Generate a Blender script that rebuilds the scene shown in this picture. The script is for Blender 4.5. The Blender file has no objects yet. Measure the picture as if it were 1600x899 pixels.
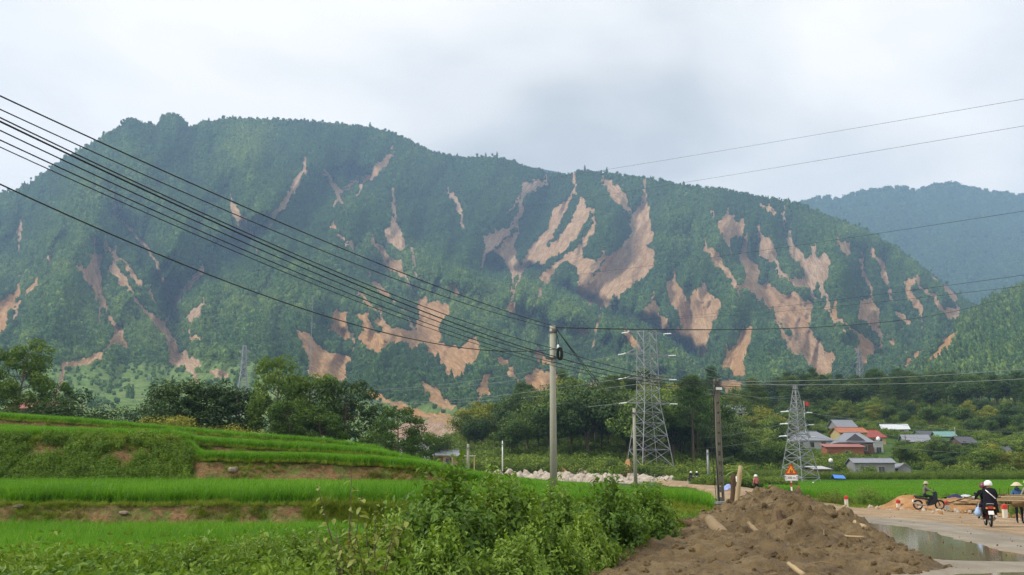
import bpy, math, random
import numpy as np
from mathutils import Vector, Matrix

sc = bpy.context.scene
# ------------------------------------------------------------------ camera
F = 1555.0                      # focal length in pixels of a 1600 wide frame
PITCH = math.radians(10.93)
CZ = 1.6
cam_d = bpy.data.cameras.new("camera")
cam_d.sensor_width = 36.0
cam_d.lens = 36.0 * F / 1600.0
cam_d.clip_start = 0.1
cam_d.clip_end = 60000.0
cam = bpy.data.objects.new("camera", cam_d)
sc.collection.objects.link(cam)
cam.location = (0, 0, CZ)
cam.rotation_euler = (math.radians(90) + PITCH, 0, 0)
sc.camera = cam

# ------------------------------------------------------------------ overcast sky
SUN_EL, SUN_AZ = math.radians(44), math.radians(-102)      # azimuth from +Y, negative = left
world = bpy.data.worlds.new("World")
sc.world = world
world.use_nodes = True
nt = world.node_tree
nt.nodes.clear()
wo = nt.nodes.new("ShaderNodeOutputWorld")
sky = nt.nodes.new("ShaderNodeTexSky")
sky.sky_type = 'NISHITA'
sky.sun_disc = False
sky.sun_elevation = SUN_EL
sky.sun_rotation = SUN_AZ
bg_sky = nt.nodes.new("ShaderNodeBackground")
bg_sky.inputs[1].default_value = 0.05
nt.links.new(sky.outputs[0], bg_sky.inputs[0])
tc = nt.nodes.new("ShaderNodeTexCoord")
sep = nt.nodes.new("ShaderNodeSeparateXYZ")
nt.links.new(tc.outputs["Generated"], sep.inputs[0])
def wmath(op, a, b=None, c=None):
    n = nt.nodes.new("ShaderNodeMath"); n.operation = op
    for i, v in enumerate((a, b, c)):
        if v is None: continue
        if isinstance(v, (int, float)): n.inputs[i].default_value = v
        else: nt.links.new(v, n.inputs[i])
    return n.outputs[0]
zz = wmath('ADD', wmath('MAXIMUM', sep.outputs[2], 0.0), 0.22)
cx = wmath('DIVIDE', sep.outputs[0], zz)
cy = wmath('DIVIDE', sep.outputs[1], zz)
comb = nt.nodes.new("ShaderNodeCombineXYZ")
nt.links.new(cx, comb.inputs[0]); nt.links.new(cy, comb.inputs[1])
comb.inputs[2].default_value = 0.5
n1 = nt.nodes.new("ShaderNodeTexNoise")
n1.inputs["Scale"].default_value = 1.5
n1.inputs["Detail"].default_value = 7.0
n1.inputs["Roughness"].default_value = 0.46
n1.inputs["Distortion"].default_value = 0.35
nt.links.new(comb.outputs[0], n1.inputs["Vector"])
cr = nt.nodes.new("ShaderNodeValToRGB")
cr.color_ramp.elements[0].position = 0.36
cr.color_ramp.elements[0].color = (0.62, 0.615, 0.60, 1)
cr.color_ramp.elements[1].position = 0.60
cr.color_ramp.elements[1].color = (1.10, 1.04, 0.965, 1)
e = cr.color_ramp.elements.new(0.47); e.color = (0.88, 0.86, 0.82, 1)
nt.links.new(n1.outputs["Fac"], cr.inputs[0])
bg_cl = nt.nodes.new("ShaderNodeBackground")
bg_cl.inputs[1].default_value = 0.46
nt.links.new(cr.outputs[0], bg_cl.inputs[0])
mx = nt.nodes.new("ShaderNodeMixShader")
mx.inputs[0].default_value = 0.93
nt.links.new(bg_sky.outputs[0], mx.inputs[1])
nt.links.new(bg_cl.outputs[0], mx.inputs[2])
nt.links.new(mx.outputs[0], wo.inputs[0])

sun_d = bpy.data.lights.new("sun", 'SUN')
sun_d.energy = 1.5
sun_d.angle = math.radians(12)
sun_d.color = (1.0, 0.96, 0.90)
sun = bpy.data.objects.new("sun", sun_d)
sc.collection.objects.link(sun)
sdir = Vector((math.sin(SUN_AZ) * math.cos(SUN_EL), math.cos(SUN_AZ) * math.cos(SUN_EL), math.sin(SUN_EL)))
sun.rotation_euler = sdir.to_track_quat('Z', 'Y').to_euler()

sc.view_settings.view_transform = 'Standard'
sc.view_settings.look = 'None'
sc.view_settings.exposure = 1.55
sc.view_settings.gamma = 1.0
sc.view_settings.use_curve_mapping = False
sc.render.engine = 'CYCLES'
cy_ = sc.cycles
cy_.max_bounces = 5
cy_.diffuse_bounces = 3
cy_.glossy_bounces = 2
cy_.transmission_bounces = 3
cy_.transparent_max_bounces = 6
cy_.volume_bounces = 0
cy_.use_denoising = True
cy_.use_adaptive_sampling = True
cy_.adaptive_threshold = 0.012
try:
    cy_.denoiser = 'OPENIMAGEDENOISE'
    cy_.denoising_prefilter = 'NONE'
except Exception:
    pass

# ------------------------------------------------------------------ helpers
rng = np.random.default_rng(7)
random.seed(7)
CP, SP = math.cos(PITCH), math.sin(PITCH)
COL = sc.collection

def P(px, py, D):
    """world point on the line of sight of photo position (px, py) at forward distance D"""
    px = np.asarray(px, float); py = np.asarray(py, float); D = np.asarray(D, float)
    u = (px - 800) / F; v = (449.5 - py) / F
    dy = CP - v * SP; dz = SP + v * CP
    s = D / dy
    return np.stack(np.broadcast_arrays(u * s, D + 0 * s, CZ + dz * s), -1)

def V3(px, py, D):
    return Vector([float(a) for a in P(px, py, D)])

def XY(px, D):
    return float((px - 800) / F / 1.018 * D)

def to_px(p):
    p = np.asarray(p, float)
    y = p[..., 1]; z = p[..., 2] - CZ
    fwd = y * CP + z * SP; up = -y * SP + z * CP
    return 800 + F * p[..., 0] / fwd, 449.5 - F * up / fwd

def _hash(ix, iy, iz, seed):
    h = (ix.astype(np.int64) * 374761393 + iy.astype(np.int64) * 668265263 + iz.astype(np.int64) * 2147483647 + seed * 1274126177) & 0xFFFFFFFF
    h = ((h ^ (h >> 13)) * 1274126177) & 0xFFFFFFFF
    h = ((h ^ (h >> 16)) * 2246822519) & 0xFFFFFFFF
    return ((h ^ (h >> 15)) & 0xFFFFFF) / float(0xFFFFFF)

def vnoise(x, y, z=0.0, seed=0):
    x, y, z = np.broadcast_arrays(np.asarray(x, float), np.asarray(y, float), np.asarray(z, float))
    ix, iy, iz = np.floor(x), np.floor(y), np.floor(z)
    fx, fy, fz = x - ix, y - iy, z - iz
    fx = fx * fx * (3 - 2 * fx); fy = fy * fy * (3 - 2 * fy); fz = fz * fz * (3 - 2 * fz)
    r = 0
    for dx in (0, 1):
        for dy in (0, 1):
            for dz in (0, 1):
                w = (fx if dx else 1 - fx) * (fy if dy else 1 - fy) * (fz if dz else 1 - fz)
                r = r + w * _hash(ix + dx, iy + dy, iz + dz, seed)
    return r * 2 - 1

def fbm(x, y, z=0.0, oct=4, seed=0, gain=0.5):
    a, f, r, t = 1.0, 1.0, 0, 0
    for i in range(oct):
        r = r + a * vnoise(x * f, y * f, np.asarray(z) * f, seed + i * 17)
        t += a; a *= gain; f *= 2.03
    return r / t

def sstep(a, b, x):
    t = np.clip((x - a) / (b - a), 0, 1)
    return t * t * (3 - 2 * t)

def tag(o, label=None, cat=None, group=None, kind=None):
    if label: o["label"] = label
    if cat: o["category"] = cat
    if group: o["group"] = group
    if kind: o["kind"] = kind
    return o

def link(o, parent=None):
    COL.objects.link(o)
    if parent is not None: o.parent = parent
    return o

def empty(name, loc=(0, 0, 0), rz=0.0, scale=1.0):
    o = bpy.data.objects.new(name, None)
    o.empty_display_size = 0.2
    o.location = loc; o.rotation_euler = (0, 0, rz); o.scale = (scale,) * 3
    return link(o)

def np_mesh(name, V, Fc, smooth=False, attrs=None, mats=None, mat_idx=None):
    """fast mesh from arrays; Fc (n,3) or (n,4)"""
    me = bpy.data.meshes.new(name)
    V = np.ascontiguousarray(V, np.float32).reshape(-1, 3)
    Fc = np.ascontiguousarray(Fc, np.int32)
    n, k = Fc.shape
    me.vertices.add(len(V)); me.vertices.foreach_set("co", V.ravel())
    me.loops.add(n * k); me.loops.foreach_set("vertex_index", Fc.ravel())
    me.polygons.add(n)
    me.polygons.foreach_set("loop_start", np.arange(0, n * k, k, dtype=np.int32))
    if smooth: me.polygons.foreach_set("use_smooth", np.ones(n, bool))
    else: me.polygons.foreach_set("use_smooth", np.zeros(n, bool))
    if mats:
        for m in mats: me.materials.append(m)
    if mat_idx is not None: me.polygons.foreach_set("material_index", np.ascontiguousarray(mat_idx, np.int32))
    me.update(calc_edges=True)
    for nm, a in (attrs or {}).items():
        a = np.asarray(a, np.float32)
        at = me.attributes.new(nm, 'FLOAT', 'POINT')
        at.data.foreach_set("value", a.ravel())
    return me

def mobj(name, me, parent=None, mat=None, loc=None):
    o = bpy.data.objects.new(name, me)
    if mat is not None: me.materials.append(mat)
    if loc is not None: o.location = loc
    return link(o, parent)

def grid_faces(nr, nc):
    i = np.arange(nr - 1)[:, None] * nc + np.arange(nc - 1)[None, :]
    return np.stack([i, i + 1, i + nc + 1, i + nc], -1).reshape(-1, 4)

class MB:
    """collects simple shapes into one mesh"""
    def __init__(s): s.v = []; s.f = []
    def add(s, vs, fs):
        b = len(s.v); s.v += [tuple(v) for v in vs]; s.f += [tuple(b + i for i in f) for f in fs]; return s
    def box(s, c, d, rz=0.0, M=None):
        x, y, z = d[0] / 2, d[1] / 2, d[2] / 2
        vs = [Vector((sx * x, sy * y, sz * z)) for sz in (-1, 1) for sy in (-1, 1) for sx in (-1, 1)]
        R = M if M is not None else Matrix.Rotation(rz, 3, 'Z')
        vs = [R @ v + Vector(c) for v in vs]
        return s.add(vs, [(0, 2, 3, 1), (4, 5, 7, 6), (0, 1, 5, 4), (2, 6, 7, 3), (0, 4, 6, 2), (1, 3, 7, 5)])
    def tube(s, pts, r, n=6, cap=True):
        pts = [Vector(p) for p in pts]; m = len(pts)
        rs = r if isinstance(r, (list, tuple)) else [r] * m
        rings = []; prev = None
        for i, p in enumerate(pts):
            t = (pts[min(i + 1, m - 1)] - pts[max(i - 1, 0)]).normalized()
            if prev is None:
                a = Vector((0, 0, 1)) if abs(t.z) < .9 else Vector((1, 0, 0))
                u = t.cross(a).normalized()
            else:
                u = (prev - t * prev.dot(t)).normalized()
            prev = u; w = t.cross(u)
            rings.append([p + (u * math.cos(k * 2 * math.pi / n) + w * math.sin(k * 2 * math.pi / n)) * rs[i] for k in range(n)])
        vs = [q for rg in rings for q in rg]
        fs = [(i * n + k, i * n + (k + 1) % n, (i + 1) * n + (k + 1) % n, (i + 1) * n + k) for i in range(m - 1) for k in range(n)]
        if cap: fs += [tuple(reversed(range(n))), tuple((m - 1) * n + k for k in range(n))]
        return s.add(vs, fs)
    def bar(s, a, b, r, n=4): return s.tube([a, b], r, n)
    def lathe(s, prof, c=(0, 0, 0), n=16, M=None):
        vs = []; R = M if M is not None else Matrix.Identity(3)
        for rr, z in prof:
            for k in range(n):
                a = 2 * math.pi * k / n
                vs.append(R @ Vector((rr * math.cos(a), rr * math.sin(a), z)) + Vector(c))
        m = len(prof)
        fs = [(i * n + k, i * n + (k + 1) % n, (i + 1) * n + (k + 1) % n, (i + 1) * n + k) for i in range(m - 1) for k in range(n)]
        fs += [tuple(reversed(range(n))), tuple((m - 1) * n + k for k in range(n))]
        return s.add(vs, fs)
    def prism(s, poly, h, M=None, c=(0, 0, 0)):
        """poly in local xz extruded along y by +-h/2"""
        R = M if M is not None else Matrix.Identity(3); n = len(poly)
        vs = [R @ Vector((x, -h / 2, z)) + Vector(c) for x, z in poly] + [R @ Vector((x, h / 2, z)) + Vector(c) for x, z in poly]
        fs = [tuple(range(n)), tuple(reversed(range(n, 2 * n)))] + [(i, n + i, n + (i + 1) % n, (i + 1) % n) for i in range(n)]
        return s.add(vs, fs)
    def build(s, name, mat, parent=None, smooth=False, loc=None):
        me = bpy.data.meshes.new(name)
        me.from_pydata(s.v, [], s.f)
        if smooth:
            me.polygons.foreach_set("use_smooth", np.ones(len(me.polygons), bool))
        me.update()
        mats = mat if isinstance(mat, (list, tuple)) else [mat]
        for m in mats: me.materials.append(m)
        o = bpy.data.objects.new(name, me)
        if loc is not None: o.location = loc
        return link(o, parent)

def copy_tree(o, parent=None):
    c = o.copy(); COL.objects.link(c); c.parent = parent
    for ch in list(o.children): copy_tree(ch, c)
    return c

# ------------------------------------------------------------------ materials
class NT:
    def __init__(s, name):
        s.m = bpy.data.materials.new(name); s.m.use_nodes = True
        s.t = s.m.node_tree; s.t.nodes.clear()
        s.out = s.n("ShaderNodeOutputMaterial")
    def n(s, typ, **kw):
        nd = s.t.nodes.new(typ)
        for k, v in kw.items(): setattr(nd, k, v)
        return nd
    def L(s, a, b): s.t.links.new(a, b)
    def attr(s, name, typ='GEOMETRY'):
        a = s.n("ShaderNodeAttribute", attribute_name=name, attribute_type=typ); return a.outputs["Fac"]
    def math(s, op, a, b=None, clamp=False):
        nd = s.n("ShaderNodeMath", operation=op, use_clamp=clamp)
        for i, v in enumerate((a, b)):
            if v is None: continue
            if isinstance(v, (int, float)): nd.inputs[i].default_value = v
            else: s.L(v, nd.inputs[i])
        return nd.outputs[0]
    def noise(s, scale, detail=4, rough=.55, vec=None, dist=0.0):
        nd = s.n("ShaderNodeTexNoise")
        nd.inputs["Scale"].default_value = scale; nd.inputs["Detail"].default_value = detail
        nd.inputs["Roughness"].default_value = rough; nd.inputs["Distortion"].default_value = dist
        if vec is not None: s.L(vec, nd.inputs["Vector"])
        return nd.outputs["Fac"]
    def pos(s): return s.n("ShaderNodeNewGeometry").outputs["Position"]
    def obj(s): return s.n("ShaderNodeTexCoord").outputs["Object"]
    def scl(s, vec, v3):
        nd = s.n("ShaderNodeVectorMath", operation='MULTIPLY'); s.L(vec, nd.inputs[0]); nd.inputs[1].default_value = v3
        return nd.outputs[0]
    def ramp(s, fac, stops):
        nd = s.n("ShaderNodeValToRGB"); el = nd.color_ramp.elements
        el[0].position = stops[0][0]; el[0].color = (*stops[0][1], 1)
        el[1].position = stops[-1][0]; el[1].color = (*stops[-1][1], 1)
        for p, c in stops[1:-1]:
            q = el.new(p); q.color = (*c, 1)
        s.L(fac, nd.inputs[0]); return nd.outputs[0]
    def mix(s, fac, a, b, blend='MIX'):
        nd = s.n("ShaderNodeMix", data_type='RGBA', blend_type=blend)
        if isinstance(fac, (int, float)): nd.inputs[0].default_value = fac
        else: s.L(fac, nd.inputs[0])
        for i, v in ((6, a), (7, b)):
            if isinstance(v, tuple): nd.inputs[i].default_value = (*v, 1)
            else: s.L(v, nd.inputs[i])
        return nd.outputs[2]
    def bump(s, h, strength=.5, dist=.05):
        b = s.n("ShaderNodeBump"); b.inputs["Strength"].default_value = strength; b.inputs["Distance"].default_value = dist
        s.L(h, b.inputs["Height"]); return b.outputs[0]
    def princ(s, col, rough=.8, spec=.3, metal=0.0, normal=None):
        p = s.n("ShaderNodeBsdfPrincipled")
        if isinstance(col, tuple): p.inputs["Base Color"].default_value = (*col, 1)
        else: s.L(col, p.inputs["Base Color"])
        if isinstance(rough, (int, float)): p.inputs["Roughness"].default_value = rough
        else: s.L(rough, p.inputs["Roughness"])
        p.inputs["Specular IOR Level"].default_value = spec
        p.inputs["Metallic"].default_value = metal
        if normal is not None: s.L(normal, p.inputs["Normal"])
        return p.outputs[0]
    def done(s, shader): s.L(shader, s.out.inputs["Surface"]); return s.m

def mat_plain(name, col, rough=.7, spec=.3, metal=0.0, var=.25, scale=3.0, bump=0.0):
    t = NT(name)
    nz = t.noise(scale, 5, .6, t.obj())
    c = t.mix(nz, tuple(max(0, x * (1 - var)) for x in col), tuple(min(1, x * (1 + var)) for x in col))
    nrm = t.bump(t.noise(scale * 6, 4, .6, t.obj()), bump, .02) if bump else None
    return t.done(t.princ(c, rough, spec, metal, nrm))

def mat_leaf(name, dark, mid, light, transl=.28, rough=.55, inst=True, spec=.25, gain=(1.75, 1.50, .95)):
    """foliage: per-leaf value 'lv', per-plant value from the instance or the object"""
    g = gain
    dark, mid, light = [tuple(a * b for a, b in zip(c_, g)) for c_ in (dark, mid, light)]
    t = NT(name)
    lv = t.attr("lv")
    if inst: tone = t.attr("tone", 'INSTANCER')
    else: tone = t.n("ShaderNodeObjectInfo").outputs["Random"]
    f = t.math('ADD', t.math('MULTIPLY', lv, .5), t.math('MULTIPLY', tone, .5))
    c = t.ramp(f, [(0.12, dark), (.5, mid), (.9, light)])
    d = t.princ(c, rough, spec)
    tr = t.n("ShaderNodeBsdfTranslucent")
    c2 = t.mix(.5, c, (light[0] * 1.2, light[1] * 1.25, light[2] * .6))
    t.L(c2, tr.inputs[0])
    ms = t.n("ShaderNodeMixShader"); ms.inputs[0].default_value = transl
    t.L(d, ms.inputs[1]); t.L(tr.outputs[0], ms.inputs[2])
    return t.done(ms.outputs[0])

# ------------------------------------------------------------------ scattered (uncountable) vegetation
def scatter(name, pts, scale, rot, tone, idx, sources, label, cat):
    """one object whose points carry instances of the source meshes"""
    n = len(pts)
    me = bpy.data.meshes.new(name)
    me.vertices.add(n); me.vertices.foreach_set("co", np.ascontiguousarray(pts, np.float32).ravel())
    scale = np.asarray(scale, np.float32)
    if scale.ndim == 1: scale = np.repeat(scale[:, None], 3, 1)
    rot = np.asarray(rot, np.float32)
    if rot.ndim == 1: rot = np.stack([rot * 0, rot * 0, rot], -1)
    for nm, typ, a, key in (("isc", 'FLOAT_VECTOR', scale, "vector"), ("irot", 'FLOAT_VECTOR', rot, "vector"),
                            ("tone", 'FLOAT', np.asarray(tone, np.float32), "value"), ("idx", 'INT', np.asarray(idx, np.int32), "value")):
        at = me.attributes.new(nm, typ, 'POINT'); at.data.foreach_set(key, np.ascontiguousarray(a).ravel())
    o = bpy.data.objects.new(name, me); COL.objects.link(o)
    c = bpy.data.collections.new(name + "_sources")
    for i, m in enumerate(sources):
        c.objects.link(bpy.data.objects.new("%s_source_%02d" % (name, i), m))
    g = bpy.data.node_groups.new(name + "_nodes", 'GeometryNodeTree')
    g.interface.new_socket("Geometry", in_out='INPUT', socket_type='NodeSocketGeometry')
    g.interface.new_socket("Geometry", in_out='OUTPUT', socket_type='NodeSocketGeometry')
    gi = g.nodes.new("NodeGroupInput"); go = g.nodes.new("NodeGroupOutput")
    iop = g.nodes.new("GeometryNodeInstanceOnPoints")
    ci = g.nodes.new("GeometryNodeCollectionInfo"); ci.inputs[0].default_value = c
    ci.inputs[1].default_value = True; ci.inputs[2].default_value = True
    def na(nm, typ):
        q = g.nodes.new("GeometryNodeInputNamedAttribute"); q.data_type = typ; q.inputs[0].default_value = nm; return q.outputs[0]
    g.links.new(gi.outputs[0], iop.inputs["Points"])
    g.links.new(ci.outputs[0], iop.inputs["Instance"])
    iop.inputs["Pick Instance"].default_value = True
    g.links.new(na("idx", 'INT'), iop.inputs["Instance Index"])
    e2r = g.nodes.new("FunctionNodeEulerToRotation")
    g.links.new(na("irot", 'FLOAT_VECTOR'), e2r.inputs[0])
    g.links.new(e2r.outputs[0], iop.inputs["Rotation"])
    g.links.new(na("isc", 'FLOAT_VECTOR'), iop.inputs["Scale"])
    g.links.new(iop.outputs[0], go.inputs[0])
    md = o.modifiers.new("scatter", 'NODES'); md.node_group = g
    tag(o, label, cat, kind="stuff")
    return o

def leaf_mesh(name, C, N, size, aspect=.45, fold=.25, mat=None, lv=None, droop=0.0, extra=None, r=None):
    """one folded leaf at each centre C with rough facing N"""
    r = r or rng
    n = len(C); C = np.asarray(C); N = np.asarray(N, float)
    N = N / (np.linalg.norm(N, axis=1, keepdims=True) + 1e-9)
    T = r.normal(size=(n, 3)); T -= N * (T * N).sum(1, keepdims=True)
    T /= (np.linalg.norm(T, axis=1, keepdims=True) + 1e-9)
    T[:, 2] -= droop; T /= (np.linalg.norm(T, axis=1, keepdims=True) + 1e-9)
    B = np.cross(N, T)
    s = (np.asarray(size) * np.ones(n))[:, None]
    a = C - T * s * .5; b = C + B * s * aspect * .5 + N * s * fold * .3 - T * s * .05
    c = C + T * s * .5 - N * s * fold * .3; d = C - B * s * aspect * .5 + N * s * fold * .3 - T * s * .05
    V = np.stack([a, b, c, d], 1).reshape(-1, 3)
    Fc = np.arange(n * 4).reshape(n, 4)
    Fc = np.concatenate([Fc[:, [0, 1, 2]], Fc[:, [0, 2, 3]]])
    if lv is None: lv = r.random(n)
    me = np_mesh(name, V, Fc, False, {"lv": np.repeat(lv, 4)}, [mat] if mat else None)
    return me
# ================================================================== the mountains
def tps(pts, vals, reg=1e-3):
    S = 200.0
    X = np.asarray(pts, float) / S; n = len(X)
    d2 = ((X[:, None] - X[None]) ** 2).sum(-1)
    K = np.where(d2 > 0, .5 * d2 * np.log(d2 + 1e-12), 0) + np.eye(n) * reg
    A = np.zeros((n + 3, n + 3)); A[:n, :n] = K; A[:n, n] = 1; A[:n, n + 1:] = X; A[n, :n] = 1; A[n + 1:, :n] = X.T
    w = np.linalg.solve(A, np.concatenate([vals, np.zeros(3)]))
    def ev(x, y):
        x = np.asarray(x, float); sh = x.shape
        Q = np.stack([x.ravel(), np.asarray(y, float).ravel()], -1) / S
        out = np.empty(len(Q))
        for i in range(0, len(Q), 20000):
            q = Q[i:i + 20000]
            d = ((q[:, None] - X[None]) ** 2).sum(-1)
            out[i:i + 20000] = np.where(d > 0, .5 * d * np.log(d + 1e-12), 0) @ w[:n] + w[n] + q @ w[n + 1:]
        return out.reshape(sh)
    return ev

def soft_interp(x, xs, ys, w=0.0):
    r = np.interp(x, xs, ys)
    if w:
        r = (r + np.interp(x - w, xs, ys) + np.interp(x + w, xs, ys)) / 3
    return r

SKYLINE = [(-400, 420), (-250, 372), (-120, 335), (0, 303), (30, 298), (60, 278), (100, 250), (150, 222), (190, 196), (205, 184), (222, 193), (245, 197), (254, 182), (270, 178), (285, 186),
           (298, 204), (315, 190), (335, 191), (345, 187), (380, 185), (430, 188), (480, 190), (530, 195), (570, 199), (605, 206), (640, 220), (670, 236), (700, 243), (730, 248), (765, 245),
           (800, 252), (830, 263), (860, 272), (890, 273), (912, 267), (940, 271), (1000, 278), (1060, 290), (1100, 294), (1150, 301), (1200, 311), (1250, 321), (1300, 341), (1350, 360),
           (1400, 387), (1430, 411), (1470, 441), (1510, 472), (1560, 505), (1620, 530), (1750, 560), (1900, 575), (2000, 580)]
cols_x = [-400, 0, 200, 400, 600, 800, 1000, 1200, 1350, 1500, 2000]
LV_D = [520, 800, 1100, 1500]
LV_PY = np.array([[705, 645, 585, 515], [702, 640, 580, 503], [700, 635, 572, 492], [698, 632, 570, 488], [693, 642, 590, 505], [690, 652, 618, 545],
                  [690, 655, 625, 560], [690, 650, 610, 540], [690, 650, 605, 530], [690, 645, 602, 545], [700, 650, 620, 600]], float)
RIDGE_D = [2350, 2500, 2600, 2750, 2850, 2950, 2650, 2500, 2350, 2150, 1800]

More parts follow.
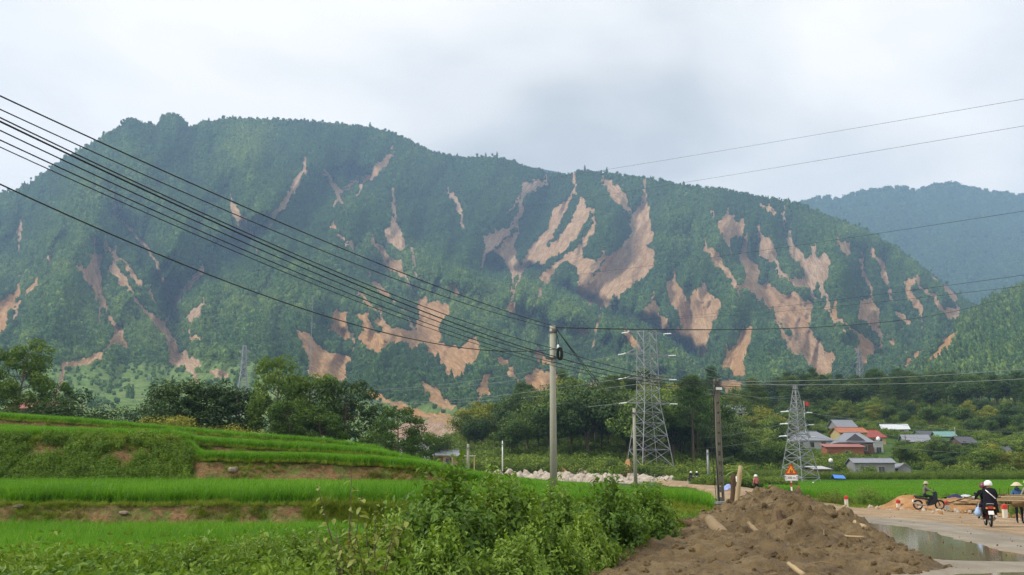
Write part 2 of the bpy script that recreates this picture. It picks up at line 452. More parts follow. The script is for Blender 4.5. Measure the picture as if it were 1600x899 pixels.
SCARS = [
 # (outline, tone): tone 0 orange soil, 1 grey-pink rock; photo coordinates projected on the slope
 ([(358,315),(368,325),(385,345),(391,368),(380,365),(368,345),(358,328)],.6),
 ([(475,265),(478,270),(463,295),(452,305),(443,325),(432,332),(431,322),(440,308),(455,288),(468,270)],.7),
 ([(177,332),(190,343),(208,362),(233,388),(247,413),(263,453),(273,470),(271,480),(260,467),(245,433),(240,407),(228,390),(203,362)],.6),
 ([(313,422),(316,430),(287,460),(272,477),(268,467),(283,450),(300,430)],1.0),
 ([(115,413),(133,417),(140,410),(138,395),(147,393),(160,403),(158,420),(160,443),(160,467),(153,470),(143,457),(130,437)],.45),
 ([(152,465),(161,465),(168,487),(181,507),(191,513),(193,527),(203,547),(190,547),(178,537),(163,557),(133,570),(100,575),(95,570),(133,557),(158,547),(171,530),(174,520),(165,500),(152,475)],.5),
 ([(168,420),(180,417),(200,437),(206,453),(214,467),(224,483),(241,493),(261,503),(268,523),(280,543),(287,556),(262,556),(255,533),(245,513),(231,497),(211,473),(202,457),(187,447),(170,430)],.6),
 ([(166,385),(173,387),(202,417),(222,440),(232,455),(225,455),(204,431),(189,412),(174,396)],.4),
 ([(-40,480),(0,471),(17,459),(29,452),(28,467),(14,493),(11,517),(3,529),(-40,540)],.1),
 ([(62,440),(35,467),(26,485),(22,481),(36,459),(55,438)],.4),
 ([(71,410),(79,389),(84,392),(76,413)],.5),
 ([(292,499),(299,486),(316,474),(311,493),(302,504)],.9),
 ([(294,528),(307,524),(319,532),(311,538),(298,535)],.3),
 ([(259,551),(283,554),(309,562),(315,573),(290,579),(262,563)],.9),
 ([(325,579),(358,582),(359,595),(332,588)],.7),
 ([(460,517),(480,520),(500,540),(513,550),(547,557),(551,563),(541,570),(544,593),(533,601),(483,592),(479,573),(472,547),(462,533)],.25),
 ([(535,597),(560,606),(587,612),(613,625),(640,635),(667,645),(693,646),(714,656),(714,666),(690,662),(643,650),(627,641),(600,626),(573,616),(540,606)],.15),
 ([(506,517),(517,514),(519,487),(541,484),(543,510),(549,529),(520,525)],.1),
 ([(556,493),(574,489),(578,503),(588,520),(601,530),(608,545),(587,552),(562,549),(559,530),(566,517)],.1),
 ([(583,497),(600,502),(613,516),(633,512),(652,521),(646,510),(652,497),(647,459),(664,462),(668,476),(683,469),(704,479),(701,494),(688,504),(691,527),(684,536),(700,539),(723,542),(732,526),(754,529),(748,554),(734,571),(724,588),(710,599),(699,591),(682,571),(672,561),(662,541),(633,549),(629,534),(613,542),(599,531)],.2),
 ([(576,436),(591,442),(609,459),(632,491),(612,471),(586,454)],.35),
 ([(582,379),(600,389),(614,406),(628,406),(631,431),(612,424),(599,408)],.45),
 ([(652,596),(673,602),(685,612),(702,629),(713,638),(693,640),(672,625),(655,611)],.25),
 ([(749,602),(767,579),(766,632),(742,632),(742,613)],.15),
 ([(814,594),(837,577),(859,582),(878,588),(901,606),(922,626),(917,633),(901,628),(877,623),(855,623),(850,646),(836,641),(826,623)],.05),
 ([(914,593),(974,609),(976,622),(933,628),(916,608)],.25),
 ([(823,557),(840,550),(857,561),(862,574),(840,568)],.15),
 ([(760,632),(817,635),(849,645),(848,651),(800,646),(758,640)],.3),
 ([(506,272),(512,272),(530,293),(527,302)],.5),
 ([(614,241),(604,257),(581,280),(570,285),(566,281),(582,262),(602,243)],.5),
 ([(559,279),(548,293),(532,304),(539,293),(552,281)],.5),
 ([(612,316),(621,319),(621,347),(631,367),(642,391),(627,389),(606,378),(599,363),(609,347)],.8),
 ([(816,287),(852,282),(848,293),(830,298),(811,311)],.9),
 ([(752,367),(773,362),(792,356),(812,322),(819,332),(791,371),(768,391),(759,398)],.95),
 ([(772,391),(808,362),(806,403),(818,428),(800,431),(786,407)],.7),
 ([(893,300),(898,298),(881,330),(868,363),(851,387),(870,376),(889,347),(906,310),(914,306),(916,322),(924,322),(918,343),(898,370),(878,394),(850,408),(833,415),(818,421),(815,407),(832,380),(852,363),(862,330)],.55),
 ([(927,352),(929,360),(914,383),(908,399),(932,409),(942,382),(948,403),(928,424),(903,441),(899,418),(883,408),(864,428),(851,442),(838,434),(862,413),(892,392),(912,370)],.5),
 ([(941,282),(954,282),(968,292),(981,310),(981,330),(969,321),(952,308),(942,294)],.6),
 ([(992,326),(1007,317),(1016,326),(1014,353),(1021,363),(1019,377),(1008,384),(1024,390),(1021,413),(1011,428),(994,441),(974,458),(958,474),(940,482),(912,472),(899,461),(906,440),(932,426),(949,402),(969,382),(986,366),(982,346)],.55),
 ([(1119,347),(1137,334),(1147,334),(1151,346),(1157,336),(1163,343),(1158,371),(1140,374),(1129,364)],.5),
 ([(1186,319),(1197,319),(1214,332),(1210,337),(1196,328)],.5),
 ([(1186,366),(1200,366),(1214,387),(1213,414),(1203,412),(1186,394)],.7),
 ([(1224,352),(1235,358),(1240,380),(1253,395),(1259,409),(1266,398),(1265,379),(1274,382),(1274,400),(1288,397),(1298,407),(1292,431),(1289,466),(1278,462),(1281,440),(1270,453),(1261,457),(1249,441),(1257,430),(1248,411),(1236,405),(1230,380)],.9),
 ([(1215,421),(1231,432),(1249,438),(1263,456),(1249,454),(1230,444)],.95),
 ([(1152,397),(1165,396),(1178,413),(1186,422),(1184,440),(1192,445),(1195,433),(1208,452),(1222,463),(1240,457),(1256,472),(1270,472),(1268,494),(1265,512),(1275,528),(1240,526),(1224,507),(1206,492),(1185,471),(1167,456),(1149,447),(1161,442),(1164,428),(1155,410)],.4),
 ([(1240,518),(1264,524),(1286,530),(1289,551),(1304,551),(1308,561),(1298,583),(1295,596),(1279,593),(1270,602),(1263,589),(1266,579),(1251,565),(1239,556),(1221,541),(1218,530)],.55),
 ([(1102,387),(1117,392),(1141,420),(1144,441),(1129,428),(1112,407)],.4),
 ([(1039,438),(1050,434),(1068,453),(1072,469),(1083,459),(1097,437),(1104,442),(1108,460),(1123,471),(1124,482),(1116,504),(1108,526),(1105,550),(1094,559),(1082,550),(1077,534),(1061,526),(1058,490),(1045,467)],.4),
 ([(994,499),(1005,478),(1019,470),(1028,473),(1033,490),(1044,501),(1053,521),(1040,519),(1030,510),(1011,507)],.4),
 ([(1125,574),(1134,534),(1139,550),(1147,542),(1160,510),(1176,510),(1172,541),(1164,562),(1164,591),(1147,588),(1130,585)],.2),
 ([(898,520),(907,513),(918,513),(916,528),(907,526)],.2),
 ([(978,518),(987,524),(999,538),(999,550),(990,547),(984,533),(975,539)],.15),
 ([(1302,364),(1312,379),(1328,376),(1328,399),(1318,400),(1305,384)],.5),
 ([(1365,394),(1379,403),(1388,428),(1388,454),(1378,441),(1370,416)],.55),
 ([(1410,440),(1432,432),(1436,440),(1424,449),(1433,470),(1438,487),(1425,477),(1413,452)],.35),
 ([(1434,445),(1453,457),(1469,469),(1475,481),(1492,484),(1503,498),(1480,502),(1470,486),(1449,468)],.4),
 ([(1455,423),(1471,433),(1490,452),(1496,470),(1492,478),(1479,456),(1461,435)],.7),
 ([(1341,469),(1360,466),(1375,491),(1373,523),(1360,517),(1335,501)],.35),
 ([(1392,487),(1411,490),(1428,507),(1413,508)],.5),
 ([(1305,491),(1318,503),(1337,518),(1358,530),(1374,549),(1358,562),(1345,572),(1335,556),(1329,543),(1335,537),(1329,519)],.1),
 ([(1505,515),(1499,528),(1484,559),(1468,572),(1444,584),(1439,580),(1452,561),(1467,543),(1470,530),(1495,518)],.0),
 ([(1413,561),(1429,551),(1448,544),(1448,552),(1432,562),(1417,571),(1410,578)],.0),
 ([(1229,586),(1249,590),(1260,597),(1252,605),(1236,604)],.1),
 ([(598,668),(640,660),(690,657),(722,656),(722,672),(712,696),(650,696),(620,680)],1.0),
 ([(1108,326),(1116,330),(1120,342),(1112,340)],.6),
 ([(846,432),(862,425),(858,440),(848,446)],.4),
 ([(700,300),(708,300),(722,330),(716,332)],.8),
 ([(1336,405),(1346,402),(1352,425),(1356,445),(1346,438)],.5),
 ([(1440,405),(1446,408),(1462,428),(1456,430)],.5),
 ([(1128,366),(1134,370),(1142,384),(1136,382)],.4),
 ([(560,455),(575,470),(590,486),(580,484),(566,468)],.3),
 ([(520,355),(527,360),(545,385),(538,384)],.6),
 ([(765,560),(780,556),(800,575),(812,600),(800,598),(784,578)],.2),
 ([(700,440),(712,446),(720,462),(710,458)],.3),
 ([(790,478),(803,475),(808,490),(797,492)],.15),
 ([(30,345),(36,348),(28,372),(22,370)],.6),
 ([(1290,480),(1298,486),(1312,505),(1304,505)],.5),
 ([(1380,520),(1392,524),(1400,540),(1388,538)],.4),
 ([(1210,500),(1222,510),(1232,530),(1222,526)],.3),
 ([(1120,598),(1150,592),(1165,604),(1150,625),(1128,622)],.1),
]
for _pl, _tn in list(SCARS):      # thin debris trails running on below the larger slides
    _lo = max(_pl, key=lambda q: q[1]); _hi = min(_pl, key=lambda q: q[1]); _h = _lo[1] - _hi[1]
    if _h < 24 or _lo[1] > 575: continue
    _dx = (_lo[0] - _hi[0]) / _h * .6; _L = 14 + .35 * _h
    SCARS.append(([(_lo[0] - 3.5, _lo[1] - 8), (_lo[0] + 3.5, _lo[1] - 8), (_lo[0] + 2.2 + _dx * _L * .5, _lo[1] + _L * .5), (_lo[0] + 1.2 + _dx * _L, _lo[1] + _L), (_lo[0] - 1.0 + _dx * _L, _lo[1] + _L), (_lo[0] - 2.2 + _dx * _L * .5, _lo[1] + _L * .5)], min(1, _tn + .25)))
    SCARS.append(([(_hi[0] - 1.5, _hi[1] - .28 * _h), (_hi[0] + 1.5, _hi[1] - .28 * _h), (_hi[0] + 4, _hi[1] + 6), (_hi[0] - 4, _hi[1] + 6)], _tn))
GULLIES = [ # polyline, half width (px), offset in metres (+ = gully, - = crest)
 ([(560,280),(500,312),(430,350),(370,388),(310,432),(268,477),(272,555)],26,130),
 ([(875,275),(840,330),(800,385),(775,420)],34,170),
 ([(690,260),(660,330),(640,390),(600,420)],28,90),
 ([(770,425),(850,442),(905,474),(960,494),(1050,532),(1095,562)],16,150),
 ([(640,400),(700,428),(800,455),(880,487),(980,527),(1060,572)],24,-120),
 ([(600,440),(660,500),(700,590)],30,90),
 ([(1005,320),(985,380),(930,450)],26,80),
 ([(905,315),(870,380),(830,420)],24,70),
 ([(910,268),(930,330),(960,380)],22,-60),
 ([(1060,300),(1060,380),(1080,440)],30,-80),
 ([(1160,400),(1200,470),(1260,530),(1290,595)],26,110),
 ([(1230,355),(1255,410),(1275,470)],22,70),
 ([(1110,330),(1135,420),(1170,520),(1200,580)],24,-70),
 ([(1290,350),(1300,430),(1320,510)],26,-90),
 ([(1380,400),(1400,470),(1420,540)],24,60),
 ([(1330,400),(1350,470),(1365,540)],20,60),
 ([(150,230),(120,330),(90,420),(60,520)],40,-110),
 ([(205,190),(230,300),(280,390)],30,-60),
 ([(345,190),(400,300),(440,400),(500,470)],34,-90),
 ([(180,340),(240,420),(270,500)],18,70),
 ([(150,395),(165,480),(190,540)],18,60),
 ([(1070,455),(1085,520),(1095,560)],22,60),
 ([(1160,510),(1145,590)],20,50),
 ([(500,480),(520,540),(540,600)],26,60),
]

def seg_dist(x, y, line):
    d = np.full(np.shape(x), 1e9)
    for (x0, y0), (x1, y1) in zip(line[:-1], line[1:]):
        dx, dy = x1 - x0, y1 - y0
        t = np.clip(((x - x0) * dx + (y - y0) * dy) / (dx * dx + dy * dy), 0, 1)
        d = np.minimum(d, np.hypot(x - x0 - t * dx, y - y0 - t * dy))
    return d

def in_poly(x, y, poly):
    r = np.zeros(np.shape(x), bool); n = len(poly); j = n - 1
    for i in range(n):
        xi, yi = poly[i]; xj, yj = poly[j]
        c = ((yi > y) != (yj > y)) & (x < (xj - xi) * (y - yi) / (yj - yi + 1e-12) + xi)
        r ^= c; j = i
    return r

def poly_sd(x, y, poly):
    d = seg_dist(x, y, poly + [poly[0]])
    return np.where(in_poly(x, y, poly), d, -d)

# --- main mountain: rows go from the valley floor to the ridge, then down behind it
NCx = 860
mpx = np.linspace(-380, 1980, NCx)
NR = 300
tt = np.linspace(0, 1, NR)
lvpy = np.stack([soft_interp(mpx, cols_x, LV_PY[:, k], 60) for k in range(4)], 0)
sky_py = soft_interp(mpx, [a for a, b in SKYLINE], [b for a, b in SKYLINE], 2)
sky_py = sky_py + 1.2 * fbm(mpx / 9.0, 0 * mpx, 0, 3, 5)
rD = soft_interp(mpx, cols_x, RIDGE_D, 90)
MD = np.empty((NR, NCx)); MPY = np.empty((NR, NCx))
tk = np.array([0, .16, .32, .50, 1.0])
for j in range(NCx):
    Dk = np.array(LV_D + [rD[j]]); pk = np.array(list(lvpy[:, j]) + [sky_py[j]])
    pk[:4] = np.maximum(pk[:4], pk[4] + np.array([60, 42, 26, 12]))
    MD[:, j] = np.interp(tt, tk, Dk)
    a = np.interp(tt, tk, pk)
    MPY[:, j] = a
k = np.ones(15) / 15            # smooth the kinks between levels, keep both ends
for A in (MD, MPY):
    pad = np.pad(A, ((7, 7), (0, 0)), mode='reflect', reflect_type='odd')
    for j in range(NCx): A[:, j] = np.convolve(pad[:, j], k, 'valid')
MPX = np.repeat(mpx[None], NR, 0)
top = sstep(1.0, .88, tt)[:, None]
foot = sstep(0.10, .35, tt)[:, None]
wx = MPX + 14 * fbm(MPX / 60, MPY / 60, 1, 3, 21); wy = MPY + 14 * fbm(MPX / 60, MPY / 60, 2, 3, 22)
off = np.zeros_like(MD)
for ln, w, a in GULLIES:
    d = seg_dist(wx, wy, ln)
    off += 1.5 * a * np.exp(-(d / w) ** 2)
rn = 1 - np.abs(fbm(wx / 70 + .5 * MPY / 70, wy / 190, 4, 4, 31))
off += -170 * (rn - .72) * foot
off += -120 * (1 - np.abs(fbm(wx / 34 + .35 * MPY / 60, wy / 130, 6, 3, 36)) - .72) * foot
off += 22 * fbm(MPX / 18, MPY / 26, 3, 3, 33)
MD2 = MD + off * foot * (0.25 + .75 * top)
# scars
sx = MPX + 2.6 * fbm(MPX / 6, MPY / 6, 5, 3, 41) + 3.5 * fbm(MPX / 20, MPY / 28, 5, 3, 43); sy = MPY + 7.0 * fbm(MPX / 4.5, MPY / 16, 6, 3, 42)
SU = MPX.copy(); SV = MPY.copy()
scar = np.full(MD.shape, -50.0); stone = np.zeros(MD.shape); scid = np.full(MD.shape, -1)
for i, (pl, tn) in enumerate(SCARS):
    xs = [p[0] for p in pl]; ys = [p[1] for p in pl]
    m = (MPX > min(xs) - 14) & (MPX < max(xs) + 14) & (MPY > min(ys) - 14) & (MPY < max(ys) + 14)
    sd = poly_sd(sx[m], sy[m], pl)
    cur = scar[m]; up = sd > cur
    cur[up] = sd[up]; scar[m] = cur
    q = stone[m]; q[up] = tn; stone[m] = q
    q = scid[m]; q[up & (sd > 0)] = i; scid[m] = q
    pa = np.array(pl, float); pa = pa - pa.mean(0); ev, evec = np.linalg.eigh(pa.T @ pa); ax = evec[:, 1] * np.sign(evec[1, 1] + 1e-9)
    if ax[1] < .55: ax = np.array([math.copysign(.8, ax[0]), .6])
    q = SU[m]; q[up] = (MPX[m] * ax[1] - MPY[m] * ax[0])[up]; SU[m] = q
    q = SV[m]; q[up] = (MPX[m] * ax[0] + MPY[m] * ax[1])[up]; SV[m] = q
scar = scar - np.where(scar > -3, 9.0 * np.maximum(0, fbm(SU / 7, SV / 20, 3, 3, 45) - .20), 0)
scid = np.where(scar > 0, scid, -1)
smask = sstep(-2.6, 1.6, scar)
MD2 = MD2 + (7.0 + 9.0 * fbm(SU / 4.5, SV / 26, 7, 3, 35)) * sstep(-1, 4, scar)           # the slides took the topsoil and the trees
MV = P(MPX, MPY, MD2)
# back of the ridge
back = []
for kk, (dd, drop) in enumerate(((90, 25), (260, 130), (700, 420), (1300, 800))):
    b = MV[-1].copy(); b[:, 1] += dd; b[:, 0] *= 1 + dd / 2600; b[:, 2] = np.maximum(b[:, 2] - drop, -20); back.append(b)
MVall = np.concatenate([MV] + [b[None] for b in back], 0)
MVall[0, :, 2] -= 30
NRa = MVall.shape[0]
ext = lambda A, v: np.concatenate([A, np.full((NRa - NR, NCx), v)], 0)
# cultivated foot of the slope (field strips) versus forest
fieldm = sstep(.37, .30, tt)[:, None] * sstep(600, 380, MPX) + sstep(.25, .18, tt)[:, None] * sstep(780, 700, MPX) * sstep(400, 600, MPX)
fieldm = np.clip(fieldm * (1.0 + .5 * fbm(MPX / 40, MPY / 10, 8, 3, 51)), 0, 1)
greenv = fbm(MPX / 90, MPY / 60, 9, 4, 61)
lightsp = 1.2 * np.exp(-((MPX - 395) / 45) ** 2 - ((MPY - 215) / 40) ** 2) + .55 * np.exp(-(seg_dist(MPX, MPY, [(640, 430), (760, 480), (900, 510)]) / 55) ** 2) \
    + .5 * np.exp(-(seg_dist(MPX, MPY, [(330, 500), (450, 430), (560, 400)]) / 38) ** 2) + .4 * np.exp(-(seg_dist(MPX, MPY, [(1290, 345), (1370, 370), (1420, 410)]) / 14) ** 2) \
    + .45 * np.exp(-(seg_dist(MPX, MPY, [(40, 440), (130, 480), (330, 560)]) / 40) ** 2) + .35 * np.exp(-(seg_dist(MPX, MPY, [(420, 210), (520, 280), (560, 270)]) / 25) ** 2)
tone_m = np.clip(.20 + .62 * greenv + .25 * fbm(MPX / 22, MPY / 18, 9, 3, 63) + lightsp * .62 - .0012 * off, 0, 1)  # gullies painted darker, crests lighter: relief shading put into the forest tone

def mat_mountain():
    t = NT("mountain_slope")
    pos = t.pos()
    scm = t.attr("scar"); tn = t.attr("stone"); fl = t.attr("field"); gr = t.attr("tone")
    edge = t.noise(.05, 6, .75, pos)
    m = t.math('ADD', scm, t.math('MULTIPLY', t.math('SUBTRACT', edge, .5), .7))
    m = t.ramp(m, [(.30, (0, 0, 0)), (.70, (1, 1, 1))])
    cmb = t.n("ShaderNodeCombineXYZ"); t.L(t.attr("su"), cmb.inputs[0]); t.L(t.attr("sv"), cmb.inputs[1])
    n2 = t.noise(1.0, 7, .72, t.scl(cmb.outputs[0], (.15, .055, 1)), 1.6)
    nl = t.noise(1.0, 3, .6, t.scl(cmb.outputs[0], (.55, .05, 1)), 1.2)
    n3 = t.noise(.16, 4, .7, pos)
    soil = t.ramp(n2, [(.30, (.22, .105, .036)), (.5, (.40, .215, .078)), (.70, (.56, .35, .155))])
    rock = t.ramp(n2, [(.30, (.20, .112, .060)), (.5, (.35, .220, .125)), (.70, (.55, .43, .30))])
    bare = t.mix(tn, soil, rock)
    bare = t.mix(t.math('MULTIPLY', t.ramp(nl, [(.47, (0, 0, 0)), (.5, (1, 1, 1)), (.53, (0, 0, 0))]), t.math('MULTIPLY', tn, .8)), bare, (.60, .54, .47))
    bare = t.mix(t.math('MULTIPLY', t.ramp(n3, [(.5, (0, 0, 0)), (.75, (1, 1, 1))]), .55), bare, (.36, .24, .14))
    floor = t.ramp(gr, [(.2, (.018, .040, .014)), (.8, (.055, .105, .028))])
    fn = t.noise(1.0, 4, .6, t.scl(cmb.outputs[0], (.022, .11, 1)), .5)
    crops = t.ramp(fn, [(.30, (.045, .085, .03)), (.42, (.13, .22, .05)), (.5, (.20, .26, .085)), (.55, (.08, .14, .04)), (.62, (.17, .26, .065)), (.72, (.24, .19, .10))])
    veg = t.mix(fl, floor, crops)
    c = t.mix(m, veg, bare)
    b = t.bump(t.noise(.10, 6, .75, pos), .9, 6.0)
    return t.done(t.princ(c, .95, .05, 0, b))
M_MOUNT = mat_mountain()

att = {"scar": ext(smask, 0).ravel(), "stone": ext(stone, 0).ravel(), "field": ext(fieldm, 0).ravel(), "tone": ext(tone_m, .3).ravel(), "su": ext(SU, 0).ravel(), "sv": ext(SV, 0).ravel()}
FALL = grid_faces(NRa, NCx)
fid = np.full(len(FALL), -1)
sc_ext = ext(scid, -1).ravel()
vid = sc_ext[FALL]
fid = np.where((vid >= 0).all(1), vid[:, 0], -1)
mountain = mobj("mountain", np_mesh("mountain", MVall, FALL[fid < 0], True, att, [M_MOUNT]))
tag(mountain, kind="structure")
for i in range(len(SCARS)):
    ff = FALL[fid == i]
    if len(ff) < 6: continue
    u, inv = np.unique(ff.ravel(), return_inverse=True)
    me = np_mesh("landslide_scar", MVall.reshape(-1, 3)[u], inv.reshape(-1, 4), True, {k2: v2[u] for k2, v2 in att.items()}, [M_MOUNT])
    o = mobj("landslide_scar", me, mountain)
    o["label"] = "bare %s landslide scar on the forested slope" % ("orange soil" if SCARS[i][1] < .3 else "tan soil" if SCARS[i][1] < .65 else "pinkish grey")

# --- the farther ranges
def far_range(name, line, D0, depth, x0, x1, seed, base_py=640):
    n, m = 240, 60
    px = np.linspace(x0, x1, n); t_ = np.linspace(0, 1, m)
    top_ = soft_interp(px, [a for a, b in line], [b for a, b in line], 4) + 1.0 * fbm(px / 8, 0 * px, 0, 3, seed)
    PY = base_py + (top_[None] - base_py) * t_[:, None]
    D = (D0 - depth) + depth * t_[:, None] ** 1.2 + 160 * fbm(px[None] / 60 + PY / 90, PY / 120, 0, 4, seed + 3) * (1 - t_[:, None] ** 3) * sstep(0, .2, t_)[:, None]
    V = P(np.repeat(px[None], m, 0), PY, D)
    b1 = V[-1].copy(); b1[:, 1] += 500; b1[:, 2] -= 200
    b2 = V[-1].copy(); b2[:, 1] += 2200; b2[:, 2] = 0
    V = np.concatenate([V, b1[None], b2[None]], 0)
    return V, n, m
FARR = [(1000, 380), (1150, 345), (1230, 325), (1250, 319), (1285, 310), (1312, 314), (1342, 304), (1375, 298), (1402, 295), (1430, 300), (1460, 293), (1485, 289), (1520, 298), (1560, 304), (1600, 309), (1700, 330), (1850, 300), (2000, 330), (2150, 360)]
FARM = [(700, 300), (780, 275), (835, 262), (860, 266), (890, 274), (920, 280), (1000, 300), (1100, 330)]
t_ = NT("far_forest")
cfar = t_.ramp(t_.noise(.006, 6, .7, t_.pos()), [(.3, (.010, .022, .012)), (.7, (.022, .040, .018))])
M_FAR = t_.done(t_.princ(cfar, .95, .05, 0, t_.bump(t_.noise(.03, 6, .75, t_.pos()), 1.0, 18)))
VR, nR, mR = far_range("hills", FARR, 4700, 1900, 950, 2150, 71)
tag(mobj("mountain_range", np_mesh("mountain_range", VR, grid_faces(mR + 2, nR), True, None, [M_FAR])), kind="structure")
VM_, nM, mM = far_range("hills", FARM, 5000, 900, 700, 1100, 75, 420)
tag(mobj("mountain_range", np_mesh("mountain_range", VM_, grid_faces(mM + 2, nM), True, None, [M_FAR])), kind="structure")

# --- right-hand hillside that closes the valley
RH = [(1380, 640), (1420, 600), (1450, 560), (1480, 528), (1500, 508), (1530, 485), (1560, 468), (1600, 452), (1680, 420), (1800, 390), (2000, 370)]
hx = np.linspace(1380, 2000, 200); ht = np.linspace(0, 1, 90)
htop = soft_interp(hx, [a for a, b in RH], [b for a, b in RH], 6) + 1.2 * fbm(hx / 10, 0 * hx, 0, 3, 81)
HPY = 655 + (htop[None] - 655) * ht[:, None]
HDt = np.interp(hx, [1380, 1500, 1700, 2000], [1050, 1350, 1600, 1800])
HD = 620 + (HDt[None] - 620) * ht[:, None] ** 1.1 + 40 * fbm(hx[None] / 40 + HPY / 60, HPY / 80, 0, 4, 83) * sstep(0, .2, ht)[:, None] * sstep(1, .8, ht)[:, None]
HPX = np.repeat(hx[None], 90, 0)
hs = np.full(HPX.shape, -50.0); hst = np.zeros(HPX.shape)
wx2 = HPX + 2.2 * fbm(HPX / 7, HPY / 7, 5, 3, 41); wy2 = HPY + 3 * fbm(HPX / 7, HPY / 7, 6, 3, 42)
for pl, tn in SCARS:
    if max(p[0] for p in pl) < 1400 or min(p[1] for p in pl) < 505: continue
    hs = np.maximum(hs, poly_sd(wx2, wy2, pl))
hmask = sstep(-1.2, 1.2, hs)
HV = P(HPX, HPY, HD)
hb1 = HV[-1].copy(); hb1[:, 1] += 150; hb1[:, 2] -= 60
hb2 = HV[-1].copy(); hb2[:, 1] += 500; hb2[:, 2] = 30
HVa = np.concatenate([HV, hb1[None], hb2[None]], 0)
z2 = np.zeros((2, 200))
htone = np.clip(.42 + .3 * fbm(HPX / 50, HPY / 40, 0, 4, 85), 0, 1)
hatt = {"scar": np.concatenate([hmask, z2]).ravel(), "stone": np.zeros(92 * 200), "field": np.zeros(92 * 200), "tone": np.concatenate([htone, z2 + .4]).ravel(), "su": np.concatenate([HPX, z2]).ravel(), "sv": np.concatenate([HPY, z2]).ravel()}
tag(mobj("hill", np_mesh("hill", HVa, grid_faces(92, 200), True, hatt, [M_MOUNT])), kind="structure")
# ================================================================== forest that covers the mountains
def blob_tree(name, seed, n_leaf, leaf, mat, stretch=1.15, pine=False):
    """distant crown: a closed lumpy core with ragged leaf clumps on it; unit radius, base at z=0"""
    r = np.random.default_rng(seed)
    nu, nv = 10, 7
    V = []
    for j in range(nv + 1):
        th = math.pi * j / nv
        for i in range(nu):
            ph = 2 * math.pi * i / nu
            V.append((math.sin(th) * math.cos(ph), math.sin(th) * math.sin(ph), math.cos(th)))
    V = np.array(V)
    lump = 1 + .30 * fbm(V[:, 0] * 1.7 + seed, V[:, 1] * 1.7, V[:, 2] * 1.7, 2, seed)
    if pine: prof = np.clip(.25 + .75 * (1 - (V[:, 2] + 1) / 2), .1, 1)
    else: prof = np.ones(len(V))
    core = V * lump[:, None]; core[:, :2] *= prof[:, None]
    core *= .8
    Fc = []
    for j in range(nv):
        for i in range(nu):
            Fc.append((j * nu + i, (j + 1) * nu + i, (j + 1) * nu + (i + 1) % nu, j * nu + (i + 1) % nu))
    Fc = np.array(Fc)
    d = r.normal(size=(n_leaf, 3)); d /= np.linalg.norm(d, axis=1, keepdims=True)
    d[:, 2] = np.abs(d[:, 2]) * np.where(r.random(n_leaf) < .8, 1, -1)
    rad = .72 + .34 * r.random(n_leaf)
    lump2 = 1 + .35 * fbm(d[:, 0] * 1.7 + seed, d[:, 1] * 1.7, d[:, 2] * 1.7, 2, seed)
    Cc = d * (rad * lump2)[:, None]
    if pine: Cc[:, :2] *= np.clip(.25 + .75 * (1 - (Cc[:, 2:3] + 1) / 2), .1, 1)
    N = d + r.normal(size=d.shape) * .55
    me1 = leaf_mesh("tmp", Cc, N, leaf * (.6 + .8 * r.random(n_leaf)), .8, .35, None, None, .2, None, r)
    n1 = len(me1.vertices)
    v1 = np.empty(n1 * 3, np.float32); me1.vertices.foreach_get("co", v1); v1 = v1.reshape(-1, 3)
    l1 = np.empty(n1, np.float32); me1.attributes["lv"].data.foreach_get("value", l1)
    f1 = np.empty(len(me1.loops), np.int32); me1.loops.foreach_get("vertex_index", f1); f1 = f1.reshape(-1, 3)
    bpy.data.meshes.remove(me1)
    Vt = np.concatenate([core, v1]); Vt[:, 2] = (Vt[:, 2] + .75) * stretch
    tri = np.concatenate([Fc[:, [0, 1, 2]], Fc[:, [0, 2, 3]]])
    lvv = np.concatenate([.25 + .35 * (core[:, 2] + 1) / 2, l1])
    return np_mesh(name, Vt, np.concatenate([tri, f1 + len(core)]), False, {"lv": lvv}, [mat])

M_FOREST = mat_leaf("forest_leaves", (.020, .054, .022), (.062, .132, .040), (.220, .295, .074), .12, .7, True, .15, (1.35, 1.28, 1.1))
blobs = [blob_tree("far_crown", 100 + i, 46, .5, M_FOREST) for i in range(4)] + [blob_tree("far_pine", 120 + i, 46, .45, M_FOREST, 2.0, True) for i in range(2)]

def surf_points(V, nr, nc, weight, n, r):
    """random points on a row/column surface, weight per cell, returned with cell coordinates"""
    A = V[:-1, :-1]; B = V[:-1, 1:]; C = V[1:, 1:]; Dd = V[1:, :-1]
    area = .5 * np.linalg.norm(np.cross(B - A, C - A), axis=-1) + .5 * np.linalg.norm(np.cross(C - A, Dd - A), axis=-1)
    w = (area * weight[:-1, :-1]).ravel(); w /= w.sum()
    cell = r.choice(len(w), n, p=w); i, j = np.divmod(cell, nc - 1)
    a, b = r.random(n), r.random(n)
    p = (V[i, j] * ((1 - a) * (1 - b))[:, None] + V[i, j + 1] * ((1 - a) * b)[:, None] + V[i + 1, j] * (a * (1 - b))[:, None] + V[i + 1, j + 1] * (a * b)[:, None])
    return p, i, j

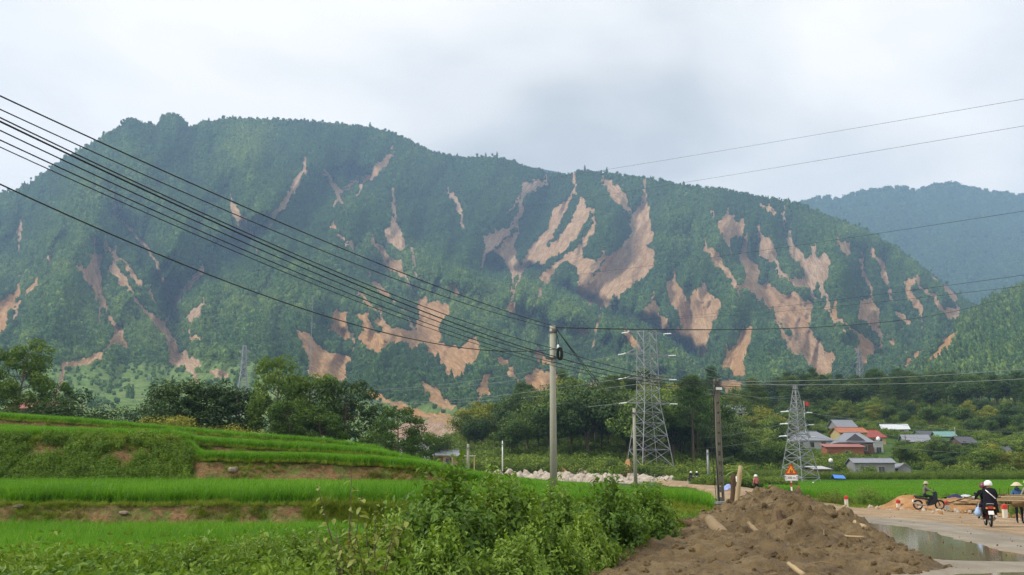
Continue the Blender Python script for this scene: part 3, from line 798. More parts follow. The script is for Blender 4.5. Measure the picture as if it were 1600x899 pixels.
sc_up = scar.copy()
for _k in (1, 2, 3): sc_up[:-_k] = np.maximum(sc_up[:-_k], scar[_k:])
keep = (1 - sstep(-1.5, .6, sc_up) * 1.0) * (1 - .95 * fieldm) * sstep(1990, 1900, MPX) * np.where(MPY < 705, 1, 0)
hedge = np.exp(-((np.mod(MPY + 5 * fbm(MPX / 70, MPY / 40, 0, 2, 67), 12) - 6) / 1.1) ** 2)
keep = np.maximum(keep, .40 * hedge * fieldm * (fbm(MPX / 25, MPY / 12, 0, 3, 68) > -.1) * (sc_up < -1.5))
keep *= .25 + .75 * sstep(.05, .3, tt)[:, None]
nT = 210000
fp, fi, fj = surf_points(MV, NR, NCx, keep, nT, rng)
sz = 1.8 + 1.6 * rng.random(nT) + 3.2 * (rng.random(nT) < .06)
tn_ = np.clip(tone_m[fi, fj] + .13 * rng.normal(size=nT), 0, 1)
small = tone_m[fi, fj] > .62
sz = np.where(small, sz * .8, sz); sz = np.where(fieldm[fi, fj] > .4, sz * .7, sz)
ix = rng.integers(0, 6, nT); ix = np.where((ix > 3) & (rng.random(nT) < .8), 0, ix)
fp[:, 2] -= sz * .25
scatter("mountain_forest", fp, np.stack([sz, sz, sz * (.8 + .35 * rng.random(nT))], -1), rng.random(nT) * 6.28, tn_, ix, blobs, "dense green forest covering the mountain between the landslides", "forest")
# trees standing along the ridge
ns = 900
jj = rng.integers(0, NCx, ns); base = MV[-1, jj] + rng.normal(size=(ns, 3)) * (3, 8, 0)
szr = 2.2 + 2.6 * rng.random(ns) ** 2; base[:, 2] -= 2.0
scatter("ridge_trees", base, szr, rng.random(ns) * 6.28, np.clip(.3 + .2 * rng.normal(size=ns), 0, 1), rng.integers(0, 4, ns), blobs, "small trees along the skyline of the big mountain", "trees")
nH = 16000
hk = np.clip(1 - hmask * 1.15, 0, 1)
hp, hi, hj = surf_points(HV, 90, 200, hk, nH, rng)
szh = 3.4 + 2.4 * rng.random(nH); hp[:, 2] -= .25 * szh
scatter("hillside_forest", hp, szh, rng.random(nH) * 6.28, np.clip(htone[hi, hj] + .2 * rng.normal(size=nH), 0, 1), rng.integers(0, 6, nH), blobs, "mixed green forest on the hillside at the right edge", "forest")
nF = 22000
Vr = VR[:mR].reshape(mR, nR, 3)
rp, ri, rj = surf_points(Vr, mR, nR, np.repeat(sstep(.2, .4, np.linspace(0, 1, mR))[:, None], nR, 1), nF, rng)
szf = 9 + 7 * rng.random(nF); rp[:, 2] -= .3 * szf
scatter("far_range_forest", rp, szf, rng.random(nF) * 6.28, np.clip(.06 + .12 * rng.normal(size=nF), 0, 1), rng.integers(0, 4, nF), blobs, "dark forest on the far hazy range to the right", "forest")

# ================================================================== valley floor and the wooded knolls
def gp(px, py, D): q = P(px, py, D); return (q[0], q[1], q[2])
CT = []
for px in (500, 800, 1130, 1300, 1500, 1700, 2000): CT += [gp(px, 0, 8)[:2] + (-.35,)]
for px in (1200, 1300, 1500, 1700, 1950):
    for D in (20, 40, 60): CT += [(XY(px, D), D, -.35)]
for px in (1250, 1400, 1600, 1850):
    CT += [gp(px, 781, 75), gp(px, 769, 110), gp(px, 758, 150), gp(px, 745, 180), gp(px, 716, 225), gp(px, 694, 262), gp(px, 672, 305), gp(px, 652, 350), gp(px, 632, 450), gp(px, 640, 560), gp(px, 648, 680), gp(px, 640, 760)]
for px in (1050, 1150):
    CT += [gp(px, 775, 80), gp(px, 763, 120), gp(px, 752, 165), gp(px, 735, 190), gp(px, 705, 225), gp(px, 680, 265), gp(px, 664, 310), gp(px, 655, 370), gp(px, 672, 480), gp(px, 680, 620), gp(px, 660, 760)]
for px in (800, 920):
    CT += [gp(px, 762, 80), gp(px, 752, 110), gp(px, 745, 150), gp(px, 738, 175), gp(px, 712, 205), gp(px, 690, 245), gp(px, 674, 290), gp(px, 668, 340), gp(px, 690, 450), gp(px, 688, 620), gp(px, 664, 760)]
for px in (600, 690):
    CT += [gp(px, 752, 90), gp(px, 744, 130), gp(px, 733, 190), gp(px, 722, 250), gp(px, 706, 340), gp(px, 696, 430), gp(px, 694, 540), gp(px, 680, 640), gp(px, 664, 760)]
for px in (-350, -100, 150, 380):
    CT += [gp(px, 772, 60), gp(px, 756, 90)]
    CT += [gp(px, 722, 130), gp(px, 726, 200), gp(px, 718, 300), gp(px, 708, 420), gp(px, 704, 540), gp(px, 690, 640), gp(px, 668, 760)]
CT = np.array(CT)
terr = tps(CT[:, :2], CT[:, 2], 2e-3)

def ground_z(x, y):
    return terr(np.asarray(x, float), np.asarray(y, float))

az = np.linspace(-760, 2360, 420)
rr = np.concatenate([np.linspace(-30, 6, 8), np.geomspace(7, 860, 230)])
TX = (az[None] - 800) / F / 1.018 * np.maximum(rr, 10)[:, None]; TY = np.repeat(rr[:, None], len(az), 1)
TZ = ground_z(TX, np.maximum(TY, 7))
TZ = TZ + np.clip((TY - 90) / 200, 0, 1) * .8 * fbm(TX / 14, TY / 14, 0, 4, 91)
tpx, tpy = to_px(np.stack([TX, np.maximum(TY, 7), TZ], -1))
RUB = [ # washed-out river bed with rubble
    [(585, 655), (720, 652), (735, 668), (724, 690), (712, 702), (660, 700), (640, 690), (600, 672)],
    [(655, 700), (716, 698), (722, 735), (700, 748), (720, 740), (690, 740)],
    [(690, 732), (800, 733), (900, 738), (985, 737), (1050, 742), (1055, 752), (960, 755), (840, 752), (720, 752)],
]
rub = np.full(TX.shape, -50.)
wxx = tpx + 5 * fbm(tpx / 14, tpy / 5, 0, 3, 95)
for pl in RUB: rub = np.maximum(rub, poly_sd(wxx, tpy, pl))
rub = sstep(-2.5, 2.0, rub) * (TY > 70)
TZ = TZ + rub * (.5 * fbm(TX / 2.2, TY / 2.2, 0, 3, 97))
fldm = sstep(66, 74, TY) * sstep(163, 156, TY) * sstep(1130, 1175, tpx)
def mat_ground():
    t = NT("valley_ground")
    pos = t.pos(); rb = t.attr("rubble"); fl = t.attr("field")
    n = t.noise(.12, 6, .65, pos); n2 = t.noise(1.3, 5, .7, pos)
    g = t.ramp(n, [(.30, (.030, .055, .014)), (.5, (.055, .10, .02)), (.66, (.085, .125, .035)), (.78, (.12, .10, .055))])
    r_ = t.ramp(n2, [(.25, (.16, .12, .09)), (.5, (.36, .30, .24)), (.75, (.55, .49, .42))])
    f_ = t.ramp(t.noise(.35, 4, .6, t.scl(pos, (.3, 1.6, 1))), [(.3, (.045, .13, .012)), (.7, (.075, .20, .02))])
    c = t.mix(fl, g, f_)
    c = t.mix(rb, c, r_)
    return t.done(t.princ(c, .95, .05, 0, t.bump(n2, .6, .15)))
ground = mobj("ground", np_mesh("ground", np.stack([TX, TY, TZ], -1), grid_faces(len(rr), len(az)), True,
              {"rubble": rub.ravel(), "field": fldm.ravel()}, [mat_ground()]))
tag(ground, kind="structure")
# ================================================================== rice terraces on the left
ex = np.array([-360, 0, 100, 270, 310, 400, 500, 590, 650, 760, 900, 1060, 1108, 1140])
def rowv(*v): return np.array(v, float)
ED = [ # (distance, height) of each terrace edge at the columns ex
 (rowv(*[6]*14),                                         rowv(*[-.45]*14)),
 (rowv(32,32,32,32,32,32,32,31.5,31,30.5,31,33,34,34),       rowv(-.24,-.24,-.24,-.24,-.24,-.24,-.24,-.24,-.22,-.2,-.2,-.1,-.15,-.45)),
 (rowv(33.2,33.2,33.2,33.2,33.2,33.2,33,32.8,32.5,32.5,34,36,36.5,36.5), rowv(.80,.78,.78,.78,.78,.77,.76,.75,.74,.70,.62,.60,.40,-.45)),
 (rowv(47,47,47,47,47,47,47,47,47,47,47,47,47,47),           rowv(1.08,1.05,1.05,1.05,1.05,1.02,1.0,.98,.95,.85,.66,.62,.42,-.45)),
 (rowv(50.3,50.3,50.3,50.2,48.6,48.3,48.2,48.1,48,48,48,48,48,48), rowv(4.1,3.57,3.6,3.55,2.5,2.42,2.37,2.22,2.05,1.40,.72,.63,.43,-.45)),
 (rowv(51,51,51,51,54.5,55,55.5,55.2,55,55,55,55,55,55),     rowv(4.15,3.62,3.65,3.6,2.6,2.55,2.5,2.35,2.2,1.5,.75,.63,.43,-.45)),
 (rowv(51.6,51.6,51.6,51.6,55.6,56,56.3,56.2,56,56,56,56,56,56), rowv(4.2,3.66,3.7,3.65,3.46,3.28,3.09,2.85,2.35,1.45,.78,.64,.43,-.45)),
 (rowv(72,72,72,72,72,72,72,72,70,70,70,62,60,60),            rowv(5.7,5.0,4.75,4.15,4.0,3.75,3.5,3.0,2.35,1.45,.85,.65,.43,-.45)),
 (rowv(72.8,72.8,72.8,72.8,72.8,72.8,72.8,72.8,71,71,71,63,61,61), rowv(6.7,5.85,5.6,4.95,4.8,4.45,4.15,3.55,2.4,1.45,.87,.62,.40,-.45)),
 (rowv(90,90,90,90,90,90,89,88,86,84,84,72,68,68),            rowv(8.4,6.95,6.45,5.45,5.15,4.65,4.0,3.3,2.3,1.4,.9,.55,.3,-.45)),
 (rowv(98,98,98,98,98,98,97,96,94,92,92,82,76,76),            rowv(7.6,6.0,5.5,4.4,4.1,3.6,3.0,2.3,1.4,.6,.1,.0,-.2,-.6)),
 (rowv(135,135,135,135,135,135,135,135,135,135,135,120,110,110),  rowv(*[-1.0]*14)),
]
SUBR = [46, 8, 22, 12, 8, 6, 24, 5, 18, 8, 6]
tcx = np.arange(-360, 1141, 4.0)
nC = len(tcx)
eD = np.stack([soft_interp(tcx, ex, d, 5) for d, z in ED]); eZ = np.stack([soft_interp(tcx, ex, z, 5) for d, z in ED])
rows_D, rows_Z, rows_k = [], [], []
for kq, nsub in enumerate(SUBR):
    for s in range(nsub):
        a = s / nsub
        rows_D.append(eD[kq] * (1 - a) + eD[kq + 1] * a); rows_Z.append(eZ[kq] * (1 - a) + eZ[kq + 1] * a); rows_k.append(kq)
rows_D.append(eD[-1]); rows_Z.append(eZ[-1]); rows_k.append(10)
RD, RZ, RK = np.array(rows_D), np.array(rows_Z), np.array(rows_k)
wob = .35 * fbm(tcx / 60, 0 * tcx, 0, 3, 201)
RD = RD + wob[None] * ((RK > 0) & (RK < 9))[:, None]
RX = (tcx[None] - 800) / F / 1.018 * RD
bankm = np.isin(RK, (1, 3, 5, 7))[:, None] * np.ones((1, nC))
for _ in range(1):
    bankm = np.maximum(bankm, .6 * np.maximum(np.roll(bankm, 1, 0), np.roll(bankm, -1, 0)))
RZ = RZ + .05 * fbm(RX / .8, RD / .8, RZ, 3, 203) + .14 * bankm * fbm(RX / .5, RD / .3, RZ / .4, 4, 204)
RD2 = RD + .30 * bankm * fbm(RX / .9, RZ / .4, 0, 4, 205)
tv = np.stack([RX, RD2, RZ], -1)
grassy = np.clip(.5 + 1.2 * fbm(RX / 3.0, RD / 3.0, RZ, 3, 207), 0, 1)
def mat_terrace():
    t = NT("terrace_soil")
    pos = t.pos(); n = t.noise(1.6, 6, .7, pos); n2 = t.noise(7, 5, .7, pos)
    soil = t.ramp(n2, [(.3, (.075, .045, .022)), (.5, (.16, .095, .045)), (.72, (.26, .165, .085))])
    grs = t.ramp(n2, [(.3, (.045, .075, .014)), (.7, (.13, .15, .04))])
    f = t.ramp(n, [(.44, (0, 0, 0)), (.60, (1, 1, 1))])
    flat = t.ramp(n2, [(.3, (.07, .06, .025)), (.7, (.13, .12, .05))])
    c = t.mix(t.attr("bank"), flat, t.mix(f, soil, grs))
    return t.done(t.princ(c, .95, .1, 0, t.bump(n2, .8, .06)))
terrace = mobj("terraced_field_ground", np_mesh("terraced_field_ground", tv, grid_faces(len(RD), nC), True, {"bank": bankm.ravel()}, [mat_terrace()]))
tag(terrace, kind="structure")

def terr_sample(klist, n, pmin, pmax, r, dmin=0, dmax=999):
    """random spots on the terrace rows of the given kinds, evenly by area"""
    rsel = np.where(np.isin(RK, klist))[0]; rsel = rsel[rsel < len(RD) - 1]
    w = np.zeros((len(RD), nC)); w[rsel] = 1
    w *= (tcx[None] >= pmin) & (tcx[None] <= pmax) & (RD >= dmin) & (RD <= dmax)
    return surf_points(tv, len(RD), nC, w, n, r)

# ---- rice plants
def blade_clump(name, seed, nb, h, spread, width, lean, mat, seg=3, base=None):
    r = np.random.default_rng(seed)
    V, Fc, lv = [], [], []
    for b in range(nb):
        a = r.random() * 6.283; rad = spread * math.sqrt(r.random())
        p0 = np.array([rad * math.cos(a), rad * math.sin(a), 0]) * .6
        la = r.random() * 6.283; ln = lean * (.3 + r.random()); hh = h * (.65 + .4 * r.random())
        d = np.array([math.cos(la), math.sin(la), 0]); sdv = np.array([-d[1], d[0], 0])
        if r.random() < .5: sdv = np.array([math.cos(r.random() * 6.28), math.sin(r.random() * 6.28), 0])
        q = r.random(); i0 = len(V)
        for s in range(seg + 1):
            f = s / seg
            c = p0 + np.array([0, 0, hh * (f - .12 * ln / h * f * f)]) + d * ln * f * f
            w = width * (1 - f) ** .7 * .5 + .0006
            V += [c - sdv * w, c + sdv * w]; lv += [q * .7 + .3 * f] * 2
        for s in range(seg):
            k0 = i0 + 2 * s; Fc.append((k0, k0 + 1, k0 + 3, k0 + 2))
    return np_mesh(name, np.array(V), np.array(Fc), False, {"lv": np.array(lv)}, [mat])
M_RICE = mat_leaf("rice_leaves", (.020, .080, .006), (.046, .160, .010), (.100, .245, .022), .30, .5, True, .2, (1.95, 1.55, 1.0))
M_GRASS = mat_leaf("grass_leaves", (.040, .085, .010), (.085, .150, .020), (.170, .205, .050), .30, .6, True, .15)
rice_m = [blade_clump("rice_clump", 300 + i, 16, .64, .16, .022, .26, M_RICE) for i in range(4)]
rice_far = [blade_clump("rice_clump_wide", 310 + i, 40, .60, .34, .036, .24, M_RICE, 2) for i in range(3)]
grass_m = [blade_clump("grass_clump", 320 + i, 26, .26, .16, .009, .22, M_GRASS) for i in range(4)]

def put(name, p, src, smin, smax, tone0, tonev, label, cat, tilt=0.0, zs=None):
    n = len(p); r = rng
    s = smin + (smax - smin) * r.random(n)
    s3 = np.stack([s, s, s * (1 if zs is None else zs)], -1)
    rot = np.stack([tilt * r.normal(size=n), tilt * r.normal(size=n), r.random(n) * 6.28], -1)
    tone = np.clip(tone0 + tonev * (.5 * r.normal(size=n) + 1.2 * fbm(p[:, 0] / 2.5, p[:, 1] / 2.5, 0, 3, 211)), 0, 1)
    return scatter(name, p, s3, rot, tone, r.integers(0, len(src), n), src, label, cat)
p, _, _ = terr_sample([0], 18000, -330, 560, rng, 17.6, 31.6)
put("rice", p, rice_m, .7, 1.15, .5, .42, "bright green rice in the lowest paddy nearest the weeds", "rice", .06)
p, _i, _j = terr_sample([2], 30000, -350, 1104, rng)
p = p[(p[:, 2] > .3) & (p[:, 1] - tv[np.where(RK == 2)[0][0], _j, 1] > .26)]
put("rice", p, rice_m, .7, 1.2, .48, .42, "bright green rice in the long second paddy behind the low brown bank", "rice", .06)
p, _, _ = terr_sample([4], 5000, 285, 700, rng)
put("rice", p, rice_far, .75, .95, .5, .22, "narrow strip of rice between two brown banks", "rice", .06)
p, _, _ = terr_sample([6], 13000, -350, 690, rng)
put("rice", p, rice_far, .8, 1.05, .5, .22, "rice on the upper terrace above the overgrown bank", "rice", .06)
p, _, _ = terr_sample([8], 11000, -350, 690, rng)
put("rice", p, rice_far, .8, 1.05, .5, .22, "rice on the topmost terrace in front of the trees", "rice", .06)
p, _, _ = terr_sample([4, 6, 8], 5000, 700, 960, rng)
put("rice", p, rice_far, .8, 1.0, .5, .22, "rice field behind the bushes around the concrete pole", "rice", .06)
# rice fields beyond the road
fx, fy = rng.random(60000), rng.random(60000)
yy = 68 + 92 * fy; xx = XY(1150, 1) * yy + (XY(1720, 1) - XY(1150, 1)) * yy * fx
okf = ~((xx < np.interp(yy, [60, 75, 95, 140], [21.5, 21.5, 23, 25.5]) + 1.5) & (xx > np.interp(yy, [60, 75, 95, 140], [12, 14, 16, 19])))
okf &= (np.abs(np.mod(yy + 2 * np.sin(xx / 15), 21) - 1) > .8)
xx, yy = xx[okf], yy[okf]
pf = np.stack([xx, yy, ground_z(xx, yy) - .02], -1)
put("rice", pf, rice_far, .9, 1.3, .55, .16, "flat bright green rice fields beyond the road", "rice", .05, .9)
def left_of_mud(p):
    return to_px(p)[0] < np.interp(p[:, 1], [13, 16, 18.6, 20.5, 24, 27, 34, 40], [840, 890, 940, 980, 1040, 1095, 1112, 1116])
# grass on the banks and bunds
p, _, _ = terr_sample([1, 3, 5, 7], 9000, -350, 700, rng)
p = p[fbm(p[:, 0] / 1.6, p[:, 1] / 1.6, p[:, 2] / .8, 3, 215) > .02]
put("bank_grass", p, grass_m, .5, 1.1, .45, .3, "short yellowish grass along the brown paddy banks", "grass", .3)
edgep = []
for kq in (2, 4, 6, 8):
    r0 = np.where(RK == kq)[0][0]
    jj = rng.integers(0, np.searchsorted(tcx, 690), 2600)
    q = tv[r0, jj] + rng.normal(size=(2600, 3)) * (.12, .16, .0)
    edgep.append(q)
edgep[0] = edgep[0][:900]
put("bund_grass", np.concatenate(edgep), grass_m, .4, .9, .68, .25, "dry yellow-green grass on the rims of the paddies", "grass", .3)
p, _, _ = terr_sample([0, 1], 16000, 480, 1128, rng, 16, 40)
p = p[left_of_mud(p)]
put("verge_grass", p, grass_m, .8, 1.7, .60, .25, "tall yellow-green grass on the slope beside the mud heap", "grass", .2)
pp = np.stack([rng.uniform(1250, 1700, 9000), np.zeros(9000)], -1)
dd = rng.uniform(60, 70, 9000)
gx = (pp[:, 0] - 800) / F / 1.018 * dd
gpz = np.stack([gx, dd, ground_z(gx, dd) - .02], -1)
put("roadside_grass", gpz, grass_m, .8, 1.7, .45, .3, "rough grass and weeds along the far edge of the road", "grass", .2)

# ---- leafy weeds
M_WEED = mat_leaf("weed_leaves", (.020, .055, .008), (.050, .115, .015), (.120, .205, .035), .30, .55, True, .25)
def weed_clump(name, seed, nst, h, spread, leaf, mat, per=16, aspect=.5):
    r = np.random.default_rng(seed); C, N = [], []
    for s in range(nst):
        a = r.random() * 6.283; hh = h * (.5 + .6 * r.random()); rd = spread * r.random() ** .5
        base_ = np.array([rd * .5 * math.cos(a), rd * .5 * math.sin(a), 0]); tip = np.array([rd * math.cos(a), rd * math.sin(a), hh])
        for l in range(per):
            f = .15 + .85 * r.random() ** .7
            c = base_ + (tip - base_) * f + r.normal(size=3) * leaf * .7
            C.append(c); N.append(np.array([math.cos(a), math.sin(a), 1.2]) + r.normal(size=3) * .6)
    C = np.array(C); C[:, 2] = np.maximum(C[:, 2], .01)
    lv = np.clip(C[:, 2] / (h * 1.1) * .55 + .45 * r.random(len(C)), 0, 1)
    return leaf_mesh(name, C, np.array(N), leaf * (.6 + .8 * r.random(len(C))), aspect, .25, mat, lv, .25, None, r)
weeds = [weed_clump("weed_clump", 340 + i, 8, .60, .38, (.10, .075, .06)[i], M_WEED, (13, 18, 22)[i]) for i in range(3)] + [weed_clump("weed_clump", 350 + i, 12, .40, .30, .06, M_WEED, 18, .4) for i in range(2)]
p, _, _ = terr_sample([0], 2300, -340, 620, rng, 11.5, 21.0)
p = p[p[:, 1] < np.interp(to_px(p)[0], [250, 420], [18.2, 21])]
put("weeds", p, weeds, .5, 1.6, .5, .6, "mixed leafy weeds growing in front of the lowest paddy", "weeds", .12)
p, _, _ = terr_sample([0], 9000, -340, 640, rng, 11.5, 21.2)
p = p[p[:, 1] < np.interp(to_px(p)[0], [250, 420], [18.6, 21.2])]
put("weed_grass", p, grass_m, 1.0, 2.3, .5, .25, "long grass among the weeds in the foreground", "grass", .25)
p, _, _ = terr_sample([3], 9000, -350, 292, rng)
p = p[fbm(p[:, 0] / 1.5, p[:, 1] / 1.5, p[:, 2] / 1.0, 3, 216) > -.22]
put("bank_weeds", p + np.array([0, -.08, 0]), weeds, .45, 1.0, .62, .5, "creeping weeds that cover the tall paddy bank on the left", "weeds", .35)
p, _, _ = terr_sample([0], 2600, 620, 1120, rng, 11.5, 33)
p = p[left_of_mud(p)]
put("verge_weeds", p, weeds, .6, 1.2, .55, .3, "low weeds at the foot of the big bushes", "weeds", .12)
gx = np.concatenate([rng.uniform(1200, 1700, 520)]); dd = rng.uniform(60.5, 67, 520)
xg = (gx - 800) / F / 1.018 * dd
okg = xg > np.interp(dd, [57, 60, 75], [23.5, 22.5, 22.0])
put("roadside_weeds", np.stack([xg, dd, ground_z(xg, dd)], -1)[okg], weeds, .7, 1.5, .45, .3, "leafy roadside weeds between the marker posts and the field", "weeds", .1)

# ================================================================== road, puddles, mud heap
yl = np.concatenate([np.linspace(6, 64, 190), np.linspace(64.5, 142, 60)])
XL = soft_interp(yl, [6, 8, 20, 30, 40, 50, 60, 75, 95, 142], [1.0, 1.5, 3.0, 6, 9, 11.5, 13.5, 15, 17, 20], 1.5)
XR = soft_interp(yl, [6, 8, 30, 40, 44, 53, 57, 60, 75, 95, 142], [34, 32, 28, 24, 22.6, 23.6, 22.4, 21.2, 20.8, 22, 24.5], 1.0)
fr = np.linspace(0, 1, 70)
GX = XL[:, None] * (1 - fr) + XR[:, None] * fr; GY = np.repeat(yl[:, None], 70, 1)
GX = GX + .35 * fbm(GY / 2.0, 0 * GY + 3, 0, 3, 221) * (np.abs(fr - .5) * 2)[None] ** 6
edgef = (np.abs(fr - .5) * 2)[None] ** 14
GZ = .03 * fbm(GX / 1.5, GY / 1.5, 0, 4, 222) - .30 * edgef + np.maximum(0, np.where(GY > 62, ground_z(GX, GY) + .33, 0))
gpx, gpy = to_px(np.stack([GX, GY, GZ], -1))
PUD = [[(1342, 815), (1390, 819), (1440, 826), (1490, 839), (1525, 851), (1600, 864), (1680, 874), (1680, 877), (1560, 876), (1480, 874), (1420, 869), (1300, 858), (1300, 825)],
       [(1490, 895), (1600, 890), (1680, 890), (1680, 940), (1390, 940)]]
pal = np.full(GX.shape, -80.)
wxr = gpx + 9 * fbm(GX / 1.2, GY / 2.0, 0, 3, 223)
for pl in ([(1318, 806), (1400, 810), (1470, 816), (1540, 828), (1640, 844), (1690, 868), (1600, 864), (1530, 852), (1490, 840), (1440, 827), (1340, 816)],
           [(1100, 885), (1380, 878), (1480, 873), (1680, 872), (1700, 892), (1500, 896), (1400, 940), (900, 940)]):
    pal = np.maximum(pal, poly_sd(wxr, gpy, pl))
pale = sstep(-3, 2, pal)
wet = np.full(GX.shape, -80.)
for pl in PUD: wet = np.maximum(wet, poly_sd(gpx, gpy, pl))
GZ = GZ - .05 * sstep(-2, 3, wet)
def mat_road():
    t = NT("dusty_road")
    pos = t.pos()
    n = t.noise(.9, 6, .65, t.scl(pos, (1, .5, 1))); n2 = t.noise(9, 5, .7, pos)
    dust = t.ramp(n, [(.30, (.20, .135, .072)), (.52, (.32, .22, .125)), (.72, (.40, .285, .175))])
    silt = t.ramp(n, [(.30, (.16, .125, .08)), (.6, (.27, .225, .16)), (.75, (.36, .31, .24))])
    c = t.mix(t.attr("pale"), dust, silt)
    c = t.mix(t.math('MULTIPLY', t.ramp(n2, [(.35, (1, 1, 1)), (.5, (0, 0, 0))]), .35), c, (.14, .10, .06))
    trk = t.noise(1.0, 4, .6, t.scl(pos, (1.6, .16, 1)), .4)
    c = t.mix(t.math('MULTIPLY', t.ramp(trk, [(.36, (1, 1, 1)), (.52, (0, 0, 0))]), .55), c, (.155, .115, .07))
    rg = t.math('SUBTRACT', .95, t.math('MULTIPLY', t.attr("pale"), .45))
    return t.done(t.princ(c, rg, .3, 0, t.bump(n2, .5, .03)))
road = mobj("road", np_mesh("road", np.stack([GX, GY, GZ], -1), grid_faces(len(yl), 70), True, {"pale": pale.ravel()}, [mat_road()]))
tag(road, kind="structure")
t = NT("muddy_water")
nw = t.noise(2.2, 3, .5, t.scl(t.pos(), (1, .4, 1)))
M_WATER = t.done(t.princ((.215, .175, .10), .07, .4, 0, t.bump(nw, .05, .02)))
def ground_hit(px, py, z=0.0):
    q = P(px, py, 1.0); d = q - np.array([0, 0, CZ]); s = (z - CZ) / d[..., 2]
    return np.array([0, 0, CZ]) + d * s[..., None] if np.ndim(s) else np.array([0, 0, CZ]) + d * s
for pl in PUD:
    dense = []
    for (x0, y0), (x1, y1) in zip(pl, pl[1:] + pl[:1]):
        for f in np.linspace(0, 1, 10)[:-1]: dense.append((x0 + (x1 - x0) * f, y0 + (y1 - y0) * f))
    w = np.array([ground_hit(a, b, .0) for a, b in dense])
    w[:, 0] += .25 * fbm(w[:, 1] / 1.3, w[:, 0] / 1.3, 0, 3, 225); w[:, 1] += .5 * fbm(w[:, 0] / 1.1, w[:, 1] / 2, 0, 3, 226); w[:, 2] = -.018
    me = bpy.data.meshes.new("puddle"); me.from_pydata([tuple(q) for q in w], [], [tuple(range(len(w)))]); me.materials.append(M_WATER)
    tag(link(bpy.data.objects.new("puddle", me)), kind="structure")

# --- heap of landslide mud
MC = [gp(1195, 766, 28.5), gp(1165, 782, 28.3), gp(1230, 779, 27.5), gp(1265, 790, 26.5), gp(1300, 801, 25.3), gp(1350, 827, 23), gp(1400, 853, 21), gp(1440, 866, 20), gp(1480, 879, 19), gp(1130, 802, 27.5), gp(1105, 815, 26), gp(1060, 836, 24),
      gp(1020, 852, 22), gp(990, 868, 20.5), gp(955, 886, 18.6), gp(1250, 830, 22.5), gp(1180, 835, 23), gp(1300, 850, 20.5), gp(1200, 868, 19.5), gp(1100, 872, 19.3), gp(1380, 878, 18.6)]
MC += [(XY(a, b), b, c) for a, b, c in ((1350, 26.5, .12), (1400, 23.6, .0), (1450, 22, -.05), (1300, 29, .2), (1250, 31, .25), (1195, 32, .3), (1500, 20.5, -.06), (1330, 31, -.06))]
for px, D in ((900, 17.5), (1000, 16.5), (1100, 16.5), (1250, 16.5), (1400, 17), (1470, 17), (1485, 18.6), (1450, 22), (1420, 25), (1385, 28), (1350, 32), (1300, 34), (1200, 35), (1120, 34), (1050, 31), (1000, 27), (960, 23.5), (900, 20), (820, 17)):
    MC.append((XY(px, D), D, -.06))
MC = np.array(MC)
S_ = tps(MC[:, :2] * 30, MC[:, 2], 1e-3)
mx_ = np.arange(.2, 14.0, .065); my_ = np.arange(14.2, 36, .075)
QX, QY = np.meshgrid(mx_, my_)
QZ = S_(QX * 30, QY * 30)
hullx, hully = to_px(np.stack([QX, QY, 0 * QX], -1))
inside = poly_sd(QX, QY, [(XY(px, D), D) for px, D in ((880, 17), (950, 15.2), (1100, 14.6), (1250, 14.8), (1400, 15.6), (1470, 16.8), (1490, 18.6), (1450, 21), (1415, 24), (1385, 27), (1345, 31), (1300, 35), (1200, 35.8), (1110, 35), (1040, 31.5), (990, 27.5), (950, 24), (890, 20.5))])
mk = sstep(-.2, .9, inside)
rough = .5 + .5 * sstep(.05, .6, QZ)
disp = .20 * fbm(QX / 1.1, QY / 1.1, 0, 3, 231) + .26 * (np.abs(fbm(QX / .75, QY / .75, 1, 4, 232)) - .22) * 1.6 + .15 * fbm(QX / .26, QY / .26, 2, 3, 233, .7) + .13 * np.maximum(0, fbm(QX / .16, QY / .16, 3, 2, 234))
QZ = np.clip(QZ, -.1, 1.5) * mk + disp * rough * mk - .14 * (1 - sstep(-.35, .35, inside))
fm = grid_faces(len(my_), len(mx_)); fm = fm[(inside.ravel()[fm] > -.3).any(1)]
def mat_mud(name="heaped_mud"):
    t = NT(name); pos = t.pos()
    n = t.noise(1.1, 6, .7, pos); n2 = t.noise(11, 5, .75, pos)
    c = t.ramp(n, [(.28, (.080, .051, .020)), (.5, (.178, .119, .050)), (.72, (.290, .208, .102))])
    c = t.mix(t.math('MULTIPLY', n2, .5), c, (.09, .058, .024))
    n4 = t.noise(3.2, 5, .7, pos)
    c = t.mix(t.math('MULTIPLY', t.ramp(n4, [(.36, (1, 1, 1)), (.48, (0, 0, 0))]), .6), c, (.045, .028, .012))
    rgh = t.math('ADD', .45, t.math('MULTIPLY', n4, .7))
    return t.done(t.princ(c, rgh, .35, 0, t.bump(t.math('ADD', n2, t.math('MULTIPLY', n4, 2.0)), 1.0, .07)))
M_MUD = mat_mud()
mud = mobj("mud_heap", np_mesh("mud_heap", np.stack([QX, QY, QZ], -1), fm, True, None, [M_MUD]))
tag(mud, "heap of wet brown landslide mud spilled beside the road", "mud heap")
def mud_z(x, y):
    i = int(np.clip((y - my_[0]) / .075, 0, len(my_) - 1)); j = int(np.clip((x - mx_[0]) / .065, 0, len(mx_) - 1)); return float(QZ[i, j])
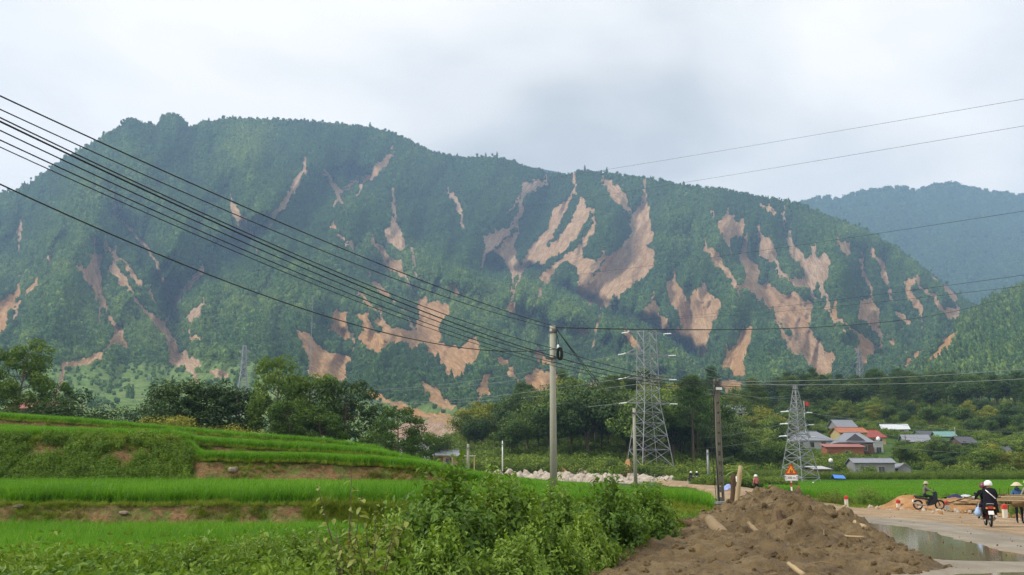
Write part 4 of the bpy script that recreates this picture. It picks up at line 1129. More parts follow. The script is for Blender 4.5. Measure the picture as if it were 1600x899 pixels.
def clod(name, seed, mat):
    r = np.random.default_rng(seed); V = []
    nu, nv = 7, 5
    for j in range(nv + 1):
        th = math.pi * j / nv
        for i in range(nu):
            ph = 2 * math.pi * i / nu; V.append((math.sin(th) * math.cos(ph), math.sin(th) * math.sin(ph), .8 * math.cos(th)))
    V = np.array(V); V *= (1 + .55 * fbm(V[:, 0] * 1.3 + seed, V[:, 1] * 1.3, V[:, 2] * 1.3, 3, seed))[:, None]; V *= (1, .5 + .6 * r.random(), .5 + .5 * r.random())
    Fc = [(j * nu + i, (j + 1) * nu + i, (j + 1) * nu + (i + 1) % nu, j * nu + (i + 1) % nu) for j in range(nv) for i in range(nu)]
    return np_mesh(name, V, np.array(Fc), False, None, [mat])
clods = [clod("mud_clod", 360 + i, M_MUD) for i in range(4)]
nC_ = 3000
ci = rng.integers(0, QX.size, 40000); ci = ci[(inside.ravel()[ci] > -.5)][:nC_]; nC_ = len(ci)
pc = np.stack([QX.ravel()[ci], QY.ravel()[ci], QZ.ravel()[ci]], -1)
cs = .012 + .11 * rng.random(nC_) ** 5
scatter("mud_clods", pc, cs, rng.random((nC_, 3)) * 6.28, rng.random(nC_), rng.integers(0, 4, nC_), clods, "lumps and crumbs of mud strewn over the heap", "mud clods")
sticks_m = []
for i in range(3):
    mb = MB(); rr_ = random.Random(390 + i); mb.tube([(-.5, 0, 0), (-.1, .05 * rr_.random(), .05), (.5, .1 * rr_.random(), .02)], [.018, .014, .006], 5)
    mb.tube([(0, .02, .04), (.2, .15, .12)], [.01, .004], 4)
    m_ = bpy.data.meshes.new("twig"); m_.from_pydata(mb.v, [], mb.f); m_.materials.append(mat_plain("twig_wood", (.20, .14, .08), .9)); sticks_m.append(m_)
ti = rng.integers(0, QX.size, 3000); ti = ti[inside.ravel()[ti] > .2][:120]
scatter("twig_litter", np.stack([QX.ravel()[ti], QY.ravel()[ti], QZ.ravel()[ti] + .02], -1), .25 + .7 * rng.random(len(ti)) ** 2, np.stack([.4 * rng.normal(size=len(ti)), .4 * rng.normal(size=len(ti)), rng.random(len(ti)) * 6.28], -1), rng.random(len(ti)), rng.integers(0, 3, len(ti)), sticks_m, "broken twigs and roots scattered in the mud heap", "twigs")
dn = 420; dD = 17 + 38 * rng.random(dn); dpx = rng.uniform(1290, 1640, dn); dx_ = (dpx - 800) / F / 1.018 * dD
scatter("road_crumbs", np.stack([dx_, dD, 0 * dD + .005], -1), .006 + .022 * rng.random(dn) ** 4, rng.random((dn, 3)) * 6.28, rng.random(dn), rng.integers(0, 4, dn), clods, "crumbs of mud scattered over the wet road", "mud crumbs")
# rubble of the flooded river bed
M_STONE = mat_plain("pale_boulder", (.42, .36, .29), .9, .2, 0, .35, 2.0, .4)
rocks = [clod("boulder", 380 + i, M_STONE) for i in range(4)]
rw = rub * (TY > 70)
Vt_ = np.stack([TX, TY, TZ], -1)
bp, _, _ = surf_points(Vt_, len(rr), len(az), rw, 9000, rng)
near = bp[:, 1] < 300
bs = np.where(near, .18 + .75 * rng.random(9000) ** 3, .5 + 1.6 * rng.random(9000) ** 3)
scatter("river_rubble", bp, bs, rng.random((9000, 3)) * 6.28, rng.random(9000), rng.integers(0, 4, 9000), rocks, "pale boulders and debris left on the river bed", "rubble")
# ================================================================== trees and bushes
M_BARK = mat_plain("tree_bark", (.13, .10, .075), .95, .1, 0, .4, 4, .4)
M_T_FEATH = mat_leaf("feathery_leaves", (.020, .050, .010), (.052, .110, .018), (.120, .190, .035), .14, .6, False, .25, (1.25, 1.2, .9))
M_T_DARK = mat_leaf("dark_leaves", (.016, .038, .012), (.036, .075, .020), (.085, .130, .030), .10, .6, False, .25, (1.15, 1.15, .9))
M_T_BROAD = mat_leaf("broad_leaves", (.024, .056, .014), (.060, .118, .024), (.140, .205, .045), .12, .6, False, .25, (1.45, 1.3, .9))
M_T_YEL = mat_leaf("yellowish_leaves", (.040, .065, .012), (.095, .130, .024), (.190, .215, .045), .16, .6, False)
M_T_PINE = mat_leaf("pine_needles", (.014, .038, .014), (.034, .078, .024), (.075, .125, .035), .15, .65, False)
M_BUSH = mat_leaf("bush_leaves", (.022, .060, .010), (.058, .130, .018), (.130, .220, .040), .30, .5, False, .3)
M_SAPL = mat_leaf("sapling_leaves", (.060, .095, .018), (.105, .150, .032), (.180, .215, .070), .30, .5, False, .3)

def ellip(r, n, c, rad, shell=.5):
    d = r.normal(size=(n, 3)); d /= np.linalg.norm(d, axis=1, keepdims=True)
    f = shell + (1 - shell) * r.random(n) ** .6
    return np.asarray(c) + d * np.asarray(rad) * f[:, None], d

def tree_proto(kind, seed, mat, H=10.0):
    """(trunk mesh, crown mesh) of a tree H metres tall standing at the origin"""
    r = np.random.default_rng(seed); mb = MB(); C, N, S, LVv = [], [], [], []
    rt = .018 * H
    if kind == 'feathery':
        bend = r.normal(size=2) * .05 * H
        trunk = [(0, 0, -.6), (bend[0] * .2, bend[1] * .2, .2 * H), (bend[0] * .6, bend[1] * .6, .45 * H), (bend[0], bend[1], .72 * H), (bend[0] * 1.2, bend[1] * 1.2, .9 * H)]
        mb.tube(trunk, [rt, rt * .8, rt * .6, rt * .35, rt * .15], 6)
        ncl = 24
        for i in range(ncl):
            f = .30 + .68 * (i + r.random()) / ncl
            a = i * 2.4 + r.random() * .8
            ln = H * (.34 * math.sin(math.pi * min(1, (f - .15) / .95)) ** .7) * (.55 + .55 * r.random())
            b0 = np.array([bend[0] * f, bend[1] * f, f * H * .82])
            c = b0 + np.array([math.cos(a) * ln, math.sin(a) * ln, (.06 + .10 * r.random()) * H])
            mid = b0 * .5 + c * .5 + np.array([0, 0, -.02 * H])
            mb.tube([tuple(b0), tuple(mid), tuple(c)], [rt * .3, rt * .2, rt * .08], 4)
            cr_ = H * (.075 + .05 * r.random())
            p_, d_ = ellip(r, 190, c, (cr_ * 1.25, cr_ * 1.25, cr_ * .75), .35)
            p_[:, 2] -= .25 * cr_ * (np.linalg.norm(p_[:, :2] - c[:2], axis=1) / cr_) ** 2 * .5
            C.append(p_); N.append(d_ * .5 + np.array([0, 0, .8]) + r.normal(size=d_.shape) * .3); S.append(np.full(190, .043 * H) * (.6 + .7 * r.random(190)))
            LVv.append(np.clip(.30 + .35 * d_[:, 2] + .35 * r.random(190) + .12 * r.normal(), 0, 1))  # top-lit look painted in: leaf colour lightens toward each clump's upper side
        asp = .38
    elif kind == 'pine':
        trunk = [(0, 0, -.6), (.01 * H, 0, .4 * H), (0, .01 * H, .7 * H), (0, 0, .98 * H)]
        mb.tube(trunk, [rt * .8, rt * .65, rt * .4, rt * .1], 6)
        ncl = 30; f0 = .30 + .15 * r.random()
        for i in range(ncl):
            f = f0 + (1 - f0) * (i + r.random()) / ncl
            a = i * 2.4 + r.random(); ln = H * .22 * (1 - ((f - f0) / (1 - f0)) ** 1.4 * .88) * (.55 + .6 * r.random())
            b0 = np.array([0, 0, f * H]); c = b0 + np.array([math.cos(a) * ln, math.sin(a) * ln, .03 * H * (r.random() - .2)])
            mb.tube([tuple(b0), tuple(c)], [rt * .2, rt * .06], 3)
            cr_ = H * (.055 + .035 * r.random())
            p_, d_ = ellip(r, 120, c, (cr_ * 1.3, cr_ * 1.3, cr_ * .7), .3)
            C.append(p_); N.append(d_ + np.array([0, 0, .3]) + r.normal(size=d_.shape) * .35); S.append(np.full(120, .036 * H) * (.6 + .8 * r.random(120)))
            LVv.append(np.clip(.30 + .35 * d_[:, 2] + .35 * r.random(120), 0, 1))  # needles paler on clump tops, darker below: overhead light put into the colour
        asp = .3
    else:
        wide = {'broad': .36, 'round': .52}[kind]; low = {'broad': .30, 'round': .10}[kind]
        trunk = [(0, 0, -.6), (.01 * H, .01 * H, .25 * H), (-.01 * H, 0, .5 * H), (0, 0, .75 * H)]
        mb.tube(trunk, [rt * 1.1, rt * .85, rt * .6, rt * .2], 6)
        ncl = 34
        cc = np.array([0, 0, (low + 1) / 2 * H * .98]); hr = (1 - low) / 2 * H
        for i in range(ncl):
            d = r.normal(size=3); d /= np.linalg.norm(d); d[2] = d[2] * .9 + .12
            f = .45 + .42 * r.random()
            c = cc + d * np.array([wide * H, wide * H, hr]) * f * (1 + .2 * r.normal())
            mb.tube([(0, 0, max(.2 * H, c[2] - .25 * H)), tuple(c)], [rt * .3, rt * .06], 3)
            cr_ = H * wide * (.30 + .22 * r.random())
            p_, d_ = ellip(r, 150, c, (cr_, cr_, cr_ * .75), .5)
            C.append(p_); N.append(d_ + np.array([0, 0, .3]) + r.normal(size=d_.shape) * .28); S.append(np.full(150, .040 * H) * (.55 + .8 * r.random(150)))
            LVv.append(np.clip(.32 + .38 * d_[:, 2] + .3 * r.random(150) + .14 * r.normal(), 0, 1))  # clump tops lighter, undersides darker: light and shade carried by leaf colour
        asp = .55
    C = np.concatenate(C); N = np.concatenate(N); S = np.concatenate(S); LVv = np.concatenate(LVv)
    crown = leaf_mesh("crown", C, N, S, asp, .3, mat, LVv, .3, None, r)
    tm = bpy.data.meshes.new("trunk"); tm.from_pydata(mb.v, [], mb.f); tm.materials.append(M_BARK); tm.update()
    return tm, crown

def joined_tree(pair):
    tm, cm = pair; V, Fc, L, M = [], [], [], []
    for k, m in enumerate((tm, cm)):
        v = np.empty(len(m.vertices) * 3, np.float32); m.vertices.foreach_get("co", v); m.calc_loop_triangles()
        f = np.empty(len(m.loop_triangles) * 3, np.int32); m.loop_triangles.foreach_get("vertices", f)
        l = np.full(len(m.vertices), .4, np.float32)
        if k: m.attributes["lv"].data.foreach_get("value", l)
        Fc.append(f.reshape(-1, 3) + sum(len(a) for a in V)); V.append(v.reshape(-1, 3)); L.append(l); M.append(np.full(len(f) // 3, k))
    return np_mesh("whole_tree", np.concatenate(V), np.concatenate(Fc), False, {"lv": np.concatenate(L)}, [tm.materials[0], cm.materials[0]], np.concatenate(M))
def wood(name, items, label):
    """trees past the countable ones, as one mass; items: (kind, x, y, z, height, widening)"""
    keys = sorted({(k, v) for k in {i[0] for i in items} for v in range(len(PROTO[k]))}); src = [joined_tree(PROTO[k][v]) for k, v in keys]
    ix_ = [keys.index((i[0], random.randrange(len(PROTO[i[0]])))) for i in items]
    s_ = np.array([[i[4] / 10 * i[5], i[4] / 10 * i[5], i[4] / 10] for i in items])
    scatter(name, np.array([[i[1], i[2], i[3]] for i in items]), s_, rng.random(len(items)) * 6.28, rng.random(len(items)), ix_, src, label, "woodland")
PROTO = {
    'feathery': [tree_proto('feathery', 400 + i, M_T_FEATH) for i in range(4)],
    'feathdark': [tree_proto('feathery', 410 + i, M_T_DARK) for i in range(2)],
    'broad': [tree_proto('broad', 420 + i, M_T_BROAD) for i in range(4)],
    'dark': [tree_proto('broad', 430 + i, M_T_DARK) for i in range(3)],
    'yellow': [tree_proto('broad', 440 + i, M_T_YEL) for i in range(2)],
    'round': [tree_proto('round', 450 + i, M_T_DARK) for i in range(2)],
    'roundyel': [tree_proto('round', 455 + i, M_T_YEL) for i in range(2)],
    'pine': [tree_proto('pine', 460 + i, M_T_PINE) for i in range(4)],
}
def place_tree(kind, x, y, z, h, label, group=None, name="tree", widen=1.0, v=None):
    pr = PROTO[kind]; tm, cm = pr[random.randrange(len(pr)) if v is None else v % len(pr)]
    root = empty(name, (x, y, z), random.random() * 6.28)
    s = h / 10.0; root.scale = (s * widen, s * widen, s)
    link(bpy.data.objects.new("trunk", tm), root); link(bpy.data.objects.new("crown", cm), root)
    tag(root, label, "bush" if name.endswith("bush") else "tree", group)
    return root
def terr_z(px, D):
    j = int(np.clip(round((px - tcx[0]) / 4.0), 0, nC - 1)); return float(np.interp(D, eD[:, j], eZ[:, j]))
def top_h(py, D, z): return float(P(800, py, D)[2]) - z

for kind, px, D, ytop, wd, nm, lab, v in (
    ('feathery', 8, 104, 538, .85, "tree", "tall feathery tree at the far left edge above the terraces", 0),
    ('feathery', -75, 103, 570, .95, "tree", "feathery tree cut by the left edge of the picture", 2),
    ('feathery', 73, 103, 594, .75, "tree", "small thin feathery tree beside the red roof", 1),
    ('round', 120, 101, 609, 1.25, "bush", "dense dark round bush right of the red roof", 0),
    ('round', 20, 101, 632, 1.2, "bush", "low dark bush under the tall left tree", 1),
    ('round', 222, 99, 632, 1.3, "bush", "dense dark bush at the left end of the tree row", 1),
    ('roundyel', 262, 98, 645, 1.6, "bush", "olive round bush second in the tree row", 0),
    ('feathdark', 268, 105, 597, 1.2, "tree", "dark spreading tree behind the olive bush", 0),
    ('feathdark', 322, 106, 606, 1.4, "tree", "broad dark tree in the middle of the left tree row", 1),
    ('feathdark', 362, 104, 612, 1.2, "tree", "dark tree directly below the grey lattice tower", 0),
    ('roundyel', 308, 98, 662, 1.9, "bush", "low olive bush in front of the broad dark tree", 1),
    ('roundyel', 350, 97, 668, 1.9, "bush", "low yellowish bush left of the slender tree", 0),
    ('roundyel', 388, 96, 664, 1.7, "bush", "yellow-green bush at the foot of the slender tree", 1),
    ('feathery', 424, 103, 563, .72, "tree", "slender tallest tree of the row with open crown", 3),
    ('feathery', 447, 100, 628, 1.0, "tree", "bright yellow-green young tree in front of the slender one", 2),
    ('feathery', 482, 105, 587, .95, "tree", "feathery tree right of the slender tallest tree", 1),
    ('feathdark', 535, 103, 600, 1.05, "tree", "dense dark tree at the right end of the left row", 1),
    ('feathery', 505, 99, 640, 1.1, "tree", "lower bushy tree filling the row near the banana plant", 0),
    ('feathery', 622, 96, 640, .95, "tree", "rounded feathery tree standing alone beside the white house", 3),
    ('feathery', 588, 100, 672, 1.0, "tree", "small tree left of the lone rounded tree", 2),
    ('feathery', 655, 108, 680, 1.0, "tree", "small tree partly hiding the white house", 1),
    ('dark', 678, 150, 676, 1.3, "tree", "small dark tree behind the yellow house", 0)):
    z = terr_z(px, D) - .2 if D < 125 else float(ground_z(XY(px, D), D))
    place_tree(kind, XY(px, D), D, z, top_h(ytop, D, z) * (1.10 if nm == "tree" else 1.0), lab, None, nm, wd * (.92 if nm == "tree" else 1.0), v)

# --- houses' footprints, so that no tree grows through them (photo column, distance)
HOUSE_XY = []
def spot_free(x, y, rad=7.0):
    for hx_, hy_ in HOUSE_XY:
        if abs(x - hx_) < rad * 1.25 and -30 < y - hy_ < rad * 1.1: return False
    return True
for px, D in ((1267, 250), (1335, 238), (1322, 262), (1365, 268), (1320, 300), (1402, 305), (1432, 268), (1448, 290), (1478, 285), (1507, 262), (1577, 235), (1362, 190), (1408, 192), (1372, 240), (1135, 300), (1110, 285), (1282, 185)):
    HOUSE_XY.append((XY(px, D), D))

VIEW = [(1236, 1298, 248, 693), (1283, 1385, 230, 712), (1305, 1385, 260, 690), (1300, 1340, 298, 668), (1380, 1424, 303, 674), (1411, 1455, 266, 693), (1455, 1495, 283, 684), (1492, 1524, 260, 694), (1562, 1592, 233, 708), (1126, 1168, 298, 648), (1100, 1124, 283, 652)]
def limit_h(px, D, z, h):
    for a, b, dh, yy_ in VIEW:
        if a - 9 < px < b + 9 and D < dh: h = min(h, float(P(px, yy_, D)[2]) - z)
    return h
def spread_spots(n, pmin, pmax, d0, d1, gap, seed, bias=1.0):
    r = np.random.default_rng(seed); out = []
    tries = 0
    while len(out) < n and tries < n * 60:
        tries += 1
        D = d0 + (d1 - d0) * r.random() ** bias; px = r.uniform(pmin, pmax); x = XY(px, D)
        if all((x - a) ** 2 + (D - b) ** 2 > gap ** 2 for a, b, _ in out) and spot_free(x, D): out.append((x, D, px))
    return out
r5 = np.random.default_rng(55)
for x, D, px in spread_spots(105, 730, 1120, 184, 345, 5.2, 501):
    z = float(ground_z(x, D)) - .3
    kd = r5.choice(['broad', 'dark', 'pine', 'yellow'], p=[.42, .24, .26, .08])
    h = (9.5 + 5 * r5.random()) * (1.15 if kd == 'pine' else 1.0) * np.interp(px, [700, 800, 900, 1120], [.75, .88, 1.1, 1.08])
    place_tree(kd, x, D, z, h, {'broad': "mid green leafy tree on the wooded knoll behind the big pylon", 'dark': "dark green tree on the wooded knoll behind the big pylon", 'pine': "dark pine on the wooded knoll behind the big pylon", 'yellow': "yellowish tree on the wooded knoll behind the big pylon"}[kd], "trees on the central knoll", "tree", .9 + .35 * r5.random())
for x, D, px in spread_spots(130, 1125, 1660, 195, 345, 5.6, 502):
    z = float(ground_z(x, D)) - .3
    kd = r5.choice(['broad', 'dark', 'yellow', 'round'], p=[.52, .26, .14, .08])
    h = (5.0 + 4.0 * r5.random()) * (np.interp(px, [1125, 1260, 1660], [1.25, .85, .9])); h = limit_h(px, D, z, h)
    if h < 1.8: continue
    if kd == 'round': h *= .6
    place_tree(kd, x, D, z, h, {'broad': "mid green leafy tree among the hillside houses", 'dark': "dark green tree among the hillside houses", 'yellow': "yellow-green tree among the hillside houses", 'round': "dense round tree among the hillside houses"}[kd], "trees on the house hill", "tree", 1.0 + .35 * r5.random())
items = []
for x, D, px in spread_spots(70, 1120, 1680, 180, 262, 4.2, 504):
    z = float(ground_z(x, D)) - .3; h = limit_h(px, D, z, 3.4 + 3.2 * r5.random())
    if h < 1.6: continue
    kd = r5.choice(['broad', 'dark', 'yellow'], p=[.45, .42, .13])
    items.append((kd, x, D, z, h, 1.1 + .4 * r5.random()))
wood("garden_trees", items, "small garden trees crowded between the hillside houses")
items = []
for x, D, px in spread_spots(170, 1150, 1690, 345, 475, 4.6, 503):
    z = float(ground_z(x, D)) - .3
    kd = r5.choice(['pine', 'dark', 'broad'], p=[.62, .25, .13])
    h = (11 + 4.0 * r5.random()) * np.interp(px, [1130, 1250, 1690], [.8, 1, 1])
    items.append((kd, x, D, z, h, .95 + .3 * r5.random()))
wood("woodland", items, "dark band of pine woodland above the houses")
place_tree('pine', XY(960, 255), 255, float(ground_z(XY(960, 255), 255)), 15.5, "cone shaped dark pine rising left of the big pylon", None, "tree", 1.25, 1)
place_tree('pine', XY(1182, 270), 270, float(ground_z(XY(1182, 270), 270)), 15.0, "tall dark conifer behind the far roadside pole", None, "tree", 1.3, 2)

# undergrowth that covers the knolls
M_UNDER = mat_leaf("undergrowth_leaves", (.022, .050, .012), (.056, .110, .020), (.135, .195, .042), .25, .6, True)
def shrub_mesh(name, seed, n, leaf, mat):
    r = np.random.default_rng(seed); C, N, LVv = [], [], []
    for i in range(9):
        a = r.random() * 6.28; q = .62 * r.random() ** .5; c = np.array([q * math.cos(a), q * math.sin(a), .25 + .45 * r.random()])
        p_, d_ = ellip(r, n // 9, c, np.array([.42, .42, .36]) * (.7 + .5 * r.random()), .5)
        C.append(p_); N.append(d_ + np.array([0, 0, .5]) + r.normal(size=d_.shape) * .5); LVv.append(np.clip(.3 + .4 * d_[:, 2] + .3 * r.random(len(p_)), 0, 1))  # upper leaves of each clump coloured lighter, painted as if lit from above
    C = np.concatenate(C); C[:, 2] = np.maximum(C[:, 2], 0)
    return leaf_mesh(name, C, np.concatenate(N), leaf * (.6 + .8 * r.random(len(C))), .6, .3, mat, np.concatenate(LVv), .2, None, r)
shrubs = [shrub_mesh("shrub", 470 + i, 420, .15, M_UNDER) for i in range(4)]
def under(n, pmin, pmax, d0, d1, smin, smax, label, name, tone0=.45, cond=None):
    D = rng.uniform(d0, d1, n); px = rng.uniform(pmin, pmax, n); x = (px - 800) / F / 1.018 * D
    m = np.array([spot_free(a, b, 4.2) for a, b in zip(x, D)])
    if cond is not None: m &= cond(px, D)
    x, D = x[m], D[m]; q = np.stack([x, D, ground_z(x, D) - .15], -1)
    s = smin + (smax - smin) * rng.random(len(q)); tone = np.clip(tone0 + .25 * rng.normal(size=len(q)) + .3 * fbm(x / 12, D / 12, 0, 3, 505), 0, 1)
    scatter(name, q, s, rng.random(len(q)) * 6.28, tone, rng.integers(0, 4, len(q)), shrubs, label, "shrubs")
under(3200, 700, 1160, 168, 380, 1.2, 2.8, "undergrowth between the trees of the central knoll", "knoll_undergrowth")
under(5200, 1130, 1720, 176, 480, 1.0, 2.6, "shrubs and gardens between the hillside houses", "hillside_shrubs", .5)
under(900, 560, 720, 130, 420, .8, 1.8, "low shrubs along the valley behind the lone tree", "valley_shrubs", .45, lambda px, D: (px < 632))
under(1500, -200, 600, 200, 640, 1.0, 2.6, "shrubs on the valley floor behind the left tree row", "valley_shrubs", .5)
# hedges between the small terraces beyond the road
reeds = [blade_clump("reed_clump", 480 + i, 60, 1.5, .9, .06, 1.0, M_UNDER, 3) for i in range(3)]
hp_ = []
for (pa, pb, Da, Db) in ((1240, 1720, 164, 170), (1050, 1235, 168, 178), (1060, 1230, 140, 146), (1090, 1235, 118, 122), (1110, 1180, 100, 104)):
    n = int((pb - pa) * 2.2); px = rng.uniform(pa, pb, n); D = rng.uniform(Da, Db, n); x = (px - 800) / F / 1.018 * D
    hp_.append(np.stack([x, D, ground_z(x, D) - .05], -1))
hp_ = np.concatenate(hp_)
m_ = (hp_[:, 1] > 160)
scatter("reed_hedge", hp_[m_], .7 + .6 * rng.random(m_.sum()), rng.random(m_.sum()) * 6.28, np.clip(.45 + .2 * rng.normal(size=m_.sum()), 0, 1), rng.integers(0, 3, m_.sum()), reeds, "long hedge of tall reeds behind the rice fields", "reeds")
scatter("field_hedge", hp_[~m_], .8 + .6 * rng.random((~m_).sum()), rng.random((~m_).sum()) * 6.28, np.clip(.4 + .2 * rng.normal(size=(~m_).sum()), 0, 1), rng.integers(0, 4, (~m_).sum()), shrubs, "dark hedges between small terraces beyond the road", "hedge")

# --- bushes
def bush_proto(seed, mat, n_st=260, per=44, leaf=.115, H=1.9, R=1.25):
    r = np.random.default_rng(seed); C, N, LVv = [], [], []; mb = MB()
    for s in range(n_st):
        d = r.normal(size=3); d /= np.linalg.norm(d); d[2] = abs(d[2])
        tip = d * np.array([R, R, H]) * (.72 + .28 * r.random()) * (1 + .22 * fbm(d[0] * 2 + seed, d[1] * 2, d[2] * 2, 2, seed))
        base_ = np.array([tip[0] * .25, tip[1] * .25, 0]) + r.normal(size=3) * .06; base_[2] = 0
        mid = base_ * .5 + tip * .5 + np.array([0, 0, .18])
        if s % 5 == 0: mb.tube([tuple(base_), tuple(mid), tuple(tip)], [.012, .009, .004], 3)
        f = .45 + .55 * r.random(per) ** .6
        pts = base_[None] * ((1 - f) ** 2)[:, None] + 2 * mid[None] * (f * (1 - f))[:, None] + tip[None] * (f ** 2)[:, None] + r.normal(size=(per, 3)) * .075
        C.append(pts); N.append(np.repeat((d + np.array([0, 0, .6]))[None], per, 0) + r.normal(size=(per, 3)) * .38)
        LVv.append(np.clip(.15 + .45 * (f - .45) / .55 + .4 * r.random(per) + .18 * r.normal(), 0, 1))  # inner leaves coloured darker than the tips, interior shade painted in
    C = np.concatenate(C); C[:, 2] = np.maximum(C[:, 2], .02)
    cm = leaf_mesh("foliage", C, np.concatenate(N), leaf * (.5 + 1.0 * r.random(len(C)) ** 1.5), .58, .3, mat, np.concatenate(LVv), .35, None, r)
    tm = bpy.data.meshes.new("stems"); tm.from_pydata(mb.v, [], mb.f); tm.materials.append(M_BARK); tm.update()
    return tm, cm
BPR = [bush_proto(520 + i, M_BUSH) for i in range(3)] + [bush_proto(530, M_BUSH, 200, 40, .065), bush_proto(531, M_T_YEL, 200, 40, .06)]
def place_bush(px, D, ytop, halfpx, v, label, zb=None, sy=1.0):
    z = (terr_z(px, D) if px < 1135 else float(ground_z(XY(px, D), D))) - .05 if zb is None else zb
    h = top_h(ytop, D, z); w = halfpx / F / 1.018 * D
    root = empty("bush", (XY(px, D), D, z), random.random() * 6.28); root.scale = (w / 1.25, w / 1.25 * sy, h / 1.9)
    tm, cm = BPR[v]
    link(bpy.data.objects.new("stem", tm), root); link(bpy.data.objects.new("foliage", cm), root)
    return tag(root, label, "bush")
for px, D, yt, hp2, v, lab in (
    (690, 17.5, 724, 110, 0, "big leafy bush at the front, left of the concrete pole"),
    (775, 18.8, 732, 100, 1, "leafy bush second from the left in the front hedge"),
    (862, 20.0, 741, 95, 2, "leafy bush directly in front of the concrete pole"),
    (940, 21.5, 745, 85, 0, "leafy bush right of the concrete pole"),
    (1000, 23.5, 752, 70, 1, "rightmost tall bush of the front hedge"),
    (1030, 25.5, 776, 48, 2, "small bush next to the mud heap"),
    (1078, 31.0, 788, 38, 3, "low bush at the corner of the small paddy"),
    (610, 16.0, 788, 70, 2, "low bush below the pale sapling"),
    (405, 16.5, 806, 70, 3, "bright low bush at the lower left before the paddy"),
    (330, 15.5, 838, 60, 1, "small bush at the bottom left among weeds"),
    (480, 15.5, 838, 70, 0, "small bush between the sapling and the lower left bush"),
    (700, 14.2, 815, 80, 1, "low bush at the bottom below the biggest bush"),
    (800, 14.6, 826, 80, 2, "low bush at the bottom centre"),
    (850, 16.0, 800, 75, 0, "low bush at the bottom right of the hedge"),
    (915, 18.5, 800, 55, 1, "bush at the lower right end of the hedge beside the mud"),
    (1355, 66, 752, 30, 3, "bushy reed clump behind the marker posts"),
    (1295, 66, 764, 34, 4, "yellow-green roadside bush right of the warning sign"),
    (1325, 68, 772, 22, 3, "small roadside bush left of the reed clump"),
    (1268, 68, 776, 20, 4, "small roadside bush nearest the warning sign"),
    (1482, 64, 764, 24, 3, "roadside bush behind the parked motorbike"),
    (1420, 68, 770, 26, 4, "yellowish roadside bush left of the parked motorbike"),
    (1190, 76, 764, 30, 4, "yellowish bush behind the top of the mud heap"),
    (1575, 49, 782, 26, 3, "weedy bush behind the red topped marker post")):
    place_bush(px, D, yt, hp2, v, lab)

# --- pale sapling with big leaves
def big_leaf(name, mat):
    V, Fc = [], []
    n = 7
    for i in range(n + 1):
        f = i / n; w = .34 * math.sin(math.pi * min(1, f * .96 + .04)) ** .8
        dz = -.28 * f * f
        w *= .72; V += [(-w, f, dz + .25 * w), (0, f, dz), (w, f, dz + .25 * w)]
    for i in range(n):
        a = i * 3; Fc += [(a, a + 1, a + 4, a + 3), (a + 1, a + 2, a + 5, a + 4)]
    return np_mesh(name, np.array(V), np.array(Fc), True, {"lv": np.full(len(V), .55)}, [mat])
BL = big_leaf("leaf", M_SAPL)
def sapling(px, D, ytop, label, nst, spread, nleaf, seed):
    r = np.random.default_rng(seed); z = terr_z(px, D); h = top_h(ytop, D, z)
    root = tag(empty("sapling", (XY(px, D), D, z)), label, "sapling")
    for s in range(nst):
        a = r.random() * 6.28; hh = h * (1 if s == 0 else .5 + .45 * r.random()); sp = 0.1 if s == 0 else spread * (.4 + .6 * r.random())
        q = [Vector((0, 0, -.1)), Vector((math.cos(a) * sp * .35, math.sin(a) * sp * .35, hh * .45)), Vector((math.cos(a) * sp, math.sin(a) * sp, hh))]
        mb = MB(); mb.tube(q, [.014, .010, .004], 5); mb.build("stem", M_BARK, root)
        for l in range(nleaf):
            f = .3 + .7 * (l + r.random()) / nleaf
            c = q[0] * (1 - f) ** 2 + q[1] * 2 * f * (1 - f) + q[2] * f * f
            o = link(bpy.data.objects.new("leaf", BL), root)
            o.location = c; o.rotation_euler = (r.normal() * .35 - .15, r.normal() * .3, r.random() * 6.28)
            sz_ = (.07 + .10 * r.random()); o.scale = (sz_, sz_, sz_)
sapling(548, 15.0, 737, "pale yellow-green sapling with big leaves left of the big bush", 11, .9, 20, 540)
sapling(590, 14.2, 790, "low pale sapling with big leaves at the bottom centre", 8, .7, 16, 541)
# banana plants
M_BAN = mat_leaf("banana_leaves", (.05, .11, .03), (.10, .17, .06), (.2, .27, .12), .3, .5, False)
BANL = big_leaf("leaf", M_BAN)
def banana(px, D, ytop, label, zb=None):
    z = (terr_z(px, D) if zb is None else zb); h = top_h(ytop, D, z)
    root = tag(empty("banana_plant", (XY(px, D), D, z)), label, "banana plant")
    mb = MB(); mb.tube([(0, 0, -.2), (.03, 0, h * .3), (0, 0, h * .62)], [.16, .13, .07], 8); mb.build("stem", mat_plain("banana_stem", (.16, .2, .08), .7), root)
    for i in range(9):
        o = link(bpy.data.objects.new("leaf", BANL), root); o.location = (0, 0, h * .58); a = i * .7 + .2 * random.random()
        o.rotation_euler = (.55 - .7 * (i % 3) / 2, 0, a); s = h * .52; o.scale = (s * .75, s, s)
banana(522, 95, 687, "banana plant at the edge of the terrace before the dark trees")
banana(553, 95, 692, "smaller banana plant right of the first one")
banana(1156, 118, 714, "banana plant behind the far roadside pole", float(ground_z(XY(1156, 118), 118)))
